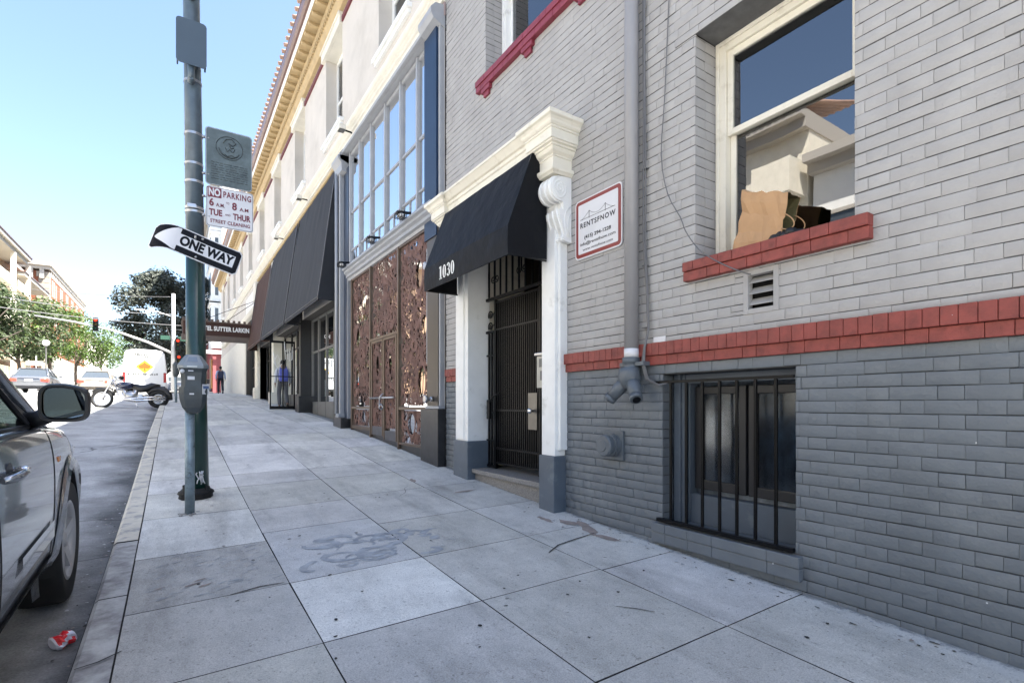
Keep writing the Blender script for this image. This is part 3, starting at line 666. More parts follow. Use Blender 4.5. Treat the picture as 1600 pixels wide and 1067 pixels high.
# small louvred vent
mb=MB()
y0,y1,z0,z1=1.80,1.98,.63,.86
mb.box(XW-.006,XW+.05,y0-.03,y0+.004,z0-.03,z1+.03,0,.002); mb.box(XW-.006,XW+.05,y1-.004,y1+.03,z0-.03,z1+.03,0,.002); mb.box(XW-.006,XW+.05,y0+.004,y1-.004,z1-.004,z1+.03,0,.002); mb.box(XW-.006,XW+.05,y0+.004,y1-.004,z0-.03,z0+.004,0,.002)
vn=mb.build('wall_vent',M_lbrick,LB)
mb=MB()
for k in range(3):
    z=z0+.03+k*.072
    mb.mesh([(XW+.01,y0,z),(XW+.06,y0,z+.045),(XW+.06,y1,z+.045),(XW+.01,y1,z),(XW+.01,y0,z+.006),(XW+.06,y0,z+.051),(XW+.06,y1,z+.051),(XW+.01,y1,z+.006)],[(0,1,2,3),(4,5,6,7),(0,3,7,4)])
mb.build('louvre',M_lbrick,vn)
mb=MB(); mb.face([(XW+.1,y0-.02,z0-.02),(XW+.1,y1+.02,z0-.02),(XW+.1,y1+.02,z1+.02),(XW+.1,y0-.02,z1+.02)]); mb.build('backing',M_dark,vn)
# ---------------------------------------------------------------- entrance surround
EN=M_white
mb=MB()
# pilasters (white) and slate bases
def pil(y0,y1):
    mb.box(3.08,XW+.13,y0,y1,-.47,2.42,0,.006)
mb.box(3.08,XW+.14,3.90,4.11,-.50,2.42,0,.006)
mb.box(3.115,XW+.02,3.86,3.90,-.44,2.42,0,.004); mb.build('pilaster',EN,LB); mb=MB(); mb.box(3.08,XW+.20,5.65,5.98,-.46,2.42,0,.006); mb.box(3.065,3.081,5.74,5.92,-.44,2.42,0,.004)
mb.box(3.115,XW+.02,5.98,6.02,-.44,2.42,0,.004)
mb.build('pilaster',EN,LB)
mb=MB()
mb.box(3.05,XW+.142,3.88,4.12,-1.2,-.498,0,.012); mb.build('pilaster_base',M_slate,LB); mb=MB(); mb.box(3.055,XW+.21,5.62,6.0,-1.1,-.457,0,.012); mb.build('pilaster_base',M_slate,LB)
# entablature profile (X,Z) along Y
prof=[(3.2,2.40),(2.93,2.40),(2.93,2.52),(2.915,2.53),(2.915,2.565),(2.895,2.575),(2.875,2.60),(2.845,2.635),(2.835,2.64),(2.835,2.665),(3.2,2.69)]
mb=MB(); mb.prism(prof,4.14,5.94,'xz',0)
mb.build('cornice',M_cream,LB)
def capital(y0,y1,yc0,yc1,zb):
    mb=MB()
    def ring(x,e,za,zbb,bv=.004): mb.box(x,XW+.0,y0-e,y1+e,za,zbb,0,bv)
    def skirt(pr,ya,yb_):
        R_=[]
        for (o_,z_) in pr: R_.append([(XW,ya-o_,z_),(XW-o_-bx0,ya-o_,z_),(XW-o_-bx0,yb_+o_,z_),(XW,yb_+o_,z_)])
        vs=[p for r in R_ for p in r]; mb.mesh(vs,[(i*4+k,i*4+k+1,i*4+4+k+1,i*4+4+k) for i in range(len(pr)-1) for k in range(3)]); mb.face(R_[0]); mb.face(R_[-1])
    bx0=.225
    skirt([(0,2.24),(0,2.335),(.008,2.338),(.008,2.352),(.018,2.36),(.034,2.372),(.045,2.39),(.050,2.405),(.062,2.408),(.062,2.425),(.085,2.432),(.085,2.445),(.098,2.45),(.098,2.535),(.108,2.54),(.108,2.555),(.118,2.56),(.130,2.575),(.136,2.595),(.150,2.612),(.168,2.622),(.172,2.628),(.172,2.660),(.160,2.668)],yc0,yc1)
    skirt([(.004,2.175),(.012,2.185),(.030,2.20),(.034,2.215),(.034,2.232),(.0,2.239)],yc0,yc1)
    mb.build('capital',M_cream,LB)
    # scrolled console: side outline in xz extruded in y, with volute relief
    c=MB()
    out=[(3.2,2.18)]
    ctr=(3.055,2.05); 
    for i in range(15):
        a=R(100+i*14); out.append((ctr[0]+.105*math.cos(a),ctr[1]+.115*math.sin(a)))
    out+=[(3.075,1.93),(3.10,1.925),(3.10,1.86),(3.045,1.85),(3.05,1.80),(3.075,1.74),(3.10,1.68),(3.12,1.62),(3.10,1.60),(3.105,1.575),(3.13,1.56),(3.2,1.555)]
    c.prism(out,yc0+.004,yc1-.004,'xz',0,False)
    for yy in (yc0+.004,yc1-.004):
        P=[]
        for i in range(46):
            a=R(95+i*22); r=.098*(1-i/52); P.append((ctr[0]+r*math.cos(a),yy,ctr[1]+r*1.08*math.sin(a)))
        c.tube(P,.0065,6); 
        c.tube([(3.19,yy,1.90),(3.13,yy,1.84),(3.11,yy,1.76),(3.135,yy,1.66),(3.15,yy,1.60)],.006,6)
        c.tube([(3.195,yy,1.83),(3.16,yy,1.78),(3.155,yy,1.70),(3.17,yy,1.60)],.006,6)
    for q in range(3):
        yq=yc0+(yc1-yc0)*(q+.5)/3
        c.tube([(p[0]-.002,yq,p[1]) for p in out[1:-1]],.012,6)
    c.build('console_bracket',M_white,LB)
capital(3.61,4.16,3.79,4.0,0); capital(5.93,6.47,6.0,6.2,0)
# doorway passage
mb=MB()
mb.face([(3.95,5.75,-1.2),(4.6,5.75,-1.2),(4.6,5.75,2.5),(3.95,5.75,2.5)],0)
mb.face([(3.33,4.06,-1.2),(4.6,4.06,-1.2),(4.6,4.06,2.5),(3.33,4.06,2.5)],0)
mb.face([(4.6,4.0,-1.2),(4.6,5.8,-1.2),(4.6,5.8,2.5),(4.6,4.0,2.5)],0)
mb.face([(3.1,4.0,2.41),(4.6,4.0,2.41),(4.6,5.8,2.41),(3.1,5.8,2.41)],0)
mb.build('porch_wall',mat('porch_dark',(.07,.055,.04),.8,var=.2,vs=3),LB)
mb=MB(); mb.box(3.17,4.7,4.12,5.64,-1.25,-.855,0,.004); mb.box(3.12,4.6,4.12,5.645,-.854,-.80,0,.008); mb.build('doorstep',M_granite,LB)
mb=MB(); mb.box(3.41,3.95,5.66,5.76,-.80,2.4); mb.build('porch_jamb',M_cream,LB)
# the inner door, dark glazed
mb=MB(); mb.box(4.2,4.25,4.3,5.5,-.8,2.3); mb.build('inner_door',M_dframe,LB)
# ---------------------------------------------------------------- awning over the door
aw=thing('awning','black canvas awning with white number 1030 over the barred doorway','awning',(3.1,4.95,1.4))
def awning_mesh(y0,y1,pts,mt,nm,parent,wav=.004,seed=1,n=14,frontm=0):
    rnd=random.Random(seed); mb=MB()
    K=len(pts); rows=[]
    for i in range(n+1):
        y=y0+(y1-y0)*i/n; rows.append([(p[0]+rnd.uniform(-wav,wav)*(1 if 0<i<n else 0),y,p[1]+rnd.uniform(-wav,wav)*.6*(1 if 0<i<n else 0)) for p in pts])
    mb.mesh([q for r in rows for q in r],[(i*K+j,i*K+j+1,(i+1)*K+j+1,(i+1)*K+j) for i in range(n) for j in range(K-1)],0,False)
    for y in (y0,y1): mb.face([(p[0],y,p[1]) for p in pts]+[(pts[0][0]+.0,y,pts[-1][1]+.02)],0)
    return mb.build(nm,mt,parent)
c=awning_mesh(4.0,5.9,[(3.06,2.43),(2.885,2.42),(2.79,2.17),(2.70,1.93),(2.605,1.68),(2.60,1.54),(2.603,1.40)],M_awn,'canvas',aw,.0025)
mb=MB()
for y in (4.01,5.89): mb.tube([(3.06,y,1.41),(2.615,y,1.41),(2.615,y,1.67),(2.89,y,2.41)],.010,6)
mb.tube([(2.615,4.01,1.41),(2.615,5.89,1.41)],.010,6); mb.tube([(2.615,4.01,1.67),(2.615,5.89,1.67)],.010,6)
mb.build('awning_frame',M_black,aw)
def text(s,size,mt,origin,udir,vdir,parent=None,name='lettering',ext=.0006,bold=0.,align='CENTER',sx=1.,spacing=1.,shear=0,fitw=None):
    cu=bpy.data.curves.new('t','FONT'); cu.body=s; cu.size=size; cu.extrude=ext; cu.offset=bold; cu.align_x=align; cu.align_y='CENTER'; cu.space_character=spacing; cu.shear=shear; cu.resolution_u=4
    o=bpy.data.objects.new('t',cu); COL.objects.link(o)
    dg=bpy.context.evaluated_depsgraph_get(); me=bpy.data.meshes.new_from_object(o.evaluated_get(dg)); bpy.data.objects.remove(o); bpy.data.curves.remove(cu)
    if fitw:
        xx=[q.co.x for q in me.vertices]; sx=fitw/(max(xx)-min(xx)); mid=(max(xx)+min(xx))/2
        for q in me.vertices: q.co.x-=mid
    u=Vector(udir).normalized(); v=Vector(vdir).normalized(); n=u.cross(v)
    off=wloc(parent) if parent is not None else Vector((0,0,0))
    T=Matrix((( u.x*sx,v.x,n.x,origin[0]-off.x),(u.y*sx,v.y,n.y,origin[1]-off.y),(u.z*sx,v.z,n.z,origin[2]-off.z),(0,0,0,1)))
    me.transform(T); me.materials.clear(); me.materials.append(mt)
    ob=bpy.data.objects.new(name,me); COL.objects.link(ob)
    if parent is not None: ob.parent=parent
    return ob
TXT_L=[]
M_white_e=mat('white_lettering',(.72,.72,.70),.6)
UF=(0,-1,0); VF=(0,0,1)     # text on facade planes facing the street
def slabnum():
    # 1030 with slab serifs, built as strokes
    mb=MB(); x=2.5955
    def bar(u0,u1,v0,v1): mb.box(x-.0015,x+.001,CY-u0,CY-u1,CZ+v0,CZ+v1)
    def ring(uc,vc,ru,rv,w,a0=0,a1=360,n=22):
        P=[];Q=[]
        for i in range(n+1):
            a=R(a0+(a1-a0)*i/n); wx=w*(1.0 if 1 else 0)
            P.append((x-.0015,CY-(uc+ru*math.cos(a)),CZ+vc+rv*math.sin(a))); k=abs(math.cos(a)); ww=w*(.45+.55*k)
            Q.append((x-.0015,CY-(uc+(ru-ww)*math.cos(a)),CZ+vc+(rv-w*.42)*math.sin(a)))
        for i in range(n): mb.face([P[i],P[i+1],Q[i+1],Q[i]])
    CY,CZ=5.42,1.53; h=.15
    u=0; bar(-.017,.017,-h/2,h/2); bar(-.034,.034,-h/2,-h/2+.014); bar(-.034,-.010,h/2-.020,h/2-.004)
    ring(.098,0,.044,h/2,.034)
    ring(.200,.036,.040,.039,.030,-110,165); ring(.200,-.034,.043,.041,.032,-165,110)
    ring(.302,0,.044,h/2,.034)
    return mb
slabnum().build('lettering',M_white_e,aw)
# ---------------------------------------------------------------- wrought iron security gate
gt=thing('security_gate','black wrought iron security gate with close vertical bars and scrollwork above','security gate',(3.36,4.9,-.8))
X=3.36; zt=1.30
mb=MB()
for y in (5.43,4.50): mb.box(X-.02,X+.02,y-.02,y+.02,-.79,zt-.0,0,.002)
for z in (zt-.03,.93,-.07,-.72,-.60+.06): mb.box(X-.013,X+.013,4.52,5.41,z-.012,z+.012,0,.002)
fr=mb.build('gate_frame',M_worniron,gt)
for i in range(21):
    y=4.55+i*.0415; mb=MB(); mb.box(X-.008,X+.008,y-.008,y+.008,-.71,zt-.04,0,0); mb.build('bar',M_worniron,gt)
mb=MB(); mb.box(X-.032,X-.028,4.53,4.70,-.28,.13,0,.003); lp=mb.build('lock_plate',mat('steel_plate',(.15,.14,.125),.35,metal=.7,var=.15,vs=6),gt)
mb=MB(); mb.lathe([(.0,-.10),(.022,-.098),(.03,-.085),(.03,-.07),(.014,-.06),(.014,-.03)],(X,4.60,-.07),'x',16); mb.build('door_knob',M_chrome,lp)
mb=MB(); mb.tube([(X-.09,5.46,.02),(X-.06,5.40,.10),(X-.03,5.30,.14)],.012,8); mb.box(X-.10,X-.06,5.44,5.50,-.18,.06,0,.01); mb.build('gate_closer',M_black,gt)
# grille around: sidelight and transom
gr=thing('door_grille','black iron grille with C-scrolls beside and above the barred door','door grille',(3.36,5.2,-.8))
mb=MB()
mb.box(X-.02,X+.02,4.12,5.66,zt+.01,zt+.045,0,.002)
mb.box(X-.02,X+.02,5.45,5.66,-.785,-.755,0,.002); mb.box(X-.02,X+.02,5.45,5.70,.90,.93,0,.002)
mb.box(X-.012,X+.012,4.13,4.15,-.79,2.2); mb.box(X-.012,X+.012,4.12,5.66,2.08,2.11)
for z in (.62,-.10,-.70+.25): mb.box(X-.01,X+.01,5.45,5.66,z-.01,z+.01)
split_loose(mb.build('rail',M_black,gr))
for y in (5.60,5.53,5.47): mb=MB(); mb.box(X-.009,X+.009,y-.009,y+.009,-.755,.90); mb.build('bar',M_black,gr)
for i in range(11): mb=MB(); y=5.60-i*.135; mb.box(X-.009,X+.009,y-.009,y+.009,zt+.045,2.08); mb.build('bar',M_black,gr)
def cscroll(mb,y,z0,z1,w,r=.009,side=1):
    h=(z1-z0); P=[]
    def sp(cy,cz,a0,d,R0,t=1.6,n=22):
        return [(X,cy+side*(R0*(1-.72*i/n))*math.cos(R(a0+d*360*t*i/n)),cz+(R0*(1-.72*i/n))*math.sin(R(a0+d*360*t*i/n))) for i in range(n+1)]
    top=sp(y,z1-w,180,-1,w,1.35); bot=sp(y,z0+w,180,1,w,1.35)
    mb.tube(list(reversed(top))+bot,r,6)
for i,(y,s) in enumerate(((5.50,1),(5.415,-1),(4.93,1),(4.82,-1),(4.5,1))):
    mb=MB(); cscroll(mb,y,1.52,1.92,.05,.007,s); mb.build('scroll',M_black,gr)
for (y,z) in ((5.56,.985),(5.56,1.13)):
    mb=MB(); P=[]
    n=30
    for i in range(n+1):
        a=R(-60-i*17); r=.058*(.25+.75*i/n); P.append((X,y+.0-r*math.cos(a),z-r*math.sin(a)*1.0))
    P+=[(X,y-.09,z+.02),(X,y-.11,z-.03)]
    mb.tube(P,.008,6); mb.build('scroll',M_black,gr)
mb=MB(); mb.box(X+.03,X+.034,5.45,5.66,-.75,.90); mb.build('mesh_screen',mat('perforated_screen',(.10,.10,.095),.6,var=.6,vs=60),gr)
# intercom
ic=thing('intercom','pale beige intercom panel beside the security gate','intercom',(3.3,4.35,.3))
mb=MB(); mb.box(3.28,3.38,4.22,4.47,.18,.52,0,.008); mb.build('panel',mat('intercom_beige',(.45,.43,.37),.5,var=.1,vs=8),ic)
mb=MB(); mb.box(3.276,3.281,4.28,4.42,.40,.49); mb.box(3.276,3.281,4.30,4.40,.26,.36); mb.build('keypad',M_greywood,ic)
mb=MB(); mb.box(3.262,3.40,4.20,4.49,.525,.555,0,.006); mb.build('hood',M_steel,ic)
# ---------------------------------------------------------------- rental sign
sg=thing('wall_sign','white sign with dark red border and a bridge drawing screwed to the grey brick wall','sign',(3.19,3.41,1.63))
def rrect(y0,y1,z0,z1,r,n=6):
    P=[]
    for (cy,cz,a) in ((y1-r,z1-r,0),(y0+r,z1-r,90),(y0+r,z0+r,180),(y1-r,z0+r,270)):
        for i in range(n+1):
            t=R(a+90*i/n); P.append((cy+r*math.cos(t),cz+r*math.sin(t)))
    return P
mb=MB(); mb.prism(rrect(3.11,3.715,1.356,1.905,.04),3.183,3.196,'yz'); mb.build('sign_board',M_signw,sg)
mb=MB(); mb.prism(rrect(3.122,3.703,1.368,1.893,.034),3.1815,3.183,'yz'); mb.build('sign_border',mat('sign_red',(.22,.035,.03),.4),sg)
mb=MB(); mb.prism(rrect(3.155,3.670,1.401,1.860,.012),3.180,3.1815,'yz'); mb.build('sign_face',M_signw,sg)
text('RENTSFNOW',.064,M_ink,(3.179,3.412,1.660),UF,VF,sg,bold=.0016,spacing=1.25,fitw=.455)
text('(415) 294-1228',.044,M_ink,(3.179,3.412,1.545),UF,VF,sg,bold=.0012,fitw=.345)
text('info@rentsfnow.com',.040,M_ink,(3.179,3.412,1.487),UF,VF,sg,bold=.0004,fitw=.455)
text('www.rentsfnow.com',.036,M_inkg,(3.179,3.412,1.434),UF,VF,sg,bold=.0001,fitw=.39)
mb=MB()
def bl(a,b,r=.0016): mb.tube([(3.179,a[0],a[1]),(3.179,b[0],b[1])],r,4)
zb=1.718
bl((3.64,zb),(3.19,zb),.002)
for t in (3.52,3.31): bl((t,zb-.008),(t,zb+.062),.0028)
def cat(a,b,za,zb_,sag):
    P=[(a+(b-a)*i/10,za+(zb_-za)*i/10-sag*4*(i/10)*(1-i/10)) for i in range(11)]
    for p,q in zip(P,P[1:]): bl(p,q,.0014)
cat(3.52,3.31,zb+.06,zb+.06,.045); cat(3.52,3.63,zb+.06,zb,.01); cat(3.31,3.20,zb+.06,zb,.01)
mb.build('emblem',M_ink,sg)
# ---------------------------------------------------------------- downpipe, standpipe, vent
dp=thing('downpipe','grey painted downpipe running up the brick wall left of the cables','pipe',(3.12,2.95,.3))
mb=MB(); mb.tube([(3.125,2.95,.40),(3.125,2.95,3),(3.125,2.95,9)],.058,20); mb.build('pipe',M_pipe,dp)
mb=MB(); mb.tube([(3.125,2.95,.385),(3.125,2.95,.455)],.0605,20); mb.build('collar',M_signw,dp)
st=thing('standpipe_inlet','dark grey two-mouthed pipe fitting below the downpipe','standpipe',(3.12,2.95,.1))
mb=MB(); mb.lathe([(.062,.384),(.070,.38),(.070,.34),(.060,.335),(.060,.30),(.072,.29)],(3.12,2.95,0),'z',20)
mb.box(3.10,3.2,2.80,3.06,.31,.345,0,.006)
mb.lathe([(.074,.30),(.080,.26),(.085,.21),(.07,.16),(.04,.13),(0,.125)],(3.10,2.95,0),'z',20,sy=1.15)
for s in (-1,1): mb.tube([(3.10,2.95+s*.02,.21),(3.07,2.95+s*.085,.13),(3.03,2.95+s*.135,.06)],[.058,.056,.048],16)
mb.build('inlet_body',M_pipeiron,st)
for s in (-1,1):
    mb=MB(); d=Vector((-.35,s*.62,-.75)).normalized(); p=Vector((3.03,2.95+s*.135,.06)); mb.tube([p-d*.01,p+d*.028,p+d*.03],[.052,.052,.046],16); mb.tube([p+d*.031,p+d*.036],.033,12,1); mb.build('cap',[M_pipeiron,M_black],st)
rv=thing('dryer_vent','round grey exhaust vent cap on the dark brick wall','vent',(3.15,3.2,-.35))
mb=MB(); mb.box(3.176,XW-.002,3.095,3.33,-.475,-.225,0,.004); mb.build('wall_plate',M_pipeiron,rv)
mb=MB(); mb.lathe([(.098,0),(.098,-.03),(.088,-.034),(.088,-.045),(.100,-.05),(.100,-.058),(.085,-.062),(.085,-.075),(.093,-.08),(.093,-.112),(.083,-.122),(.05,-.124),(.046,-.130),(0,-.131)],(3.178,3.215,-.35),'x',32,sm=False); mb.build('hood',M_pipeiron,rv)
# cables
cb=thing('wall_cable','bundle of grey cables fixed down the brick wall beside the downpipe','cable',(3.17,2.84,.5))
mb=MB()
for k,(dy,dx) in enumerate(((0,0),(.013,.004),(-.012,.003))):
    P=[(3.172+dx,2.862+dy+.006*math.sin(z*1.7+k),z) for z in [9,6,4,3,2.4,2,1.6]]+[(3.17+dx,2.855+dy,1.3),(3.17+dx,2.83+dy*.6,.95),(3.165+dx,2.81+dy*.5,.6),(3.14,2.825+dy*.5,.45),(3.12,2.82+dy,.32),(3.13,2.79+dy,.20),(3.165,2.70+dy,.15),(3.19,2.64+dy,.17)]
    mb.tube(P,.0055,7)
mb.build('cable_run',M_cable,cb)
mb=MB()
for z in (1.9,1.12,.62): mb.box(3.165,3.2,2.83,2.875,z-.003,z+.003)
mb.build('clip',M_cable,cb)
mb=MB()
P=[(3.19,2.62,3.2),(3.185,2.66,2.4),(3.18,2.69,1.95),(3.17,2.62,1.62),(3.17,2.50,1.40),(3.14,2.43,1.27),(3.12,2.3,1.1),(3.115,2.15,.98),(3.14,2.0,.885),(3.185,1.95,.86)]
P2=[]
for i in range(len(P)-1):
    for t in (0,.33,.66): 
        p0=P[max(0,i-1)];p1=P[i];p2=P[i+1];p3=P[min(len(P)-1,i+2)]
        P2.append(tuple(.5*((2*p1[k])+(-p0[k]+p2[k])*t+(2*p0[k]-5*p1[k]+4*p2[k]-p3[k])*t*t+(-p0[k]+3*p1[k]-3*p2[k]+p3[k])*t**3) for k in range(3)))
P2.append(P[-1]); P2=[(3.19,2.45,4.6),(3.19,2.5,3.8)]+P2
mb.tube(P2,.0042,6); tag(mb.build('loose_wire',M_cable),'thin loose wire sagging from the upper wall to the small vent below the window','wire')
mb=MB(); mb.box(XW-.006,XW-.0045+.002,2.66,2.78,.492,.535); tag(mb.build('wall_label',M_signw),'small white label stuck above the red brick band','label')
# iron bars of the lower window
wg=thing('window_bars','seven black iron bars over the low window in the dark brick','window bars',(3.2,2.18,-.9))
mb=MB(); mb.box(3.178,3.20,1.668,2.78,.165,.185,0,.002); mb.box(3.165,3.205,1.668,2.73,-.912,-.885,0,.003); split_loose(mb.build('rail',M_worniron,wg))
for y in (2.603,2.462,2.323,2.183,2.052,1.919,1.782):
    mb=MB(); mb.box(3.179,3.197,y-.009,y+.009,-.884,.164,0,.0015); mb.build('bar',M_worniron,wg)
# paper bag on the sill
bg_=thing('paper_bag','brown paper bag lying open on the red window sill','paper bag',(3.33,2.02,1.045))
mb=MB()
# crumpled bag: mouth points down-right (towards -Y), bottom end up-left
rnd=random.Random(11)
yb=2.17; 
def bagpt(s,t):
    # s along the bag 0 (bottom) .. 1 (mouth); t around the rectangular section
    w,d=.215,.085
    q=[(-1,-1),(1,-1),(1,1),(-1,1)]
    i=int(t)%4; f=t-int(t); a=q[i]; b=q[(i+1)%4]; x=a[0]+(b[0]-a[0])*f; y=a[1]+(b[1]-a[1])*f
    return x,y
T=Matrix.Translation((3.315,2.12,1.052))@Matrix.Rotation(R(12),4,'X')
NS,NT=9,24; vs=[]
for i in range(NS+1):
    s=i/NS
    for j in range(NT):
        x,y=bagpt(s,j*4/NT)
        dx=.085*(1-.15*s)*x; dz=0.20*y
        # section across: x depth, z height; axis along -Y
        yy=.0-.32*s+rnd.uniform(-.006,.006)
        zz=.205+dz*(1+.05*s)+(.012 if i==0 else 0)+rnd.uniform(-.010,.008)-.05*s*(y>0)
        if abs(y)<.5 : dx*= .72+.2*s
        vs.append(T@Vector((dx+rnd.uniform(-.005,.005),yy,zz)))
mb.mesh(vs,[(i*NT+j,i*NT+(j+1)%NT,(i+1)*NT+(j+1)%NT,(i+1)*NT+j) for i in range(NS) for j in range(NT)],0,False)
mb.face(vs[:NT],0)
mb.build('bag_body',[M_paper],bg_,fixn=True)
mb=MB()
vi=[]
ctr=T@Vector((0,-.2,.16))
mb.mesh([Vector(v)*.985+ctr*.015 for v in vs[3*NT:]],[(i*NT+j,i*NT+(j+1)%NT,(i+1)*NT+(j+1)%NT,(i+1)*NT+j) for i in range(NS-3) for j in range(NT)],0)
mb.face([Vector(v)*.985+ctr*.015 for v in vs[3*NT:4*NT]],0); mb.build('bag_lining',M_bagin,bg_)
for dx,dz in ((-.065,0),(.06,.012)):
    mb=MB(); P=[]
    for i in range(13):
        a=PI*i/12; P.append(T@Vector((dx-.01*math.sin(a),-.315-.085*math.sin(a),.19+dz-.045*math.cos(a)+.0*a-.03*math.sin(a))))
    mb.tube(P,.004,6); mb.build('handle',M_paper,bg_)
mb=MB(); 
for i in range(5): mb.sphere((3.27+rnd.uniform(-.02,.02),1.83-.035*i,1.075+.012*(i%2)),.042,8,0,1.2,1,.8)
tag(mb.build('black_bag',M_plastic),'crumpled black plastic bag on the sill beside the paper bag','plastic bag')
# ---------------------------------------------------------------- long cream building
CB=thing('cream_building','long cream stucco building with ochre dentil cornice, shopfronts and a rusted metal screen','building',(XW,26,gw(26)))
YE=46.5
WIN=[(7.85+3.93*i,9.33+3.93*i) for i in range(10)]
shop=[(6.56,11.86,-.9,5.5),(11.95,16.05,-.6,2.5),(16.25,20.6,-.2,2.5),(20.9,24.9,-.0,2.5),(25.6,30,.2,4.2)]
mb=MB()
rs=[(CORN,YE,-1.2,8.85)]
for a,b in WIN: rs=subtract(rs,(a,b,6.45,8.6))
for h in shop: rs=subtract(rs,h)
for (a,b,c,d) in rs: mb.face([(XW,a,c),(XW,b,c),(XW,b,d),(XW,a,d)])
mb.face([(XW,YE,-1),(16,YE,-1),(16,YE,8.85),(XW,YE,8.85)])
for a,b in WIN:
    for y in (a,b): mb.face([(XW,y,6.45),(XW+.32,y,6.45),(XW+.32,y,8.6),(XW,y,8.6)])
mb.build('stucco_wall',M_stucco,CB,fixn=False)
mb=MB()
for a,b in WIN: mb.face([(XW,a,8.6),(XW+.32,a,8.6),(XW+.32,b,8.6),(XW,b,8.6)])
for y in frange(30.2,46.3,16.1)[:1]: mb.box(3.16,XW+.02,30.2,YE-.2,-.2,3.6,0,.01)
split_loose(mb.build('plaster_trim',M_strip,CB))
# string course (cream, several mouldings), pink frieze
mb=MB()
sp=[(3.2,5.66),(3.15,5.66),(3.15,5.72),(3.12,5.735),(3.12,5.77),(3.09,5.79),(3.09,5.81),(3.06,5.83),(3.04,5.86),(3.04,5.90),(3.2,5.93)]
mb.prism(sp,CORN+.0,YE-.05,'xz'); mb.build('string_course',M_strip,CB)
mb=MB(); mb.box(3.175,3.21,6.52,11.9,5.47,5.655); mb.build('frieze',M_pink,CB)
mb=MB(); mb.prism([(3.2,5.40),(3.10,5.42),(3.08,5.46),(3.2,5.50)],12,25,'xz'); mb.build('awning_moulding',M_ochre,CB)
# top windows
for i,(a,b) in enumerate(WIN):
    mb=MB(); x=XW+.26
    for (y0,y1) in ((a,a+.09),(b-.09,b)): mb.box(x,x+.07,y0,y1,6.45,8.6)
    mb.box(x,x+.07,a+.09,b-.09,8.5,8.6); mb.box(x,x+.07,a+.09,b-.09,6.45,6.53); mb.box(x+.01,x+.05,a+.09,b-.09,7.5,7.56); mb.box(x+.012,x+.052,(a+b)/2-.03,(a+b)/2+.03,6.53,8.5)
    mb.box(x+.1,x+.11,a,b,6.5,8.6,1)
    wn=mb.build('window',[M_white,M_dark],CB)
    g=MB(); g.box(x+.03,x+.034,a+.08,b-.08,6.5,8.55); g.build('pane',M_glass,wn)
    g=MB(); g.box(3.10,XW+.26,a-.12,b+.12,6.37,6.449,0,.006); g.box(3.14,XW,a-.08,b+.08,6.30,6.369,0,.005); g.build('sill',M_white,wn)
    g=MB(); g.box(3.13,XW+.0,a-.02,b+.22,8.605,8.80,0,.006); g.box(3.10,XW,a-.04,b+.24,8.801,8.86,0,.005); g.build('lintel',M_strip,wn)
mb=MB()
for i in range(9): mb.box(3.165,XW,WIN[i][1]+.24,WIN[i+1][0]-.05,8.62,8.74)
mb.box(3.165,XW,6.53,7.8,8.62,8.74); mb.build('red_stripe',mat('oxblood_paint',(.13,.025,.03),.6,var=.1),CB)
# cornice
mb=MB()
mb.prism([(3.2,8.86),(3.12,8.86),(3.08,8.90),(3.05,8.97),(3.03,9.0),(3.03,9.10),(2.98,9.13),(2.98,9.22),(3.2,9.22)],CORN,YE,'xz')
mb.box(2.72,3.2,CORN,YE,9.30,9.34)
mb.build('cornice',M_ochre,CB)
mb=MB(); mb.box(2.985,3.03,0,.075,9.005,9.095); dm_=mb.build('tmp',M_ochre,None).data; bpy.data.objects.remove(bpy.data.objects['tmp'])
mb=MB(); y=CORN+.05; k=0
while y<YE:
    if k<100:
        q=bpy.data.objects.new('dentil',dm_); COL.objects.link(q); q.parent=CB; q.location=Vector((0,y,0))-Vector(CB.location)
    else: mb.box(2.985,3.03,y,y+.075,9.005,9.095)
    y+=.13; k+=1
o_=mb.build('dentil',M_ochre,CB); o_['kind']='stuff'
y=CORN+.15; 
mbm=MB(); k=0
while y<YE:
    mbm=MB(); mbm.prism([(3.0,9.225),(2.98,9.23),(2.86,9.235),(2.76,9.25),(2.745,9.298),(3.0,9.298)],y,y+.12,'xz'); y+=.40; mbm.build('modillion',M_ochre,CB)
mb=MB(); mb.prism([(2.72,9.30),(2.715,9.345),(2.69,9.35),(2.685,9.40),(2.72,9.41)],CORN,YE,'xz'); mb.build('fillet',M_white,CB)
mb=MB(); mb.prism([(2.69,9.40),(2.64,9.41),(2.585,9.44),(2.56,9.50),(2.555,9.56),(2.57,9.60),(2.60,9.61),(2.72,9.58)],CORN,YE+.05,'xz'); mb.tube([(2.565,CORN,9.60),(2.565,YE,9.60)],.02,8); mb.build('gutter',M_gutter,CB)
mb=MB(); y=CORN
while y<YE:
    mb.lathe([(.09,0),(.08,.5),(.08,2.4)],(0,0,0),'x',8,capends=True) if 0 else None
    P=[(2.60,y,9.63),(3.2,y,9.83),(5,y,10.5)]
    mb.tube(P,[.10,.09,.09],8,0)
    mb.tube([(2.50,y,9.70),(2.75,y,9.77)],.05,6); y+=.30
mb.face([(2.7,CORN,9.60),(5,CORN,10.38),(5,YE,10.38),(2.7,YE,9.60)])
mb.face([(5,CORN,10.38),(14,CORN,10.4),(14,YE,10.4),(5,YE,10.38)])
mb.face([(3.2,CORN+.001,5),(14,CORN+.001,5),(14,CORN+.001,10.4),(3.2,CORN+.001,9.6)])
mb.build('tiled_roof',M_tile,CB)
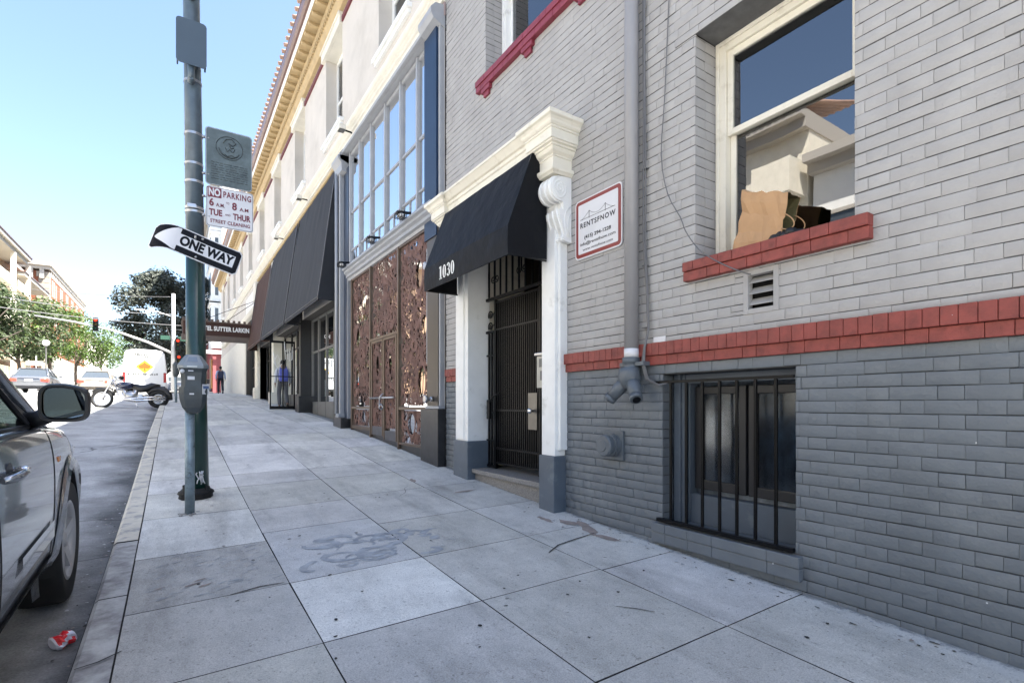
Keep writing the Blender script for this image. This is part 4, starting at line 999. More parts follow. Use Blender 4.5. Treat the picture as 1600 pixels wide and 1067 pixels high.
# ---- club front bay (Y 6.52 .. 11.86)
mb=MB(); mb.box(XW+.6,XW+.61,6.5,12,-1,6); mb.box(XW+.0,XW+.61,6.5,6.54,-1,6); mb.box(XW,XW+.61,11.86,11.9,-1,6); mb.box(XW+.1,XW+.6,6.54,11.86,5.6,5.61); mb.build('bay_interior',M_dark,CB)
FR=[11.02,10.35,9.64,8.86,8.12,7.42,7.08]
mb=MB()
for i,y in enumerate(FR): mb.box(3.14,3.22,y-.03,y+.03,3.0,5.36,0,.004)
for i in range(len(FR)-1):
    a,b=FR[i+1]+.03,FR[i]-.03
    mb.box(3.165,3.205,a,b,4.06,4.10); mb.box(3.165,3.205,a,b,3.26,3.29); mb.box(3.165,3.205,a,b,3.0,3.04); mb.box(3.165,3.205,a,b,5.30,5.36)
    if i<5: mb.box(3.17,3.20,(a+b)/2-.012,(a+b)/2+.012,3.04,3.26)
wf=mb.build('window',M_frame,CB)
for i in range(len(FR)-1):
    rn=random.Random(i); t=rn.uniform(-.002,.004)
    for (c,d,nm) in ((4.10,5.30,0),(3.29,4.06,0),(3.04,3.26,0)):
        g=MB(); a,b=FR[i+1]+.03,FR[i]-.03; x=3.185
        g.face([(x+t,a,c),(x-t,b,c),(x-t+.002,b,d),(x+t+.002,a,d)]); g.build('pane',M_glass,wf,fixn=False)
mb=MB()
mb.prism([(3.2,5.37),(3.03,5.39),(3.02,5.43),(3.06,5.46),(3.2,5.465)],6.9,11.6,'xz'); mb.box(3.08,3.2,6.9,11.6,5.365,5.372)
mb.prism([(3.2,5.30),(3.02,5.38),(2.98,5.45),(2.98,5.52),(3.05,5.60),(3.2,5.62)],6.53,6.98,'xz'); mb.prism([(3.2,5.20),(3.0,5.28),(2.98,5.40),(3.05,5.50),(3.2,5.50)],11.2,11.62,'xz')
split_loose(mb.build('window_head',M_frame,CB))
mb=MB(); mb.box(3.10,3.20,6.62,7.03,2.4,5.35,0,.004); mb.build('blue_panel',M_navy,CB)
mb=MB(); mb.box(3.13,3.20,6.55,6.61,2.4,5.5); mb.box(3.11,3.20,7.031,7.05,2.95,5.36); split_loose(mb.build('panel_edge',M_frame,CB))
mb=MB()
mb.prism([(3.2,2.62),(3.12,2.62),(3.10,2.66),(3.06,2.68),(3.06,2.73),(3.02,2.76),(3.02,2.80),(2.98,2.82),(2.98,2.85),(3.2,2.87)],6.56,11.0,'xz')
mb.prism([(3.2,2.88),(3.10,2.88),(3.09,2.94),(3.12,2.99),(3.2,2.995)],7.05,11.1,'xz')
split_loose(mb.build('door_head',M_frame,CB))
# rust screen: three laser-cut panels
def scroll_panel(mb,y0,y1,z0,z1,seed,x=3.165,mirror=False,dens=1.,holes=()):
    rnd=random.Random(seed); cnt=[0]; W,Hh=y1-y0,z1-z0
    def clampp(y,z): return (min(y1,max(y0,y)),min(z1,max(z0,z)))
    def ribbon(P,w,closed=False):
        cnt[0]+=1; d=x-(cnt[0]%160)*.00008
        k=len(P);A=[];B=[]
        for i in range(k):
            p=P[i]; q0=P[i-1] if (i>0 or closed) else P[i]; q1=P[(i+1)%k] if (i<k-1 or closed) else P[i]
            dy,dz=q1[0]-q0[0],q1[1]-q0[1]; L=math.hypot(dy,dz) or 1; ww=w*(1 if closed else (.35+.65*math.sin(PI*(i+.5)/k)))
            a=clampp(p[0]-dz/L*ww/2,p[1]+dy/L*ww/2); b=clampp(p[0]+dz/L*ww/2,p[1]-dy/L*ww/2); A.append(a);B.append(b)
        for i in range(k if closed else k-1):
            j=(i+1)%k
            for h in holes:
                if ((A[i][0]+B[j][0])/2-h[0])**2/h[2]**2+((A[i][1]+B[j][1])/2-h[1])**2/h[3]**2<1: break
            else: mb.face([(d,*A[i]),(d,*A[j]),(d,*B[j]),(d,*B[i])])
    def both(P,w,closed=False):
        ribbon(P,w,closed)
        if mirror: ribbon([(y0+y1-p[0],p[1]) for p in P],w,closed)
    N=int(W*Hh*135*dens*(.5 if mirror else 1))
    for i in range(N):
        cy=rnd.uniform(y0,(y0+y1)/2 if mirror else y1); cz=rnd.uniform(z0,z1); t=rnd.random(); r=rnd.uniform(.05,.17)
        if t<.42: # spiral scroll
            a0=rnd.uniform(0,6.28); s=rnd.choice((-1,1)); P=[(cy+r*(1-.8*k/16)*math.cos(a0+s*k*.42)*.8,cz+r*1.25*(1-.8*k/16)*math.sin(a0+s*k*.42)) for k in range(17)]; both(P,rnd.uniform(.024,.042))
        elif t<.62: # leaf
            a0=rnd.uniform(0,6.28); L=rnd.uniform(.12,.32); b=rnd.uniform(-.12,.12); P=[(cy+L*k/7*math.cos(a0)-b*math.sin(PI*k/7)*math.sin(a0),cz+L*k/7*math.sin(a0)+b*math.sin(PI*k/7)*math.cos(a0)) for k in range(8)]; both(P,rnd.uniform(.04,.065))
        elif t<.8: # long stem
            a0=PI/2+rnd.uniform(-.7,.7); L=rnd.uniform(.4,.9); b=rnd.uniform(-.2,.2); P=[(cy+L*k/11*math.cos(a0)+b*math.sin(2*PI*k/11),cz+L*k/11*math.sin(a0)) for k in range(12)]; both(P,rnd.uniform(.02,.035))
        else: # ring
            P=[(cy+r*.55*math.cos(k*PI/8),cz+r*.8*math.sin(k*PI/8)) for k in range(16)]; both(P,rnd.uniform(.014,.022),True)
    for h in holes:
        P=[(h[0]+h[2]*1.08*math.cos(k*PI/12),h[1]+h[3]*1.05*math.sin(k*PI/12)) for k in range(24)]
        hs=list(holes); 
        cnt[0]+=1
        for i in range(24):
            j=(i+1)%24; f=1.32; A=(h[0]+(P[i][0]-h[0])*f,h[1]+(P[i][1]-h[1])*f); B=(h[0]+(P[j][0]-h[0])*f,h[1]+(P[j][1]-h[1])*f)
            mb.face([(x-.014,*clampp(*P[i])),(x-.014,*clampp(*P[j])),(x-.014,*clampp(*B)),(x-.014,*clampp(*A))])
Sc=MB(); scroll_panel(Sc,9.68,10.80,-.02,2.62,3,mirror=True,holes=((10.05,2.05,.10,.20),(10.45,1.35,.10,.2),(10.5,.55,.1,.22))); scroll_panel(Sc,9.68,10.80,-.42,-.10,4,holes=((10.1,-.24,.10,.13),)) 
p1=Sc.build('screen_panel',M_rust,CB,fixn=False)
Sc=MB(); scroll_panel(Sc,8.22,9.54,1.24,2.62,5,mirror=True); p2=Sc.build('screen_panel',M_rust,CB,fixn=False)
Sc=MB(); scroll_panel(Sc,6.98,8.10,-.02,2.60,6,mirror=True,holes=((7.35,2.0,.12,.22),(7.25,.35,.13,.24),(7.15,1.2,.09,.15))); scroll_panel(Sc,7.05,8.10,-.62,-.10,7,holes=((7.65,-.30,.13,.17),)); p3=Sc.build('screen_panel',M_rust,CB,fixn=False)
for (a,b,s) in ((8.22,8.865,8),(8.895,9.54,9)):
    D=MB(); z0=-.62 if a<8.5 else -.56
    # mirrored leaves share their pattern
    M2=MB(); scroll_panel(M2,8.22,8.865,-.42,1.16,8,x=3.15,dens=1.25,holes=((8.55,.72,.075,.19),))
    if a>8.5: M2.v=[(v[0],17.76-v[1],v[2]) for v in M2.v]
    lf=M2.build('door_leaf',M_rust,CB,fixn=False)
    E_=MB(); E_.box(3.12,3.165,a,a+.045,z0,1.18,0,.003); E_.box(3.12,3.165,b-.045,b,z0,1.18,0,.003); E_.box(3.12,3.165,a+.045,b-.045,1.135,1.18,0,.003); E_.build('leaf_frame',M_bronze,lf)
    E_=MB(); E_.box(3.13,3.165,a+.046,b-.046,z0,z0+.16,0,.003); E_.build('kick_plate',mat('kick_plate_grey',(.10,.10,.11),.35,metal=.6,var=.2,vs=6),lf)
E_=MB(); E_.tube([(3.09,8.27,.12),(3.09,9.49,.12)],.016,8); E_.tube([(3.12,8.84,.2),(3.06,8.86,.14),(3.06,8.9,-.02)],.012,8); E_.tube([(3.08,8.88,.02),(3.05,8.88,-.05),(3.09,8.88,-.1),(3.12,8.88,-.04),(3.08,8.88,.02)],.013,8); E_.build('door_handle',M_steel,CB)
E_=MB()
for y in (10.83,9.61,8.16): E_.box(3.12,3.20,y-.025,y+.025,-.85,2.62,0,.003)
for (a,b) in ((9.63,10.8),(6.98,8.13)): E_.box(3.125,3.19,a,b,-.085,-.04,0,.003); E_.box(3.13,3.19,a,b,2.585,2.62,0,.003)
E_.box(3.12,3.19,8.19,9.58,1.185,1.235,0,.003)
E_.box(3.13,3.19,9.64,10.8,-.50,-.43,0,.003); E_.box(3.13,3.19,6.98,8.13,-.66,-.625,0,.003)
split_loose(E_.build('screen_frame',M_bronze,CB))
g=MB(); g.face([(3.175,6.9,-.7),(3.175,10.82,-.7),(3.175,10.82,2.62),(3.175,6.9,2.62)]); g.build('screen_glass',glass('screen_glass',(.1,.1,.1),1.55,wav=.5),CB,fixn=False)
g=MB(); g.box(3.17,3.3,6.98,8.13,-1.2,-.66); g.box(3.172,3.3,8.13,10.86,-1.2,-.5); split_loose(g.build('screen_base',M_blkpan,CB))
# brown panel with two lamps and black pedestal
mb=MB(); mb.box(3.12,3.22,6.60,6.975,-.02,2.6,0,.004); mb.build('brown_panel',M_brownpan,CB)
mb=MB(); mb.box(3.13,3.22,6.975,7.02,.6,2.3,0,.003); mb.box(3.10,3.22,6.54,6.995,-.06,-.021,0,.004); mb.box(3.13,3.21,6.555,6.595,-.02,2.6,0,.003); split_loose(mb.build('panel_edge',M_frame,CB))
mb=MB(); mb.box(3.08,3.25,6.525,7.12,-1.3,-.065,0,.006); mb.build('pedestal',M_blkpan,CB)
# navy column and pilaster between bays, dark pedestal
mb=MB(); mb.box(3.13,3.25,11.06,11.40,-.3,5.1,0,.004); mb.build('column',mat('dark_navy_paint',(.018,.028,.05),.3,var=.2),CB)
mb=MB(); mb.box(3.05,3.25,11.42,11.52,-.25,5.2,0,.01); mb.tube([(3.03,11.62,-.2),(3.03,11.62,5.1)],.04,10); mb.box(3.10,3.22,11.03,11.055,-.3,3,0,.004); mb.box(3.0,3.2,11.36,11.60,-.28,-.2,0,.01); mb.prism([(3.2,5.0),(3.03,5.05),(3.02,5.2),(2.95,5.3),(2.95,5.36),(3.2,5.38)],11.2,11.75,'xz'); mb.build('pilaster',M_frame,CB)
mb=MB(); mb.box(2.98,3.25,11.10,11.72,-1.0,-.285,0,.01); mb.build('pedestal',M_blkpan,CB)
# ---- shopfronts
def shopfront(y0,y1,zb,zt,divs,door,nm='shopfront',depth=.28,mid=1.85):
    x=XW+depth
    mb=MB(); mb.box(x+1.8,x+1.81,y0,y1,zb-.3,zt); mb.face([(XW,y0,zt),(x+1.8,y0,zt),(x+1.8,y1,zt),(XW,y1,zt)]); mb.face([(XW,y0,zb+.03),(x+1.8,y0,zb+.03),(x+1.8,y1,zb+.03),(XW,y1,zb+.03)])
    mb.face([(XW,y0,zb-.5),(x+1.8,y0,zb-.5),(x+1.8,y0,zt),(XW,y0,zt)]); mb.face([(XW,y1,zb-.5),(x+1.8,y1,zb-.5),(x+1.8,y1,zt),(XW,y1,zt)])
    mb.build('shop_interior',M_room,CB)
    f=MB(); 
    for y in divs: f.box(x-.03,x+.04,y-.035,y+.035,zb,zt,0,.004)
    for a,b in zip(divs,divs[1:]):
        lo,hi=min(a,b)+.035,max(a,b)-.035
        f.box(x-.02,x+.03,lo,hi,mid,mid+.06,0,.003); f.box(x-.02,x+.03,lo,hi,zt-.06,zt)
        if (a,b) not in door: f.box(x-.04,x+.05,lo,hi,zb,zb+.5,0,.008)
        else: f.box(x-.015,x+.03,lo,hi,zb+.02,zb+.14,0,.003); f.box(x-.015,x+.03,(lo+hi)/2-.03,(lo+hi)/2+.03,zb+.14,mid,0,.003)
    fo=f.build(nm,M_greywood if door else M_dframe,CB)
    for a,b in zip(divs,divs[1:]):
        g=MB(); lo,hi=min(a,b)+.03,max(a,b)-.03; g.face([(x,lo,zb+.1),(x,hi,zb+.1),(x,hi,zt-.05),(x,lo,zt-.05)]); g.build('pane',M_shopglass,fo,fixn=False)
        if (a,b) in door:
            g=MB(); g.face([(x+.05,lo,zb+.1),(x+.05,hi,zb+.1),(x+.05,hi,mid),(x+.05,lo,mid)]); g.build('door_blind',M_white,fo)
shopfront(11.95,16.05,-.42,2.5,[11.98,12.5,13.5,14.3,15.2,16.0],[(12.5,13.5)],mid=1.5)
shopfront(16.25,20.6,-.15,2.5,[16.3,17.3,18.2,19.2,20.5],[])
shopfront(20.9,24.9,.08,2.5,[20.95,22.2,23.4,24.85],[])
shopfront(25.6,30,.25,4.2,[25.65,26.9,28.3,29.95],[])
mb=MB(); mb.box(3.14,3.5,11.76,11.96,-.6,5.3); mb.box(3.14,3.5,16.04,16.26,-.5,5.3); mb.box(3.05,3.5,15.85,16.35,-.6,.25,0,.02); split_loose(mb.build('shop_pier',M_dframe,CB))
mb=MB(); mb.box(3.08,3.5,20.55,20.95,-.3,5.3,0,.02); mb.box(2.98,3.5,20.5,21.0,-.4,.45,0,.03); mb.box(3.08,3.5,24.9,25.65,-.3,5.3,0,.02); mb.box(2.98,3.5,24.95,25.5,-.4,.75,0,.03); split_loose(mb.build('pilaster',M_cream,CB))
# transom windows under the string course, seen above the brown awning
mb=MB(); 
mb.box(3.0,3.2,24.9,25.6,4.6,5.4,0,.05); mb.prism([(3.2,4.15),(3.05,4.2),(3.0,4.3),(3.0,4.4),(3.2,4.45)],25.5,44,'xz'); split_loose(mb.build('lower_cornice',M_strip,CB))
mb=MB(); mb.face([(3.19,26,4.5),(3.19,30,4.5),(3.19,30,5.4),(3.19,26,5.4)])
mb.build('clerestory',M_white,CB)
# big sloping awnings
def bigawn(y0,y1,top,mt,lab):
    t=thing('awning',lab,'awning',(3.2,(y0+y1)/2,2.35))
    pts=[(3.10,top),(3.0,top-.7),(2.90,top-1.45),(2.80,3.15),(2.70,2.42),(2.70,2.34)]
    awning_mesh(y0,y1,pts,mt,'canvas',t,.006,int(y0)); mb=MB()
    for y in (y0+.02,y1-.02): mb.tube([(3.12,y,2.36),(2.72,y,2.36),(3.08,y,top-.1)],.014,6)
    mb.tube([(2.72,y0,2.35),(2.72,y1,2.35)],.014,6); mb.build('awning_frame',M_black,t)
    mb=MB()
    for y in (y0,y1): mb.tube([(p[0]-.004,y,p[1]) for p in pts],.012,6)
    mb.tube([(2.697,y0,2.42),(2.697,y1,2.42)],.007,5); mb.build('piping',M_cable,t); return t
bigawn(11.92,15.92,5.37,M_charc,'large steep charcoal canvas awning, nearest of the three over the shopfronts')
bigawn(16.2,20.6,5.37,M_charc,'steep charcoal canvas awning between the nearest awning and the brown one')
bigawn(20.95,24.9,5.3,M_brownawn,'steep dark brown canvas awning beside the hotel canopy')
# hotel canopy
hc=thing('hotel_canopy','brown hotel canopy reaching over the sidewalk with white lettering on its side','canopy',(3.1,25.4,2.9))
mb=MB(); mb.prism([(.35,2.88),(3.18,2.88),(3.18,3.42),(.35,3.42)],24.75,26.7,'xz'); mb.build('canopy_skirt',M_brownawn,hc)
mb=MB(); mb.box(.30,3.18,24.70,26.75,3.42,3.47,0,.01); 
for i in range(14): mb.box(.32+i*.2,.42+i*.2,24.68,24.72,3.46,3.56,0,.02)
mb.box(.30,3.18,24.70,26.75,2.84,2.88,0,.01); mb.build('canopy_edge',mat('canopy_edge_brown',(.10,.07,.055),.6),hc)
text('HOTEL SUTTER LARKIN',.25,M_white_e,(1.78,24.742,3.17),(1,0,0),(0,0,1),hc,bold=.011,spacing=1.05,name='lettering',fitw=1.95)
mb=MB()
for x in (.9,1.8): mb.tube([(x,24.9,3.45),(3.15,24.9,4.6)],.012,5)
mb.build('tie_rod',M_black,hc)
# glass screen doors standing out from the shopfront
gd=thing('glass_doors','pair of black framed glass doors standing open over the sidewalk with white scribbled letters','glass door',(2.9,17.25,gw(17)))
zb=gw(17.2)+.02
fo=MB(); xa=[2.50,2.86,3.19]
for x in xa: fo.box(x-.02,x+.02,17.22,17.26,zb,zb+2.12,0,.003)
for a,b in zip(xa,xa[1:]): fo.box(a+.02,b-.02,17.22,17.26,zb,zb+.10); fo.box(a+.02,b-.02,17.22,17.26,zb+2.05,zb+2.12); fo.box(a+.02,b-.02,17.23,17.25,zb+1.0,zb+1.03)
fo.build('door_frame',M_black,gd)
for a,b in zip(xa,xa[1:]): g=MB(); g.face([(a,17.24,zb+.1),(b,17.24,zb+.1),(b,17.24,zb+2.05),(a,17.24,zb+2.05)]); g.build('pane',glass('door_glass',(.85,.88,.9),1.35),gd)
mb=MB()
def scr(P,r=.012): mb.tube([(p[0],17.21,zb+p[1]) for p in P],r,6)
scr([(2.58,1.75),(2.66,1.35),(2.78,1.50),(2.70,1.70),(2.60,1.45),(2.72,1.25),(2.82,1.40)]); scr([(2.90,2.1),(2.93,1.55)]); scr([(2.93,1.8),(2.99,1.88),(3.0,1.55)]); scr([(3.05,1.9),(3.04,1.5),(3.12,1.55),(3.13,1.95)])
mb.build('lettering',M_white_e,gd)
# lamps on the facade
def flood(x,y,z,lab):
    t=thing('floodlight',lab,'floodlight',(x,y,z),'floodlights on the string course')
    mb=MB(); mb.box(x-.07,x+.07,y-.10,y+.10,z-.05,z+.05,0,.012); mb.build('housing',M_strip,t)
    mb=MB(); mb.face([(x-.06,y-.09,z-.053),(x+.06,y-.09,z-.053),(x+.06,y+.09,z-.053),(x-.06,y+.09,z-.053)]); mb.build('lens',M_greywood,t)
    mb=MB(); mb.tube([(x+.05,y+.05,z),(x+.22,y+.1,z+.02),(3.1,y+.1,z)],.018,6); mb.build('bracket',M_black,t)
flood(2.86,10.6,5.62,'cream floodlight above the big grey window, largest of the three')
flood(2.86,14.8,5.62,'cream floodlight above the nearest charcoal awning, middle of the three')
flood(2.86,18.5,5.55,'cream floodlight above the second charcoal awning, smallest of the three')
def cage(y,lab):
    t=thing('cage_lamp',lab,'wall lamp',(2.95,y,2.88),'caged lamps over the rusted screen')
    mb=MB(); mb.tube([(3.06,y,2.95),(2.90,y,2.93)],.022,8); mb.lathe([(.05,.0),(.075,.02),(.075,.04)],(2.90,y,2.89),'z',14); mb.build('base',M_black,t)
    mb=MB(); mb.sphere((2.90,y,2.88),.05,10,0,1,1.6,.8); mb.build('bulb_glass',M_curtain,t)
    mb=MB()
    for k in range(4): 
        dx=-.06+.04*k; mb.tube([(2.90+dx,y-.10,2.93),(2.90+dx,y-.09,2.84),(2.90+dx,y+.09,2.84),(2.90+dx,y+.10,2.93)],.005,5)
    for k in (-1,0,1): mb.tube([(2.83,y+k*.05,2.93),(2.84,y+k*.05,2.84),(2.96,y+k*.05,2.84),(2.97,y+k*.05,2.93)],.005,5)
    mb.build('cage',M_black,t)
cage(7.45,'caged wall lamp above the right rusted panel'); cage(8.85,'caged wall lamp above the rusted double doors'); cage(10.75,'caged wall lamp above the left rusted panel')
for z,lab in ((1.98,'small round steel lamp high on the brown metal panel'),(.08,'small round steel lamp at the foot of the brown metal panel')):
    t=thing('spot_lamp',lab,'lamp',(3.11,6.78,z),'round lamps on the brown panel'); mb=MB(); mb.lathe([(.035,0),(.035,-.03),(.02,-.045)],(3.12,6.78,z),'x',14); mb.build('base',M_steel,t); mb=MB(); mb.lathe([(.018,-.04),(.05,-.10),(.055,-.13),(.045,-.13)],(3.12,6.78,z),'x',14); mb.build('shade',M_steel,t)
for y,z in ((15.2,5.35),(12.2,5.4)): pass
# ---------------------------------------------------------------- street pole with signs
zg=G(.2,6.2)
sp_=thing('street_pole','tall dark green steel pole at the kerb with metal bands and street signs','pole',(.2,6.2,zg))
mb=MB(); mb.tube([(.215,6.2,zg+.06),(.205,6.2,0),(.192,6.2,1.55)],[.103,.094,.084],28); mb.build('lower_shaft',M_green,sp_)
mb=MB(); mb.tube([(.192,6.2,1.55),(.172,6.2,3.2),(.145,6.2,5.2),(.11,6.2,8.5)],[.0838,.077,.071,.062],28); mb.build('upper_shaft',M_galv,sp_)
mb=MB(); mb.lathe([(.12,.10),(.13,.085),(.155,.07),(.165,.045),(.15,.03),(.155,.0),(.15,-.03)],(.2,6.2,zg),'z',10); 
for k in range(4): a=PI/4+k*PI/2; mb.lathe([(.022,.07),(.022,.12),(.0,.125)],(.2+.135*math.cos(a),6.2+.135*math.sin(a),zg),'z',6,sm=False)
mb.build('base_plate',M_rubber,sp_)
mb=MB(); rnd=random.Random(3)
for i in range(5):
    P=[(.215+.02*rnd.uniform(-1,1)+.01*i,6.095,zg+.14+.03*k+.02*rnd.random()) for k in range(5)]; mb.tube(P,.006,5)
mb.build('tag_paint',M_signw,sp_)
mb=MB()
for z,r in ((2.765,.0800),(2.46,.081),(2.277,.082),(2.01,.083),(1.97,.083),(3.30,.078)):
    mb.lathe([(r,-.012),(r+.004,-.012),(r+.004,.012),(r,.012)],(.192-(z-1.55)*.012,6.2,z),'z',28,sm=False)
    if z in (2.01,): mb.box(.12,.20,6.09,6.11,z-.02,z+.02,0,.004)
split_loose(mb.build('band',M_steel,sp_))
mb=MB()
for z in (3.27,4.12): mb.lathe([(.03,0),(.035,-.04),(.02,-.05),(.02,-.08)],(.155,6.12,z),'y',12); mb.tube([(.155,6.05,z),(.155,6.04,z+.10)],.02,8)
mb.build('fitting',M_galv,sp_)
def signplate(name,lab,cat,x0,x1,z0,z1,y,r,mt,mt2,brd=.012):
    t=thing(name,lab,cat,((x0+x1)/2,y,(z0+z1)/2))
    def rr(x0,x1,z0,z1,r): return rrect(x0,x1,z0,z1,r)
    mb=MB(); mb.prism(rr(x0,x1,z0,z1,r),y,y+.003,'xz'); mb.build('sign_plate',mt,t)
    mb=MB(); mb.prism(rr(x0+brd*.6,x1-brd*.6,z0+brd*.6,z1-brd*.6,r*.85),y-.0012,y-.0001,'xz'); mb.build('border',mt2,t)
    mb=MB(); mb.prism(rr(x0+brd,x1-brd,z0+brd,z1-brd,r*.8),y-.0024,y-.0013,'xz'); mb.build('face',mt,t)
    mb=MB()
    for z in (z1-.12,z0+.10): mb.tube([(.25,y+.01,z),(x0+.03,y+.006,z)],.010,8); mb.sphere((.262,y-.002,z),.018,8); mb.sphere((x0+.03,y-.003,z),.007,6)
    mb.build('bracket',M_steel,t); return t
pq=signplate('plaque','grey-green rounded plaque with a worn round seal, topmost sign on the green pole','plaque',.28,.713,2.285,2.88,6.16,.035,M_signg,M_signw,.008)
UX=(1,0,0)
mb=MB()
mb.tube([(.50+.125*math.cos(R(a)),6.155,2.70+.12*math.sin(R(a))) for a in range(0,360,15)],.0035,5,closed=True)
mb.tube([(.50+.10*math.cos(R(a)),6.154,2.70+.10*math.sin(R(a))) for a in range(190,345,12)],.005,5)
for P in ([(.44,2.74),(.47,2.79),(.52,2.80),(.56,2.76),(.53,2.73),(.49,2.75)],[(.46,2.70),(.48,2.66),(.50,2.69),(.53,2.66),(.55,2.70)],[(.50,2.73),(.515,2.70),(.54,2.715)],[(.45,2.63),(.48,2.61),(.52,2.63),(.55,2.615)]):
    mb.tube([(p[0],6.154,p[1]) for p in P],.0045,5)
rnd=random.Random(8)
for k in range(8):
    z=2.525-.024*k; x=.33
    while x<.66:
        L=rnd.uniform(.02,.07); mb.tube([(x,6.156,z+rnd.uniform(-.003,.003)),(min(.67,x+L),6.156,z)],.0028,4); x+=L+.012
mb.build('emblem',mat('worn_relief',(.035,.045,.048),.5,var=.3,vs=20),pq)
npk=signplate('parking_sign','white NO PARKING street cleaning sign with maroon lettering below the plaque','sign',.285,.725,1.85,2.27,6.155,.03,M_signw,M_inkg,.010)
ys=6.151
mb=MB(); mb.box(.300,.425,ys,ys+.0009,2.155,2.256); mb.build('no_panel',M_inkr,npk)
text('NO',.105,M_signw,(.362,ys-.0005,2.205),UX,VF,npk,bold=.0045,fitw=.105)
text('PARKING',.088,M_inkr,(.573,ys,2.20),UX,VF,npk,bold=.0022,spacing=1.15,fitw=.262)
text('6',.105,M_inkr,(.335,ys,2.097),UX,VF,npk,bold=.0035,fitw=.042); text('A.M.',.052,M_inkr,(.415,ys,2.080),UX,VF,npk,bold=.001,fitw=.08); text('TO',.032,M_inkr,(.482,ys,2.115),UX,VF,npk,fitw=.03)
text('8',.105,M_inkr,(.545,ys,2.092),UX,VF,npk,bold=.0035,fitw=.045); text('A.M',.052,M_inkr,(.635,ys,2.075),UX,VF,npk,bold=.001,fitw=.085)
text('TUE',.088,M_inkr,(.372,ys,1.997),UX,VF,npk,bold=.0032,fitw=.120); text('AND',.032,M_inkr,(.483,ys,1.992),UX,VF,npk,fitw=.05); text('THUR',.088,M_inkr,(.615,ys,1.985),UX,VF,npk,bold=.0032,fitw=.168)
text('STREET CLEANING',.050,M_inkr,(.508,ys,1.908),UX,VF,npk,bold=.0012,spacing=1.05,fitw=.37)
# one way sign, tilted, left end bent
ow=thing('one_way_sign','black ONE WAY sign with a white arrow, tilted and bent, strapped to the green pole','sign',(.19,6.08,1.62))
L_,Hh=.80,.262; th=R(-17.5)
def owp(u,v,d=0.):
    # u along sign (-.5..), v up; left end curls back
    y=6.085-d
    if u<-.19: t=(-.19-u); y+= t*t*2.2; 
    if u>.30: y+=(u-.30)**2*1.2
    y+=.01*math.sin(u*9)
    x=.205+u*math.cos(th)-v*math.sin(th); z=1.592+u*math.sin(th)+v*math.cos(th)
    if u<-.19: z-= (-.19-u)**2*1.3; 
    return (x,y,z)
def sheet(mb,u0,u1,v0,v1,d,m,nu=26,r=0):
    vs=[];nv=4
    for i in range(nu+1):
        u=u0+(u1-u0)*i/nu
        k=1.
        if r: 
            e=min(u-u0,u1-u); k=1-(max(0,r-e)/((v1-v0)/2))*(1-math.sqrt(max(0,1-((r-e)/r)**2)) if e<r else 0)*1.0 if e<r else 1
        for j in range(nv+1):
            v=(v0+v1)/2+((v1-v0)*(j/nv-.5))*k; vs.append(owp(u,v,d))
    mb.mesh(vs,[(i*(nv+1)+j,(i+1)*(nv+1)+j,(i+1)*(nv+1)+j+1,i*(nv+1)+j+1) for i in range(nu) for j in range(nv)],m)
mb=MB(); sheet(mb,-L_/2,L_/2,-Hh/2,Hh/2,0,0,30,.03); sheet(mb,-L_/2,L_/2,-Hh/2,Hh/2,-.003,0,30,.03); mb.build('sign_plate',M_signw,ow)
mb=MB(); sheet(mb,-L_/2+.010,L_/2-.010,-Hh/2+.010,Hh/2-.010,.002,0,30,.025); mb.build('black_field',M_signk,ow)
mb=MB(); sheet(mb,-.17,.345,-.062,.062,.004,0,16)
# arrow head
hv=[(-.17,-.062),(-.17,.062)]
for i in range(12):
    u0,u1=-.37+.017*i,-.37+.017*(i+1)
    h0,h1=min(.112,.006+.112*((i)/11)**.75),min(.112,.006+.112*((i+1)/11)**.75)
    mb.face([owp(u0,-h0,.004),owp(u1,-h1,.004),owp(u1,h1,.004),owp(u0,h0,.004)])
mb.build('arrow',M_signw,ow)
def owtext(s,size,uc,vc,mt,name='lettering',sx=1,bold=0):
    ob=text(s,size,mt,(0,0,0),(1,0,0),(0,0,1),None,name,bold=bold,sx=sx)
    for v in ob.data.vertices:
        p=owp(uc+v.co.x,vc+v.co.z,.0045+ (.0006 if v.co.y<0 else 0)); v.co=Vector(p)-wloc(ow)
    ob.parent=ow; return ob
owtext('ONE WAY',.128,.088,0,M_signk,sx=.80,bold=.0065)
mb=MB()
for (u,v) in ((0.02,.10),(.02,-.10)): p=owp(u,v,.006); mb.sphere(p,.012,8)
mb.tube([(.19,6.10,1.66),(.19,6.06,1.70)],.01,6); mb.build('bolt',M_steel,ow)
# metal box on the pole
bx=thing('pole_box','blue-grey rounded metal box plate near the top of the green pole','metal box',(.155,6.02,3.6))
mb=MB(); mb.prism(rrect(.025,.285,3.375,3.82,.035),6.005,6.015,'xz'); mb.build('cover',M_boxslate,bx)
mb=MB(); mb.box(.03,.045,6.015,6.085,3.38,3.80,0,.003); mb.box(.265,.28,6.015,6.085,3.38,3.80,0,.003); mb.box(.045,.265,6.015,6.085,3.79,3.80); mb.build('side_flange',M_boxslate,bx)
mb=MB(); mb.tube([(.155,6.06,3.45),(.155,6.06,3.30),(.155,6.09,3.24)],[.035,.03,.034],12); mb.build('conduit',M_galv,bx)
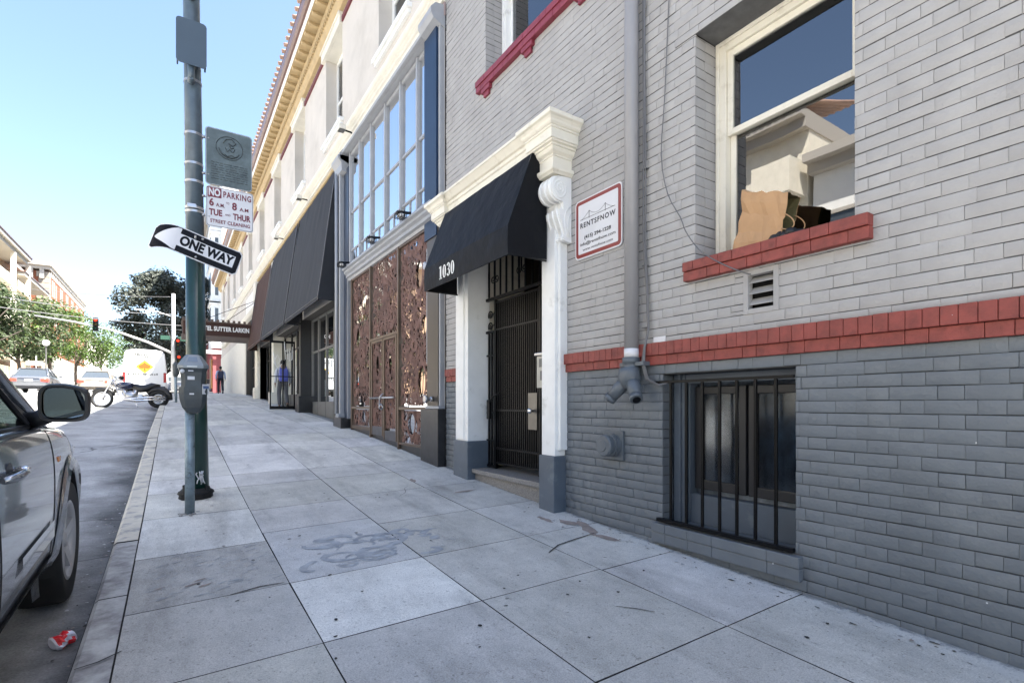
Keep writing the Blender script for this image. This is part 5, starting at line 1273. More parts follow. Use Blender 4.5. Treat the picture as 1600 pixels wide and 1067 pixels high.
# parking meter
zm=G(.13,5.55)
pm=thing('parking_meter','grey domed parking meter on a galvanised post at the kerb','parking meter',(.13,5.55,zm))
mb=MB(); mb.tube([(.13,5.55,zm),(.13,5.55,-.06)],.040,18); mb.build('post',M_meterpost,pm)
mb=MB()
for i in range(16): a=rnd.uniform(0,6.28); r=rnd.uniform(.04,.10); mb.sphere((.13+r*math.cos(a),5.55+r*math.sin(a),zm+.004),rnd.uniform(.008,.022),6,0,1,1,.4)
mb.build('footing',M_kerb,pm)
mx,my=.155,5.53; zb=-.075
def rr8(w,d,z,c=.35):
    return [(mx-w,my-d*(1-c),z),(mx-w*(1-c),my-d,z),(mx+w*(1-c),my-d,z),(mx+w,my-d*(1-c),z),(mx+w,my+d*(1-c),z),(mx+w*(1-c),my+d,z),(mx-w*(1-c),my+d,z),(mx-w,my+d*(1-c),z)]
def loft(secs,m=0,sm=True,mb=None):
    vs=[p for s in secs for p in s]; n=8; k=len(secs)
    mb.mesh(vs,[(i*n+j,i*n+(j+1)%n,(i+1)*n+(j+1)%n,(i+1)*n+j) for i in range(k-1) for j in range(n)],m,sm); mb.face(list(reversed(secs[0])),m); mb.face(secs[-1],m)
mb=MB(); loft([rr8(.050,.05,zb),rr8(.085,.065,zb+.05),rr8(.105,.075,zb+.12),rr8(.112,.08,zb+.19),rr8(.108,.08,zb+.235)],0,False,mb); mb.build('vault',M_meter,pm)
mb=MB(); loft([rr8(.094,.07,zb+.235),rr8(.092,.068,zb+.29),rr8(.102,.075,zb+.37),rr8(.115,.085,zb+.405)],0,False,mb); mb.build('housing',M_meter,pm)
mb=MB(); loft([rr8(.122,.088,zb+.405),rr8(.122,.088,zb+.43),rr8(.105,.078,zb+.46),rr8(.068,.055,zb+.515),rr8(.045,.045,zb+.528)],0,False,mb); dm=mb.build('dome',M_meterg,pm)
mb=MB()
mb.mesh([(mx-.048,my-.079,zb+.462),(mx+.035,my-.079,zb+.462),(mx+.028,my-.059,zb+.508),(mx-.036,my-.059,zb+.508)],[(0,1,2,3)]); mb.build('screen',mat('lcd_screen',(.16,.20,.25),.1),dm)
mb=MB(); mb.box(mx-.05,mx+.03,my-.092,my-.086,zb+.412,zb+.424,0,.002); mb.build('card_slot',M_steel,dm)
mb=MB(); mb.box(mx-.045,mx+.01,my-.0715,my-.069,zb+.30,zb+.345,0); mb.box(mx-.03,mx+.005,my-.084,my-.08,zb+.165,zb+.178); mb.box(mx-.04,mx+.0,my-.082,my-.08,zb+.375,zb+.385); mb.lathe([(.018,0),(.018,-.004),(0,-.005)],(mx-.085,my-.078,zb+.375),'y',14); mb.build('label',M_signw,pm)
T=Matrix.Translation((mx+.098,my-.052,zb+.215))@Matrix.Rotation(R(42),4,'Z')
mb=MB(); mb.box(-.04,.03,-.006,-.002,-.045,.045,0,0,T); mb.build('sticker',M_signw,pm)
mb=MB(); mb.box(-.036,.026,-.0078,-.0065,.005,.030,0,0,T); mb.build('sticker_print',mat('sticker_blue',(.10,.16,.30),.5),pm)
mb=MB(); mb.lathe([(.0,.03),(.03,.03),(.045,.0),(.03,-.01)],(mx,my,zb-.0),'z',14); mb.build('collar',M_meter,pm)
# crushed can in the gutter
cx,cy=-.475,3.50
cn=thing('crushed_can','crushed red and white drinks can lying in the gutter','can',(cx,cy,RD(cx,cy)+.03))
T=Matrix.Translation((cx,cy,RD(cx,cy)+.036))@Matrix.Rotation(R(35),4,'Z')@Matrix.Rotation(R(80),4,'Y')
rnd=random.Random(4); vs=[];fs=[];mi=[]
prof=[(0,-.050),(.024,-.052),(.032,-.044),(.033,-.03),(.031,-.015),(.027,.0),(.031,.014),(.033,.03),(.030,.044),(.025,.050),(0,.048)]
n=20
for i,(r,h) in enumerate(prof):
    for j in range(n):
        a=2*PI*j/n; d=1+ (rnd.uniform(-.16,.12) if 2<=i<=8 else 0); k=.72 if math.cos(a)>0 else 1
        vs.append(T@Vector((1.3*r*d*k*math.cos(a),1.3*r*d*math.sin(a)+.010*math.sin(i*1.2),h*.85)))
mb=MB()
for i in range(len(prof)-1):
    for j in range(n):
        m=1 if (i<=1 or i>=8) else (0 if (math.sin(j*.63+i*.5)+.2*i*.1)> -.55 else 1)
        mb.mesh([vs[i*n+j],vs[i*n+(j+1)%n],vs[(i+1)*n+(j+1)%n],vs[(i+1)*n+j]],[(0,1,2,3)],m,False)
mb.build('can_body',[M_red,M_tin],cn)
# ---------------------------------------------------------------- vehicles
def evalmesh(o):
    dg=bpy.context.evaluated_depsgraph_get(); return bpy.data.meshes.new_from_object(o.evaluated_get(dg))
def carbody(root,secs,wheels,mt,nm='body',sub=2,smooth=True):
    """secs: (y, halfwidth, zbottom, zbelt, crown) in local coordinates; x right, y forward"""
    mb=MB(); n=0; rings=[]
    for (y,w_,zb_,zs,cr) in secs:
        h=zs-zb_
        half=[(0,zb_),(w_*.80,zb_),(w_*.955,zb_+.06*1),(w_*.985,zb_+h*.22),(w_,zb_+h*.50),(w_*.985,zb_+h*.80),(w_*.955,zs-.035),(w_*.90,zs),(w_*.55,zs+cr),(0,zs+cr*1.15)]
        ring=[(x,y,z) for x,z in half]+[(-x,y,z) for x,z in reversed(half[1:-1])]
        rings.append(ring)
    n=len(rings[0])
    vs=[p for r in rings for p in r]; fs=[(i*n+j,i*n+(j+1)%n,(i+1)*n+(j+1)%n,(i+1)*n+j) for i in range(len(rings)-1) for j in range(n)]
    mb.mesh(vs,fs,0,smooth); mb.face(list(reversed(rings[0]))); mb.face(rings[-1])
    o=mb.build(nm,mt,None)
    o.modifiers.new('s','SUBSURF').levels=sub
    cut=None
    if wheels:
        # keep the middle of the body: two cutters per axle
        c=MB()
        for (wy,wz,wr,xi) in [(a,b,c_,d) for (a,b,c_,d) in wheels]:
            for s in (-1,1): c.lathe([(wr,min(s*xi,s*1.3)),(wr,max(s*xi,s*1.3))],(0,wy,wz),'x',48,sm=False)
        cut=c.build('cut',mt); b=o.modifiers.new('b','BOOLEAN'); b.object=cut; b.operation='DIFFERENCE'; b.solver='EXACT'
    me=evalmesh(o); 
    me.polygons.foreach_set('use_smooth',[True]*len(me.polygons))
    bpy.data.objects.remove(o); 
    if cut: bpy.data.objects.remove(cut)
    me.materials.clear(); me.materials.append(mt)
    try: me.set_sharp_from_angle(angle=R(38))
    except Exception: pass
    ob=bpy.data.objects.new(nm,me); COL.objects.link(ob); ob.parent=root
    return ob
def bvh(ob):
    bm=bmesh.new(); bm.from_mesh(ob.data); t=BVHTree.FromBMesh(bm); bm.free(); return t
def surfx(t,y,z,side=1,off=0.):
    h=t.ray_cast(Vector((side*2.5,y,z)),Vector((-side,0,0)))
    return (h[0].x+side*off) if h[0] is not None else None
def onsurf(t,pts,side=1,off=.001,sub=6):
    out=[]
    for (a,b) in zip(pts,pts[1:]):
        for k in range(sub):
            f=k/sub; y=a[0]+(b[0]-a[0])*f; z=a[1]+(b[1]-a[1])*f; x=surfx(t,y,z,side,off)
            if x is not None: out.append((x,y,z))
    x=surfx(t,pts[-1][0],pts[-1][1],side,off)
    if x is not None: out.append((x,pts[-1][0],pts[-1][1]))
    return out
def wheel(parent,x,y,z,r,wd,side,rimr,spokes=5,rimmat=None,local=True):
    """wheel whose outer face is at x on the given side"""
    s=side
    mb=MB(); xi=x-s*wd
    mb.lathe([(rimr*.98,(x-s*.012)),(r-.05,x-s*.0),(r-.025,x-s*.004),(r-.006,x-s*.022),(r,x-s*.05),(r,xi+s*.05),(r-.006,xi+s*.02),(r-.03,xi),(rimr*.9,xi)],(0,y,z),'x',44,capends=False)
    o=mb.build('wheel',M_rubber,None); o.parent=parent
    def put(m_,nm,mt):
        b=m_.build(nm,mt,None); b.parent=o; return b
    rm=MB(); rm.lathe([(rimr,x-s*.012),(rimr-.014,x-s*.006),(rimr-.03,x-s*.03),(rimr-.04,x-s*.10),(rimr*.5,x-s*.14),(0,x-s*.14)],(0,y,z),'x',36,capends=False)
    for k in range(spokes):
        a=2*PI*k/spokes+.3
        ca,sa=math.cos(a),math.sin(a)
        def Q(rr,t,xx): return (xx,y+rr*ca-t*sa,z+rr*sa+t*ca)
        w1,w2=rimr*.16,rimr*.13
        vs=[Q(rimr*.12,-w1,x-s*.035),Q(rimr*.12,w1,x-s*.035),Q(rimr*.93,w2,x-s*.018),Q(rimr*.93,-w2,x-s*.018),Q(rimr*.12,-w1*1.2,x-s*.075),Q(rimr*.12,w1*1.2,x-s*.075),Q(rimr*.95,w2*1.3,x-s*.075),Q(rimr*.95,-w2*1.3,x-s*.075)]
        rm.mesh(vs,[(0,1,2,3),(0,4,5,1),(1,5,6,2),(2,6,7,3),(3,7,4,0)])
    rm.lathe([(0,x-s*.02),(rimr*.16,x-s*.022),(rimr*.2,x-s*.05)],(0,y,z),'x',18)
    put(rm,'rim',rimmat or M_rim)
    return o
def strip(mb,P,w,m=0,up=(0,0,1)):
    up=Vector(up)
    for a,b in zip(P,P[1:]):
        a,b=Vector(a),Vector(b); mb.face([a-up*w/2,b-up*w/2,b+up*w/2,a+up*w/2],m)
# --- near SUV (only its near side shows). local origin: centre of the car on the road under the front axle
SX=-1.475; SY=4.22; SZ=RD(-.6,4.2)+.0
slope=math.atan((RD(-1.5,4.2)-RD(-1.5,1.4))/2.8)
sv=thing('parked_suv','dark grey SUV parked at the kerb, its side mirror and front wheel in view','car',(SX,SY,SZ)); sv.rotation_euler=(slope,0,0)
WZ=.375
secs=[(.96,.55,.42,.80,.02),(.90,.74,.34,.88,.03),(.75,.86,.30,.95,.05),(.40,.935,.29,1.04,.06),(0,.955,.29,1.09,.05),(-.45,.955,.29,1.135,.03),(-.9,.955,.29,1.17,.0),(-1.5,.957,.29,1.19,0),(-2.2,.957,.29,1.20,0),(-2.85,.955,.30,1.205,0),(-3.3,.94,.34,1.20,0),(-3.62,.88,.42,1.17,0),(-3.7,.80,.50,1.10,0)]
bd=carbody(sv,secs,[(0,WZ,.455,.62),(-2.82,WZ,.455,.62)],M_carpaint,'body',2)
bt=bvh(bd)
def part(mb,nm,mt,parent=sv): 
    o=mb.build(nm,mt,None); o.parent=parent; return o
for wy in (0,-2.82):
    for s in (-1,1): wheel(sv,s*.945,wy,WZ,.375,.24,s,.245,5)
# wheel-well liners and arch flares
for wy in (0,-2.82):
    for s in (-1,1):
        mb=MB()
        for k in range(24):
            a0,a1=R(-12+204*k/24),R(-12+204*(k+1)/24); p0=(wy+.452*math.cos(a0),WZ+.452*math.sin(a0)); p1=(wy+.452*math.cos(a1),WZ+.452*math.sin(a1))
            mb.face([(s*.60,*p0),(s*.60,*p1),(s*.93,*p1),(s*.93,*p0)]); mb.face([(s*.60,*p0),(s*.60,*p1),(s*.60,wy,WZ)])
        part(mb,'wheel_well',M_rubber)
for wy in (0,-2.82):
    for s in (-1,1):
        mb=MB(); A=[];B=[];C=[]
        for k in range(33):
            a=R(-22+224*k/32); 
            def pt(r,off,dx=0):
                y=wy+r*math.cos(a); z=WZ+r*math.sin(a); x=surfx(bt,y,max(.33,min(1.0,z)),s,off)
                return (x if x is not None else s*.9,y,z)
            p=pt(.53,.004); q=pt(.49,.028); x_=q[0]
            A.append(p); B.append((x_,q[1],q[2])); C.append((x_-s*.03,wy+.452*math.cos(a),WZ+.452*math.sin(a)))
        for k in range(32):
            mb.mesh([A[k],A[k+1],B[k+1],B[k]],[(0,1,2,3)],0,True); mb.mesh([B[k],B[k+1],C[k+1],C[k]],[(0,1,2,3)],0,True); mb.mesh([C[k],C[k+1],(s*.8,C[k+1][1],C[k+1][2]),(s*.8,C[k][1],C[k][2])],[(0,1,2,3)],1,True)
        part(mb,'arch_flare',[M_carpaint,M_rubber])
# rocker cladding with chrome script strip
mb=MB()
for s in (-1,1):
    P=onsurf(bt,[(-.56,.46),(-2.26,.46)],s,.012); P2=onsurf(bt,[(-.56,.31),(-2.26,.31)],s,.012)
    if len(P)==len(P2):
        for i in range(len(P)-1): mb.face([P[i],P[i+1],P2[i+1],P2[i]])
split_loose(part(mb,'rocker_panel',M_plastic))
mb=MB(); P=onsurf(bt,[(-.62,.60),(-1.30,.60)],1,.010); strip(mb,P,.085); part(mb,'door_moulding',M_carpaint)
# door seams
mb=MB()
for s in (-1,1):
    for P in ([(-.47,1.125),(-.50,.95),(-.56,.75),(-.60,.55),(-.60,.40)],[(-1.60,1.19),(-1.60,.80),(-1.58,.50),(-1.50,.40)],[(-.60,.42),(-1.5,.42)],[(-2.3,1.2),(-2.28,.85),(-2.42,.6)],[(-.05,1.075),(-.5,1.12)]):
        mb.tube(onsurf(bt,P,s,-.001),.0045,5)
split_loose(part(mb,'door_seam',M_rubber))
# beltline trim and character line
mb=MB(); 
for s in (-1,1): mb.tube(onsurf(bt,[(-.60,1.115),(-1.2,1.145),(-2.3,1.165)],s,.003),.009,6)
split_loose(part(mb,'belt_trim',M_plastic))
# door handle
mb=MB(); hy=-1.40
xh=surfx(bt,hy,1.0,1); mb.mesh([],[]); 
mb.lathe([(.0,-.006),(.04,-.004),(.055,.004)],(xh-.006,hy+.02,1.0),'x',16); part(mb,'handle_cup',M_plastic)
mb=MB(); mb.tube([(xh+.008,hy-.13,1.005),(xh+.038,hy-.10,1.01),(xh+.044,hy,1.01),(xh+.036,hy+.09,1.005),(xh+.012,hy+.115,1.0)],[.014,.017,.019,.017,.012],10); dh=part(mb,'door_handle',M_carpaint)
mb=MB(); mb.lathe([(.020,0),(.020,.03),(.014,.04),(0,.042)],(xh+.0,hy+.135,1.003),'x',14); part(mb,'lock_cylinder',M_chrome)
mb=MB(); mb.box(surfx(bt,-.35,.93,1)-.004,surfx(bt,-.35,.93,1)+.006,-.385,-.325,.915,.945,0,.004); part(mb,'side_marker',mat('amber_lens',(.5,.16,.03),.2))
# greenhouse
def gh(y0,zw,zr,w0,w1): pass
W0,W1=.865,.66; ZR=1.78
def slab_pts(pts,x0,x1,mb,m=0):
    for s in (-1,1): mb.face([(s*(x0+(x1-x0)*(z-1.15)/(ZR-1.15)),y,z) for y,z in pts],m)
gl=MB(); slab_pts([(-.70,1.155),(-1.36,1.66),(-1.60,1.70),(-1.62,1.185)],W0+.012,W1+.012,gl); slab_pts([(-1.68,1.19),(-1.67,1.70),(-2.55,1.68),(-2.62,1.2)],W0+.012,W1+.012,gl); slab_pts([(-2.72,1.2),(-2.64,1.67),(-3.15,1.62),(-3.4,1.2)],W0+.012,W1+.012,gl)
gl.face([(-.80,-.30,1.12),(.80,-.30,1.12),(.62,-1.18,1.70),(-.62,-1.18,1.70)]); gl.face([(-.8,-3.62,1.2),(.8,-3.62,1.2),(.62,-3.35,1.68),(-.62,-3.35,1.68)]); part(gl,'window_glass',M_carglass)
mb=MB()
mb.mesh([(s*w_,y,z) for (y,z,w_) in ((-1.15,1.70,.66),(-1.35,1.765,.62),(-2.3,1.80,.62),(-3.2,1.76,.62),(-3.42,1.66,.64)) for s in (-1,1)],[(2*i,2*i+1,2*i+3,2*i+2) for i in range(4)],0,True)
for s in (-1,1):
    mb.tube([(s*.845,-.20,1.085),(s*.84,-.42,1.16),(s*.74,-.85,1.47),(s*.655,-1.22,1.715)],[.03,.036,.036,.036],8)
    mb.tube([(s*.655,-1.22,1.715),(s*.655,-2.3,1.765),(s*.655,-3.3,1.70),(s*.72,-3.5,1.5),(s*.82,-3.62,1.2)],.035,8)
    mb.tube([(s*.86,-1.65,1.17),(s*.665,-1.64,1.73)],.03,6); mb.tube([(s*.86,-2.67,1.18),(s*.665,-2.6,1.73)],.03,6)
part(mb,'roof',M_carpaint)
mb=MB()
for s in (-1,1): mb.face([(s*.872,-.42,1.13),(s*.872,-.80,1.15),(s*.80,-.80,1.31)]); mb.tube([(s*.873,-.45,1.135),(s*.873,-1.6,1.175)],.012,6); mb.tube([(s*.875,-.75,1.16),(s*.70,-1.38,1.675),(s*.69,-1.6,1.69)],.014,6)
split_loose(part(mb,'window_seal',M_plastic))
# interior: seats, dashboard, steering wheel
mb=MB(); 
for x in (-.38,.38): mb.box(x-.24,x+.24,-1.75,-1.2,.55,.80,0,.06); mb.box(x-.23,x+.23,-1.90,-1.72,.78,1.38,0,.06); mb.box(x-.12,x+.12,-1.88,-1.76,1.40,1.60,0,.05)
mb.box(-.75,.75,-.95,-.45,.8,1.16,0,.05); mb.box(-.7,.7,-2.8,-2.3,.55,1.3,0,.08); mb.box(-.8,.8,-3.4,-.3,.45,.55)
part(mb,'seat',M_plastic)
mb=MB(); mb.tube([(-.38+.18*math.cos(a*PI/10),-1.02+.06*math.sin(a*PI/10),1.12+.17*math.sin(a*PI/10)) for a in range(20)],.014,6,closed=True); part(mb,'steering_wheel',M_plastic)
# lamps and bumper bits
mb=MB()
for s in (-1,1): mb.box(s*.6,s*.86,.74,.86,.74,.88,0,.03)
part(mb,'headlight',M_chrome)
# side mirrors
for s in (1,-1):
    mb=MB(); 
    prof=[(-.10,.95,.80),( -.085,1.,1.),(-.03,1.02,1.03),(.04,.9,.9),(.085,.6,.6),(.10,.2,.2)]
    cxm,cym,czm=s*1.025,-.74,1.265
    def mring(yo,kx,kz):
        out=[]
        for q in range(28):
            a=2*PI*q/28; ca,sa=math.cos(a),math.sin(a); ex=.52
            xx=.098*abs(ca)**ex*(1 if ca>0 else -1); zz=.094*abs(sa)**ex*(1 if sa>0 else -1)
            if zz>0: zz*=1-.22*max(0,xx)/.108
            out.append((xx,zz))
        return [(cxm+s*a_*kx,cym+yo,czm+b_*kz) for a_,b_ in out]
    rings=[mring(*p) for p in prof]; n=28
    mb.mesh([q for r_ in rings for q in r_],[(i*n+j,i*n+(j+1)%n,(i+1)*n+(j+1)%n,(i+1)*n+j) for i in range(len(rings)-1) for j in range(n)],0,True); mb.face(rings[-1])
    # rim bezel and recess
    a0=mring(-.10,.95,.80); a0=mring(-.10,.97,.97); b0=mring(-.10,.86,.86); c0=mring(-.085,.83,.83)
    for j in range(n): mb.face([a0[j],a0[(j+1)%n],b0[(j+1)%n],b0[j]]); mb.face([b0[j],b0[(j+1)%n],c0[(j+1)%n],c0[j]])
    a1=mring(-.085,1.,1.)
    for j in range(n): mb.face([a0[j],a0[(j+1)%n],a1[(j+1)%n],a1[j]])
    mb.tube([(s*.86,-.66,1.165),(s*.91,-.70,1.18),(s*.95,-.73,1.20)],[.045,.042,.04],10); mb.box(s*.84,s*.875,-.78,-.52,1.13,1.19,0,.012)
    mr=part(mb,'side_mirror',M_plastic)
    g=MB(); MG=mring(-.084,.84,.84); MG=[(p[0],p[1]-(p[0]-cxm)*s*.09+.003,p[2]) for p in MG]; g.face(MG); g=g.build('mirror_glass',M_mirror,None); g.parent=mr; 
# --- generic far cars
def farcar(name,lab,x,y,mt,L=4.5,W=1.78,H=1.42,kind='sedan',heading=0,group=None,lit=False):
    t=thing(name,lab,'car' if kind!='van' else 'van',(x,y,RD(x,y)+.004),group); t.rotation_euler=(math.atan((RD(x,y+1)-RD(x,y-1))/2),0,heading)
    h=L/2; w_=W/2
    secs=[(h,w_*.66,.36,.60,.02),(h-.1,w_*.84,.26,.68,.03),(h-.5,w_*.97,.22,.80,.05),(h-1.2,w_,.22,.90,.04),(0,w_,.22,.93,0),(-h+1.0,w_,.22,.96,0),(-h+.35,w_*.98,.24,.98,.015),(-h+.06,w_*.90,.32,.92,.02),(-h,w_*.80,.42,.80,.01)]
    ax=(h-.88,-h+.92)
    carbody(t,secs,[(ax[0],.32,.37,w_*.6),(ax[1],.32,.37,w_*.6)],mt,'body',1)
    for wy in ax:
        for s in (-1,1): wheel(t,s*(w_-.02),wy,.315,.315,.2,s,.21,5)
    rf=MB(); zr=H
    fr,rr=(h-1.35,-h+.55) if kind=='sedan' else (h-1.3,-h+.2)
    a,b=fr-.75,rr+(.75 if kind=='sedan' else .35)
    vs=[(-w_*.86,fr,.90),(w_*.86,fr,.90),(w_*.62,a,zr-.02),(-w_*.62,a,zr-.02),(-w_*.62,b,zr-.03),(w_*.62,b,zr-.03),(w_*.84,rr,.95),(-w_*.84,rr,.95)]
    g=MB(); g.mesh(vs,[(0,1,2,3),(4,5,6,7),(1,6,5,2),(0,3,4,7)],0,False); 
    o=g.build('window_glass',mat('car_window',(.05,.06,.07),.08,spec=1.),None); o.parent=t
    g=MB(); g.box(-w_*.66,w_*.66,b-.06,a+.06,zr-.035,zr+.02,0,.02)
    for s in (-1,1):
        g.tube([(s*w_*.88,fr+.02,.90),(s*w_*.64,a,zr-.015)],.035,6); g.tube([(s*w_*.86,rr-.02,.95),(s*w_*.64,b,zr-.02)],.05,6); g.tube([(s*w_*.9,(fr+rr)/2+.1,.93),(s*w_*.65,(a+b)/2,zr-.02)],.03,6); g.tube([(s*w_*.64,a,zr-.01),(s*w_*.64,b,zr-.01)],.03,6)
    o=g.build('roof',mt,None); o.parent=t
    for s in (-1,1):
        g=MB(); g.box(s*w_*.56,s*w_*.93,-h-.0,-h+.22,.66,.82,0,.03); o=g.build('tail_light',emis('tail_lamp_red',(1,.05,.03),.12) if lit else mat('tail_lens',(.35,.02,.02),.2),None); o.parent=t
        g=MB(); g.box(s*w_*.5,s*w_*.85,h-.2,h-.03,.56,.70,0,.03); o=g.build('headlight',M_chrome,None); o.parent=t
        g=MB(); g.box(s*w_*1.0,s*(w_+.17),fr-.35,fr-.22,.92,1.04,0,.03); o=g.build('side_mirror',mt,None); o.parent=t
    g=MB(); g.box(-.17,.17,-h-.012,-h+.03,.66,.78,0,.004); o=g.build('number_plate',M_signw,None); o.parent=t
    g=MB(); g.box(-w_*.8,w_*.8,-h-.02,-h+.1,.34,.40,0,.02); g.box(-w_*.5,w_*.5,-h-.005,-h+.05,.82,.84); o=g.build('bumper_trim',M_plastic,None); o.parent=t
    return t
M_gold=mat('gold_car_paint',(.42,.36,.28),.3,metal=.5,coat=1); M_sgrey=mat('grey_car_paint',(.16,.17,.19),.3,metal=.6,coat=1); M_silver=mat('silver_car_paint',(.45,.46,.48),.3,metal=.6,coat=1); M_wcar=mat('white_car_paint',(.6,.6,.6),.3,coat=1); M_dcar=mat('dark_car_paint',(.03,.035,.05),.25,metal=.3,coat=1)
farcar('sedan','dark grey sedan with glowing tail lights waiting left of the gold sedan',-6.75,41.2,M_sgrey,lit=True)
farcar('sedan','gold sedan waiting between the dark grey sedan and the white van',-4.05,43.0,M_gold,lit=True)
farcar('parked_car','dark car parked under the tree beyond the dark grey sedan',-10.6,62,M_dcar)
farcar('estate_car','silver car driving away beyond the gold sedan',-4.9,66,M_silver,kind='wagon')
farcar('parked_car','white car far down the street left of the van',-3.9,84,M_wcar)
farcar('parked_car','silver car far down the street beside the white car',-6.5,104,M_silver)
farcar('parked_car','silver car seen beside the walking person, beyond the corner',2.3,62,M_silver,heading=R(90))
farcar('parked_car','black box-shaped car far down the middle of the street',-8.2,88,M_dcar,kind='wagon',H=1.9)
# white van
vx,vy=-1.3,35
vn=thing('delivery_van','tall white van with an orange and yellow spade emblem on its rear doors','van',(vx,vy,RD(vx,vy))); vn.rotation_euler=(math.atan((RD(vx,36)-RD(vx,34))/2),0,0)
w_=1.0; mb=MB()
secv=[]
def vring(y,ws,zt,zb_,in_):
    half=[(0,zb_),(w_*.92*ws,zb_),(w_*ws,zb_+.12),(w_*1.0*ws,1.2),(w_*.965*ws,1.9),(w_*.90*ws,zt-.16),(w_*.80*ws,zt-.04),(w_*.55*ws,zt),(0,zt+.02)]
    return [(x,y,z) for x,z in half]+[(-x,y,z) for x,z in reversed(half[1:-1])]
rg=[vring(0,.97,2.50,.50,0),vring(.05,1,2.55,.42,0),vring(.6,1,2.58,.40,0),vring(3.6,1,2.58,.40,0),vring(4.3,.98,2.2,.40,0),vring(4.9,.95,1.45,.40,0),vring(5.5,.85,1.1,.45,0)]
n=len(rg[0]); mb.mesh([q for r_ in rg for q in r_],[(i*n+j,i*n+(j+1)%n,(i+1)*n+(j+1)%n,(i+1)*n+j) for i in range(6) for j in range(n)],0,True); mb.face(rg[0]); mb.face(rg[-1])
M_van=mat('white_van_paint',(.62,.63,.64),.3,coat=.6)
def vput(mb,nm,mt,par=None): o=mb.build(nm,mt,None); o.parent=par or vn; return o
vput(mb,'body',M_van)
mb=MB(); mb.box(-.005,.005,-.012,0,.55,2.4); mb.box(-.93,.93,-.012,-.004,.52,.535); mb.box(-.86,.86,-.012,-.004,2.40,2.41); vput(mb,'door_seam',M_dframe)
for s in (-1,1):
    mb=MB(); mb.box(s*.86,s*1.0,-.03,.06,.75,1.30,0,.02); vput(mb,'tail_light',mat('van_tail_lens',(.30,.03,.03),.25))
    for wy in (.95,4.6): wheel(vn,s*.98,wy,.35,.35,.22,s,.22,5)
mb=MB(); mb.box(-.95,.95,-.12,.02,.38,.52,0,.03); vput(mb,'bumper',M_plastic)
mb=MB(); mb.box(-.25,.25,-.02,-.012,.60,.74); vput(mb,'number_plate',M_signw)
# emblem: yellow diamond, orange spade
M_yel=mat('emblem_yellow',(.75,.45,.03),.5); M_org=mat('emblem_orange',(.50,.10,.01),.5); M_vt=mat('van_lettering',(.06,.06,.05),.5)
ez=1.62
mb=MB(); mb.prism([(-.40,ez),(0,ez+.36),(.40,ez),(0,ez-.36)],-.020,-.014,'xz'); em=vput(mb,'emblem',M_yel)
mb=MB(); mb.prism([(.07,ez-.24),(-.07,ez-.24),(-.02,ez-.08)]+[(-.14+.13*math.cos(R(a)),ez-.0+.11*math.sin(R(a))) for a in range(-60,-250,-25)]+[(-.06,ez+.18),(0,ez+.26),(.06,ez+.18)]+[(.14+.13*math.cos(R(a)),ez-.0+.11*math.sin(R(a))) for a in range(70,-121,-25)]+[(.02,ez-.08)],-.026,-.021,'xz'); vput(mb,'spade',M_org,em)
mb=MB(); rnd=random.Random(6)
for (z_,h_,a_,b_) in ((1.16,.10,-.75,.6),(2.24,.10,-.45,.45),(2.12,.06,-.3,.3)):
    x=a_
    while x<b_:
        L=rnd.uniform(.04,.09); mb.box(x,x+L,-.018,-.0135,z_,z_+h_*rnd.uniform(.5,1)); x+=L+rnd.uniform(.02,.05)
vput(mb,'worn_lettering',M_vt)
# motorcycle, parked square to the kerb: rear wheel at kerb, front towards the street (-x)
mc=thing('motorcycle','blue and chrome cruiser motorcycle parked with its back wheel to the kerb','motorcycle',(-1.15,21.3,RD(-1.15,21.3))); 
def mput(mb,nm,mt,par=None): o=mb.build(nm,mt,None); o.parent=par or mc; o.matrix_parent_inverse=Matrix(); return o
mc.rotation_euler=(R(-7),0,R(-9)); mc.scale=(.93,.93,.93)
M_mblue=mat('blue_tank_paint',(.008,.014,.045),.15,coat=1,metal=.3)
def mw(x,r,wd,nm):
    mb=MB(); mb.tube([(x+(r-wd/2)*math.cos(a*PI/16),0,r+(r-wd/2)*math.sin(a*PI/16)) for a in range(32)],wd/2,8,closed=True); o=mb.build('wheel',M_rubber,None); o.parent=mc
    mb=MB(); mb.tube([(x+(r-wd)*math.cos(a*PI/16),0,r+(r-wd)*math.sin(a*PI/16)) for a in range(32)],.018,6,closed=True)
    for k in range(16): a=k*PI/8; mb.tube([(x,.03*(-1)**k,r),(x+(r-wd)*math.cos(a),0,r+(r-wd)*math.sin(a))],.004,4)
    mb.lathe([(.0,-.06),(.06,-.06),(.06,.06),(0,.06)],(x,0,r),'y',12); b=mb.build('rim',M_chrome,None); b.parent=o
mw(-.86,.335,.10,'front'); mw(.80,.33,.16,'rear')
mb=MB()
for s in (-1,1): mb.tube([(-.86,s*.09,.335),(-.58,s*.10,.95),(-.50,s*.10,1.05)],[.03,.025,.022],8)
mb.tube([(-.52,-.36,1.12),(-.50,-.2,1.12),(-.5,0,1.06),(-.50,.2,1.12),(-.52,.36,1.12),],.014,6); mb.tube([(-.30,-.38,1.06),(-.5,-.3,1.13)],.016,6); mb.tube([(-.30,.38,1.06),(-.5,.3,1.13)],.016,6)
mb.sphere((-.66,0,.92),.085,10); mput(mb,'fork',M_chrome)
mb=MB(); mb.tube([(-.86+.37*math.cos(R(a)),0,.335+.37*math.sin(R(a))) for a in (20,50,80,110,140)],[.05,.065,.07,.065,.05],8); mb.tube([(.80+.38*math.cos(R(a)),0,.33+.38*math.sin(R(a))) for a in (-5,25,60,90,120,150)],[.07,.09,.095,.095,.09,.07],8); split_loose(mput(mb,'fender',M_plastic)); mb=MB(); mb.sphere((-.20,0,.82),.17,12,0,1.75,.85,.75); mput(mb,'tank',M_mblue)
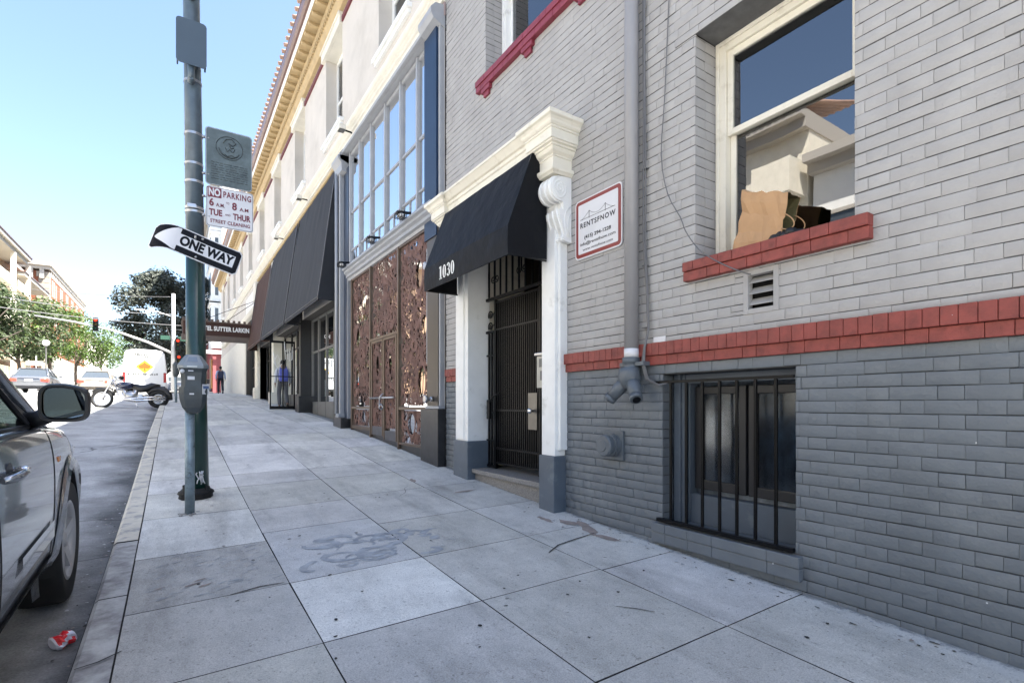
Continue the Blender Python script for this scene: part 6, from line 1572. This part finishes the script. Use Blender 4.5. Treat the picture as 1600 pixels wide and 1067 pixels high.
mb=MB(); mb.tube([(0.05,0,.80),(.25,0,.70),(.45,0,.72),(.60,0,.82),(.85,0,.80)],[.10,.14,.14,.11,.07],10); mb.sphere((-.33,0,1.1),.09,8,0,1,1.6,.8); mput(mb,'seat',M_plastic)
mb=MB(); mb.sphere((-.05,0,.45),.2,10,0,1.3,.7,.9); mb.tube([(-.15,0,.4),(-.25,0,.68)],.09,10); mb.tube([(.05,0,.4),(.13,0,.66)],.09,10); mb.box(.18,.35,-.12,.12,.30,.5,0,.04); mb.tube([(-.55,0,.95),(-.35,0,.35),(.1,0,.22),(.5,0,.30),(.80,0,.33)],.025,6); mput(mb,'engine',M_steel)
mb=MB()
for dz in (0,.09): mb.tube([(-.25,-.14,.55-dz),(-.20,-.17,.30),(.2,-.17,.26+dz),(1.05,-.18,.30+dz)],[.025,.028,.03,.042],8)
mb.tube([(.1,-.15,.26),(.25,-.33,.0)],.012,5); mput(mb,'exhaust_pipe',M_chrome)
mb=MB(); mb.sphere((.98,0,.62),.05,8); mput(mb,'tail_light',mat('moto_red',(.4,.02,.02),.2))
# ---------------------------------------------------------------- trees
def leafmat(name,c,c2,rough=.55):
    m=mat(name,c,rough,var=.35,vs=.9,col2=c2,c2s=1.1,c2t=.5,c2w=.12,spec=.35)
    n=m.node_tree.nodes; l=m.node_tree.links; p=n['Principled BSDF']; t=n.new('ShaderNodeBsdfTranslucent'); mx=n.new('ShaderNodeMixShader'); mx.inputs[0].default_value=.3
    src=p.inputs['Base Color'].links[0].from_socket; l.new(src,t.inputs[0]); o=[q for q in n if q.type=='OUTPUT_MATERIAL'][0]; l.new(p.outputs[0],mx.inputs[1]); l.new(t.outputs[0],mx.inputs[2]); l.new(mx.outputs[0],o.inputs[0]); return m
ML1=leafmat('leaf_pale_green',(.062,.090,.032),(.022,.038,.015)); ML2=leafmat('leaf_bright_green',(.075,.13,.016),(.025,.055,.01)); ML3=leafmat('leaf_dark_green',(.095,.105,.085),(.03,.04,.03)); 
M_bark=mat('bark',(.07,.055,.045),.9,var=.3,vs=6,bump=.5,bs=20)
def tree(lab,x,y,h,r,th,lm,seed,n=2600,ls=.28,lean=0,squash=1.,low=0.,group=None,cone=False,ntr=1):
    rnd=random.Random(seed); zb=RD(x,y)+.1
    t=thing('street_tree',lab,'tree',(x,y,zb),group)
    mb=MB(); ch=h-th; cz=th+ch*.5
    limbs=[]
    for q in range(ntr):
        ox=rnd.uniform(-.3,.3)*(q>0); mb.tube([(x+ox,y,zb-.1),(x+ox+rnd.uniform(-.15,.15),y,zb+th*.5),(x+ox*2+lean*.4,y,zb+th),(x+lean,y,zb+cz)],[.20,.15,.13,.06],8)
    for k in range(9):
        a=rnd.uniform(0,6.28); rr=r*rnd.uniform(.5,.85); z0=zb+th*rnd.uniform(.8,1.1); e=(x+lean+rr*math.cos(a),y+rr*math.sin(a),zb+cz+ch*rnd.uniform(-.3,.3)); mb.tube([(x+lean*.3,y,z0),((x+e[0])/2+rnd.uniform(-.2,.2),(y+e[1])/2,(z0+e[2])/2+.15),e],[.09,.06,.02],6); limbs.append(e)
    mb.build('trunk',M_bark,t)
    # clumps
    cl=[]
    for k in range(int(44 if n>5000 else 28 if n>1500 else 14)):
        u=rnd.uniform(-1,1); a=rnd.uniform(0,6.28); q=math.sqrt(1-u*u)*rnd.uniform(.1,.95)**.6
        taper=(1-.75*(u+1)/2) if cone else 1
        cl.append((x+lean+r*q*taper*math.cos(a),y+r*q*taper*math.sin(a),zb+cz+u*ch*.46*squash+low,r*rnd.uniform(.24,.44)*(taper*.5+.5)))
    vs=[];fs=[]
    for k in range(n):
        c=rnd.choice(cl); u=rnd.uniform(-1,1); a=rnd.uniform(0,6.28); q=math.sqrt(1-u*u); rad=c[3]*rnd.uniform(.6,1.08)
        p=Vector((c[0]+rad*q*math.cos(a),c[1]+rad*q*math.sin(a),c[2]+rad*u*.72)); s=ls*rnd.uniform(.55,1.2)
        nrm=Vector((q*math.cos(a)+rnd.uniform(-.7,.7),q*math.sin(a)+rnd.uniform(-.7,.7),abs(u)*.6+.5+rnd.uniform(-.4,.6))).normalized()
        t1=nrm.orthogonal().normalized(); t2=nrm.cross(t1); ang=rnd.uniform(0,6.28); d1=t1*math.cos(ang)+t2*math.sin(ang); d2=nrm.cross(d1)
        b=len(vs); vs+= [p-d1*s*.5,p+d2*s*.28-d1*.1*s,p+d1*s*.5-nrm*s*.12,p-d2*s*.28+d1*.05*s]; fs.append((b,b+1,b+2,b+3))
    m=MB(); m.mesh(vs,fs,0,False); m.build('crown',lm,t,fixn=False)
    return t
G1='street trees on the left side'
tree('largest pale green street tree in front of the balconied building on the left',-12.6,54,10.2,4.0,3.0,ML1,1,11000,.34,group=G1,cone=True)
tree('pale green tree at the left edge of the picture beside the largest tree',-14.2,47.5,6.0,2.3,2.4,ML1,12,2200,.30,group=G1)
tree('pale green tree directly right of the largest street tree',-12.9,70,9.2,4.2,3.0,ML1,2,4500,.36,group=G1)
tree('bright green tree behind the street lamp in front of the orange brick building',-12.6,84,10.0,4.4,3.2,ML2,3,4500,.36,group=G1,ntr=2)
tree('bright green tree second from the street lamp',-12.0,100,10.5,5.0,3.2,ML2,4,3500,.42,group=G1,ntr=2)
tree('bright green tree beyond the mast arm signal',-11.0,120,10.5,5.5,3,ML2,5,3000,.45,group=G1)
tree('small bright green tree low over the far cars',-7.5,150,11,6,3,ML2,6,2600,.5,group=G1)
tree('large dark green tree towering behind the white van, left of its pair',-1.6,72,13.4,4.1,3,ML3,7,13000,.42,group='dark trees behind the van')
tree('dark green tree behind the traffic signal pole, right of its pair',2.6,76,14.0,4.2,3,ML3,8,10000,.42,group='dark trees behind the van')
tree('dark lower tree behind the white van and in front of the dark pair',-.8,66,8.0,3.0,1.6,ML3,9,3000,.32,group='dark trees behind the van')
# ---------------------------------------------------------------- far buildings
M_orange=mat('orange_brick',(.20,.065,.028),.8,var=.1,vs=2,bump=.2,bs=8); M_quoin=mat('pale_quoin',(.30,.26,.21),.8,var=.08); M_salmon=mat('salmon_stucco',(.34,.22,.14),.8,var=.08); M_yelst=mat('pale_yellow_stucco',(.74,.69,.58),.8,var=.08)
M_pinkred=mat('pink_red_paint',(.28,.07,.075),.7); M_farwhite=mat('far_white',(.76,.76,.74),.8,var=.05); M_mglass=mat('blind_window',(.16,.16,.16),.8)
M_dglass=mat('dark_window',(.06,.07,.08),.12,spec=.8); M_sill=mat('pale_trim',(.40,.37,.33),.7)
# orange brick building, street face at X=-15.7
ob=thing('orange_brick_building','orange brick building with pale corner quoins, left side of the street','building',(-15.7,120,RD(-13,120)))
z0=1.5; zt=21.5
mb=MB(); mb.box(-34,-15.7,104,141,z0,zt-1.3); mb.build('wall',M_orange,ob)
mb=MB(); mb.box(-35,-15.3,103.2,141.8,zt-.5,zt,0); mb.box(-34.6,-15.5,103.6,141.4,zt-1.0,zt-.5); mb.build('cornice',M_sill,ob)
mb=MB()
y=105
while y<141: mb.box(-15.69,-15.60,y,y+.5,zt-1.9,zt-1.0); y+=1.25
x=-33
while x<-16: mb.box(x,x+.5,103.65,104.01,zt-2.4,zt-1.0); x+=1.25
[tag(q,kind=None) for q in split_loose(mb.build('corbel',M_sill,ob))]
mb=MB(); 
for k in range(22):
    zz=z0+k*.85; e=.06 if k%2 else 0
    mb.box(-16.9-e*4,-15.66,103.92,104.9+e*4,zz,zz+.8)
mb.build('quoin',M_quoin,ob)
mb=MB(); mb.box(-15.69,-15.66,109.2,109.9,z0,zt-2.4); mb.box(-15.69,-15.64,104,141,16.1,16.3); mb.build('trim',M_sill,ob)
for fl,(za,zb2) in enumerate(((17.0,19.2),(12.6,15.2),(8.4,11),(4.6,7))):
    for k in range(6):
        yc=107.3+k*5.6+(1.3 if k else 0)
        for s in (-.75,.75):
            m=MB(); m.box(-15.72,-15.67,yc+s-.48,yc+s+.48,za-.15,za,0); m.box(-15.72,-15.68,yc+s-.48,yc+s-.38,za,zb2); m.box(-15.72,-15.68,yc+s+.38,yc+s+.48,za,zb2); m.box(-15.72,-15.68,yc+s-.48,yc+s+.48,zb2,zb2+.15); m.box(-15.698,-15.69,yc+s-.38,yc+s+.38,za,zb2,1); m.build('window',[M_sill,M_mglass],ob)
# balconied building at the left edge
bb=thing('balcony_building','pale salmon building with balconies and flat roof at the left edge of the picture','building',(-15.7,85,RD(-13,85)))
mb=MB(); mb.box(-32,-16.9,62,98,0,17.2); mb.build('wall',M_salmon,bb)
mb=MB(); mb.box(-33,-14.6,61,86,17.6,18.0); mb.box(-33,-14.9,61,85.6,17.2,17.6); mb.box(-33,-14.9,84,98.6,15.6,16.0); mb.box(-33,-16.2,86,98,17.2,17.5); mb.build('roof',M_sill,bb)
mb=MB(); mb.box(-33,-14.5,60.9,86.2,18.0,18.12); mb.box(-33,-14.8,83.9,98.8,16.0,16.1); mb.build('roof_edge',M_gutter,bb)
for k,(ya,yb2) in enumerate(((63,70),(71.5,78.5),(80,86))):
    for z in (5.2,9.2,13.2):
        m=MB(); m.box(-16.9,-14.8,ya,yb2,z,z+.25); m.box(-15.0,-14.8,ya,yb2,z+.25,z+1.1); m.box(-16.9,-14.8,ya,ya+.12,z+.25,z+1.1); m.build('balcony',M_yelst,bb)
        for q in range(3):
            yy=ya+.8+q*2.1; m=MB(); m.box(-16.92,-16.7,yy,yy+1.3,z+.4,z+2.9,0); m.build('window',M_dglass,bb)
m=MB()
for y in (62.2,70.7,79.2,86.3): m.box(-15.2,-14.8,y-.2,y+.3,1.3,17.2)
m.build('column',M_yelst,bb)
m=MB()
for k in range(40): m.box(-14.78,-14.72,62+k*.36,62.18+k*.36,5.2,7.3)
m.build('balcony_rail',mat('brown_slat',(.22,.12,.07),.7),bb)
for k in range(5): m=MB(); m.box(-16.95,-16.8,87+k*2.2,88.3+k*2.2,10.2,12.6); m.box(-16.95,-16.8,87+k*2.2,88.3+k*2.2,13.2,15); m.build('window',M_dglass,bb)
m=MB(); m.box(-16.8,-15.7,62,98,.5,4.4); m.build('ground_floor',M_yelst,bb)
# pale garage wall beyond it, at street level below the trees
pb=thing('garage_building','low pale building with small dark windows behind the street trees','building',(-15.5,101,3)); mb=MB(); mb.box(-15.68,-15.2,98.5,140,2,7.5); mb.build('wall',M_yelst,pb)
mb=MB()
for k in range(12): mb.box(-15.21,-15.17,100+k*3.2,101.3+k*3.2,4.6,6.0)
mb.build('window_row',M_dglass,pb)
# right side beyond the corner
rb=thing('red_building','pink-red low building with a white sign beyond the corner, behind the walking person','building',(4,66,RD(3,66)))
mb=MB(); mb.box(3.3,4.1,58.6,80,1,6.9); mb.box(3.2,3.4,64,74,1,5.6); mb.build('wall',M_pinkred,rb)
mb=MB(); mb.box(3.22,3.27,58.8,62.4,1.6,4.5); mb.build('orange_door',mat('orange_door',(.45,.2,.05),.6),rb)
mb=MB(); mb.box(1.6,4.2,58.2,58.3,5.0,5.35); mb.box(3.2,4.3,58.3,64,5.6,6.9); mb.build('sign_board',M_farwhite,rb)
mb=MB(); mb.box(3.1,3.2,59.6,59.9,1.6,4.6); mb.build('drainpipe',M_quoin,rb)
wb=thing('white_corner_building','tall white corner building with bay windows beyond the long cream building','building',(5,70,RD(3,70)))
mb=MB(); mb.box(4.1,22,58.2,90,.5,24.5); mb.build('wall',M_farwhite,wb)
mb=MB(); mb.box(3.4,22,57.9,90.6,23.6,24.6); mb.box(3.8,22,58.1,90.3,22.9,23.6); mb.build('cornice',M_sill,wb)
for z in (7.6,11.2,14.8,18.6):
    m=MB(); m.box(3.25,4.1,60.5,63.8,z-.6,z+2.7); m.box(3.1,4.1,60.3,64,z+2.7,z+2.95); m.box(3.1,4.1,60.3,64,z-.8,z-.6); m.build('bay_window',M_farwhite,wb)
    for ya,yb2 in ((60.8,62.0),(62.3,63.5)): m=MB(); m.box(3.2,3.3,ya,yb2,z,z+2.3); m.build('window',M_dglass,wb)
    m=MB(); m.box(3.6,3.9,60.48,60.52,z,z+2.3); m.build('window',M_dglass,wb)
    for k in range(5): m=MB(); m.box(4.05,4.2,66+k*4,67.4+k*4,z,z+2.2); m.build('window',M_dglass,wb)
    for k in range(4): m=MB(); m.box(5.5+k*3,6.9+k*3,58.15,58.3,z,z+2.2); m.build('window',M_dglass,wb)
# far right buildings further along
for i,(y0,y1,h,c,lab) in enumerate(((92,120,17,M_yelst,'far pale yellow building beyond the white corner building'),(122,170,14,M_farwhite,'farthest low white building on the right side'))):
    t=thing('distant_building',lab,'building',(5,y0,RD(3,y0))); m=MB(); m.box(4,24,y0,y1,0,h); m.build('wall',c,t); m=MB(); m.box(3.5,24,y0,y1,h,h+.6); m.build('cornice',M_sill,t)
t=thing('distant_building','farthest pale building on the left side beyond the orange brick one','building',(-16,160,5)); m=MB(); m.box(-34,-15.8,144,190,1,15); m.build('wall',M_yelst,t); m=MB(); m.box(-34.5,-15.4,144,190,15,15.7); m.build('cornice',M_sill,t)
t=thing('distant_building','hazy pale building closing the far end of the street','building',(-6,320,11)); m=MB(); m.box(-40,40,320,350,5,17); m.build('wall',M_farwhite,t); m=MB()
for k in range(20): m.box(-38+k*4,-36.4+k*4,319.9,320.1,12,14.5)
m.build('window_row',M_dglass,t)
hl=MB(); hl.mesh([(-500,700,-20),(-200,650,24),(-60,640,20),(60,640,24),(300,660,34),(600,700,10),(600,900,10),(-500,900,10)],[(0,1,2,3,4,5,6,7)]); hl.mesh([(-500,699,-30),(-200,649,24),(-60,639,20),(60,639,24),(300,659,34),(600,699,10),(600,700,-40),(-500,700,-40)],[(0,1,2,3,4,5,6,7)]); struct(hl.build('hill',mat('hill_green',(.10,.13,.10),.9,var=.2,vs=.02)))
# buildings across the street (seen only in reflections and as the light they bounce)
def oppo(y0,y1,h,wallm,lab,seed,roof=None):
    t=thing('opposite_building',lab,'building',(-15.9,(y0+y1)/2,RD(-13,(y0+y1)/2))); rnd=random.Random(seed); zb=RD(-13,y0)-.5
    m=MB(); m.box(-30,-15.9,y0+.05,y1-.05,zb,h); m.build('wall',wallm,t)
    m=MB(); m.box(-30,-15.1,y0,y1,h,h+.35); m.box(-30,-15.5,y0,y1,h-.4,h); m.build('cornice',M_sill,t)
    if roof:
        m=MB(); m.mesh([(-15.0,y0,h+.36),(-15.0,y1,h+.36),(-20,y1,h+2.0),(-20,y0,h+2.0)],[(0,1,2,3)]); 
        y=y0
        while y<y1: m.tube([(-14.95,y,h+.42),(-20,y,h+2.05)],.10,6); y+=.32
        m.build('tiled_roof',M_tile,t)
    z=zb+4.3
    while z+2.2<h-.5:
        y=y0+1
        while y+1.4<y1:
            w=MB(); w.box(-15.93,-15.8,y-.12,y+1.42,z-.12,z,0); w.box(-15.93,-15.8,y-.12,y+1.42,z+2,z+2.15,0); w.box(-15.93,-15.84,y-.1,y,z,z+2,0); w.box(-15.93,-15.84,y+1.3,y+1.4,z,z+2,0); w.box(-15.93,-15.84,y,y+1.3,z+.98,z+1.04,0); w.box(-15.91,-15.87,y,y+1.3,z,z+2,1); w.build('window',[M_sill,M_dglass],t); y+=2.7
        z+=3.4
    w=MB(); y=y0+.6
    while y+3<y1: w.box(-15.93,-15.86,y,y+2.6,zb+.6,zb+3.3); y+=3.2
    w.build('shop_window',M_dglass,t); return t
oppo(3.0,11.2,10.2,M_farwhite,'white plastered building across the street behind the tiled one',1)
oppo(11.3,30,12.3,M_yelst,'cream building with tiled roof across the street, mirrored in the sash window',2,roof=True)
mb=MB()
ob_=[o for o in COL.objects if o.name.startswith('opposite_building') and 'tiled roof' in o['label']][0]
mb.box(-15.9,-14.5,11.4,13.2,9.0,9.2); mb.box(-14.65,-14.5,11.4,13.2,9.2,10.5); mb.box(-15.9,-14.65,11.4,11.55,9.2,10.5); mb.box(-15.9,-14.65,13.05,13.2,9.2,10.5); mb.build('balcony',M_yelst,ob_)
oppo(30.1,44.5,9,M_quoin,'stone building across the street before the crossing',3)
oppo(-14,3.4,10,M_yelst,'pale building across the street behind the camera',4)
tree('tree across the street mirrored in the sash window',-12.9,15.5,6.5,2.2,2.4,ML1,21,1500,.3)
tree('tree across the street mirrored in the car',-12.9,-2,7.0,2.4,2.4,ML1,22,1500,.3)
# ---------------------------------------------------------------- signals, lamp, wires
M_pole=mat('pale_pole',(.40,.40,.40),.5,metal=.3)
sx_,sy_=.05,60.5; zb=G(.05,60.5)
sp2=thing('signal_pole','tall pale utility pole carrying the mast arm and traffic signals at the corner','signal pole',(sx_,sy_,zb))
mb=MB(); mb.tube([(sx_,sy_,zb),(sx_,sy_,zb+5),(sx_,sy_,10.9)],[.22,.19,.16],12); mb.build('pole',M_pole,sp2)
mb=MB(); mb.tube([(sx_,sy_,5.0),(-2,sy_,6.0),(-4.5,sy_,6.9),(-7.5,sy_,7.5),(-11,sy_,7.9)],[.13,.11,.09,.07,.05],8); mb.build('mast_arm',M_pole,sp2)
mb=MB(); mb.tube([(sx_,sy_,8.6),(-1.2,sy_,9.0),(-2.3,sy_,9.05)],.05,6); mb.box(-3.0,-2.2,sy_-.15,sy_+.15,9.0,9.12,0,.04); mb.build('lamp_arm',M_pole,sp2)
mb=MB(); mb.box(-1.0,-.2,sy_-.05,sy_-.02,6.35,6.75); mb.box(.4,1.4,sy_-.05,sy_-.02,6.3,6.7); mb.build('street_name_sign',mat('street_sign_green',(.02,.07,.045),.5),sp2)
def signal(x,z,lab):
    t=thing('traffic_signal',lab,'traffic light',(x,sy_-.15,z),'traffic signals at the crossing')
    m=MB(); m.box(x-.20,x+.20,sy_-.32,sy_-.05,z-.62,z+.62,0,.03); m.build('housing',M_black,t)
    for k,(c,s) in enumerate(((( 1,.05,.02),.30),((.08,.06,.01),0),((.01,.06,.03),0))):
        zz=z+.38-.38*k; m=MB(); m.lathe([(.13,0),(.10,-.03),(0,-.04)],(x,sy_-.325,zz),'y',14); m.build('lens',emis('red_signal_light',c,s) if s else mat('dark_lens',c,.3),t); m=MB(); m.lathe([(.145,0),(.145,-.16)],(x,sy_-.325,zz),'y',14,capends=False); m.build('visor',M_black,t)
    m=MB(); m.tube([(x,sy_-.1,z),(x+(.0 if x<-1 else -.2),sy_,z)],.04,6); m.build('bracket',M_black,t)
signal(-5.9,7.35,'traffic signal showing red, hanging from the mast arm')
signal(.42,5.9,'upper traffic signal showing red on the signal pole')
signal(.50,4.3,'lower traffic signal showing red on the signal pole')
zl=RD(-12.4,72)
sl_=thing('street_lamp','slim dark street lamp with a round white globe under the left trees','street lamp',(-10.2,66,zl)); m=MB(); m.lathe([(.12,0),(.08,.5),(.06,3.9),(.1,4.0)],(-10.2,66,zl),'z',10); m.build('post',M_greywood,sl_); m=MB(); m.sphere((-10.2,66,zl+4.3),.30,12); m.build('globe',M_farwhite,sl_)
dsg=thing('direction_sign','small white sign on a post under the left trees','sign',(-10.9,66,zl)); m=MB(); m.tube([(-10.9,66,zl),(-10.9,66,zl+3)],.05,6); m.build('post',M_pole,dsg); m=MB(); m.box(-11.6,-10.4,65.9,65.95,zl+2.1,zl+2.5); m.build('sign_board',M_farwhite,dsg)
def wire(a,b,sag,lab,r=.02):
    P=[]
    for i in range(21):
        f=i/20; P.append((a[0]+(b[0]-a[0])*f,a[1]+(b[1]-a[1])*f,a[2]+(b[2]-a[2])*f-sag*4*f*(1-f)))
    m=MB(); m.tube(P,r,5); tag(m.build('overhead_wire',M_cable),lab,'wire')
wire((-16,48,8.4),(.05,60.5,8.9),.7,'thick overhead wire crossing low over the left trees',.03)
wire((-16,47,7.2),(3.1,58,7.6),.5,'overhead wire just above the mast arm',.025)
wire((-16,62,10.6),(.05,60.5,10.6),.4,'highest overhead wire reaching the top of the signal pole')
wire((-5.8,140,14),(.05,60.5,10.4),1.2,'overhead wire running up the street from the signal pole')
wire((3.15,44,6.4),(.05,60.5,7.4),.3,'overhead wire from the cream building to the signal pole')
wire((-.4,48,6.0),(.05,60.5,6.3),.2,'short wire by the traffic signals')
# bicycle / meters near the motorcycle
for i,(y,lab) in enumerate(((22.9,'second parking meter, beside the motorcycle'),(28.5,'third parking meter, farther along by the white van'),(34,'fourth parking meter, farthest along the kerb'))):
    zz=G(.1,y); t=thing('parking_meter',lab,'parking meter',(.1,y,zz),'far parking meters'); m=MB(); m.tube([(.1,y,zz),(.1,y,zz+.95)],.04,8); m.build('post',M_meterpost,t); m=MB(); m.lathe([(.05,.95),(.11,1.07),(.10,1.3),(.12,1.4),(.05,1.5),(0,1.5)],(.1,y,zz),'z',10,sy=.7); m.build('housing',M_meter,t)
# ---------------------------------------------------------------- people (seen from behind, mid-stride)
def person(lab,x,y,h,shirt,trous,packm,packlab,seed,skinm,facing=0):
    """walks towards +y"""
    z=G(x,y); s=h/1.75
    t=thing('person',lab,'person',(x,y,z)); t.scale=(s,s,s)
    J={'pel':(0,0,.95),'sp':(0,.015,1.12),'ch':(0,.02,1.32),'nk':(0,.03,1.49),'hd':(0,.05,1.60),'ht':(0,.045,1.69),
       'lh':(-.10,0,.92),'lk':(-.11,.16,.52),'la':(-.11,.02,.10),'lt':(-.12,.16,.03),'rh':(.10,0,.92),'rk':(.10,-.05,.50),'ra':(.10,-.33,.16),'rt':(.10,-.25,.04),
       'ls':(-.19,.02,1.42),'le':(-.25,-.06,1.14),'lw':(-.25,.06,.91),'lf':(-.245,.10,.83),'rs':(.19,.02,1.42),'re':(.25,.0,1.13),'rw':(.26,.13,.92),'rf':(.255,.18,.85)}
    E=[('pel','sp'),('sp','ch'),('ch','nk'),('nk','hd'),('hd','ht'),('pel','lh'),('lh','lk'),('lk','la'),('la','lt'),('pel','rh'),('rh','rk'),('rk','ra'),('ra','rt'),('ch','ls'),('ls','le'),('le','lw'),('lw','lf'),('ch','rs'),('rs','re'),('re','rw'),('rw','rf')]
    RR={'pel':(.14,.10),'sp':(.125,.095),'ch':(.15,.105),'nk':(.052,.052),'hd':(.078,.092),'ht':(.06,.07),'lh':(.085,.085),'rh':(.085,.085),'lk':(.06,.06),'rk':(.06,.06),'la':(.04,.04),'ra':(.04,.04),'lt':(.04,.03),'rt':(.04,.03),'ls':(.058,.058),'rs':(.058,.058),'le':(.042,.042),'re':(.042,.042),'lw':(.03,.03),'rw':(.03,.03),'lf':(.034,.02),'rf':(.034,.02)}
    def skin(keys,rs,nm,mt,grow=0.):
        ks=[k for k in J if k in keys]; me=bpy.data.meshes.new(nm); idx={k:i for i,k in enumerate(ks)}
        me.from_pydata([J[k] for k in ks],[(idx[a],idx[b]) for a,b in E if a in idx and b in idx],[])
        o=bpy.data.objects.new(nm,me); COL.objects.link(o); md=o.modifiers.new('k','SKIN')
        for k in ks: v=me.skin_vertices[0].data[idx[k]]; v.radius=(rs[k][0]+grow,rs[k][1]+grow); v.use_root=(k==ks[0])
        o.modifiers.new('s','SUBSURF').levels=2
        m2=evalmesh(o); bpy.data.objects.remove(o); m2.materials.clear(); m2.materials.append(mt); m2.polygons.foreach_set('use_smooth',[True]*len(m2.polygons))
        q=bpy.data.objects.new(nm,m2); COL.objects.link(q); q.parent=t; return q
    skin(set(J),RR,'body',skinm)
    skin({'pel','sp','ch','ls','le','rs','re','lw','rw','lh','rh'}-{'lh','rh'},{**RR,'lw':(.036,.036),'rw':(.036,.036)},'shirt',shirt,.014)
    skin({'pel','lh','lk','la','rh','rk','ra'},{**RR,'la':(.055,.055),'ra':(.055,.055)},'trousers',trous,.014)
    m=MB(); m.sphere((0,.035,1.655),.098,14,0,.88,1.0,1.05); o=m.build('hair',M_black,None); o.parent=t
    for (fx,fy,fz,a) in ((-.115,.09,.05,0),(.10,-.28,.07,40)):
        m=MB(); m.sphere((0,0,0),.05,10,0,.95,2.4,.9,); T=Matrix.Translation((fx,fy,fz))@Matrix.Rotation(R(-a),4,'X'); m.v=[T@Vector(v) for v in m.v]; o=m.build('shoe',M_plastic,None); o.parent=t
    # fingers and face details
    m=MB()
    for sgn,kk in ((-1,'lf'),(1,'rf')):
        b=Vector(J[kk])
        for q in range(4): m.tube([b+Vector((0,-.025+.017*q,0)),b+Vector((0,-.02+.017*q,-.045+.004*abs(q-1.5))),b+Vector((-sgn*.012,-.012+.017*q,-.078+.006*abs(q-1.5)))],[.009,.008,.006],6)
        m.tube([b+Vector((-sgn*.005,.03,.02)),b+Vector((-sgn*.02,.045,-.02))],[.010,.007],6)
    m.sphere((0,.155,1.615),.014,6); 
    for sgn in (-1,1): m.sphere((sgn*.083,.05,1.615),.02,6,0,.4,1,1.3)
    o=m.build('hands_and_ears',skinm,None); o.parent=t
    bp=thing('backpack',packlab,'backpack',(x,y-.16*s,z+1.2*s)); bp.scale=(s,s,s)
    m=MB(); m.box(-.15,.15,-.10,.07,-.24,.22,0,.06); m.box(-.11,.11,-.14,-.10,-.20,.02,0,.02); o=m.build('bag_body',packm,None); o.parent=bp
    m=MB()
    for sgn in (-1,1): m.tube([(sgn*.09,.05,.20),(sgn*.11,.13,.30),(sgn*.12,.26,.22),(sgn*.13,.30,.02),(sgn*.13,.20,-.16),(sgn*.12,.06,-.20)],.016,6)
    o=m.build('strap',packm,None); o.parent=bp
    return t
person('person in a pale blue shirt and dark trousers walking away up the sidewalk',2.55,37.6,1.76,mat('pale_blue_shirt',(.42,.48,.62),.8,var=.1),mat('dark_trousers',(.02,.02,.028),.9),mat('navy_backpack',(.02,.025,.06),.7),'navy backpack on the back of the person walking up the sidewalk',1,M_skin)
person('added person in a white hooded top and grey trousers standing in for a reflection in the glass doors',3.02,18.2,1.58,mat('white_hoodie',(.6,.6,.6),.9,var=.1),mat('grey_trousers',(.10,.10,.11),.9),mat('blue_backpack',(.10,.12,.45),.7),'bright blue backpack on the added person standing in for the glass door reflection',2,M_skin)  # figure added behind the doors in place of a reflection in their glass
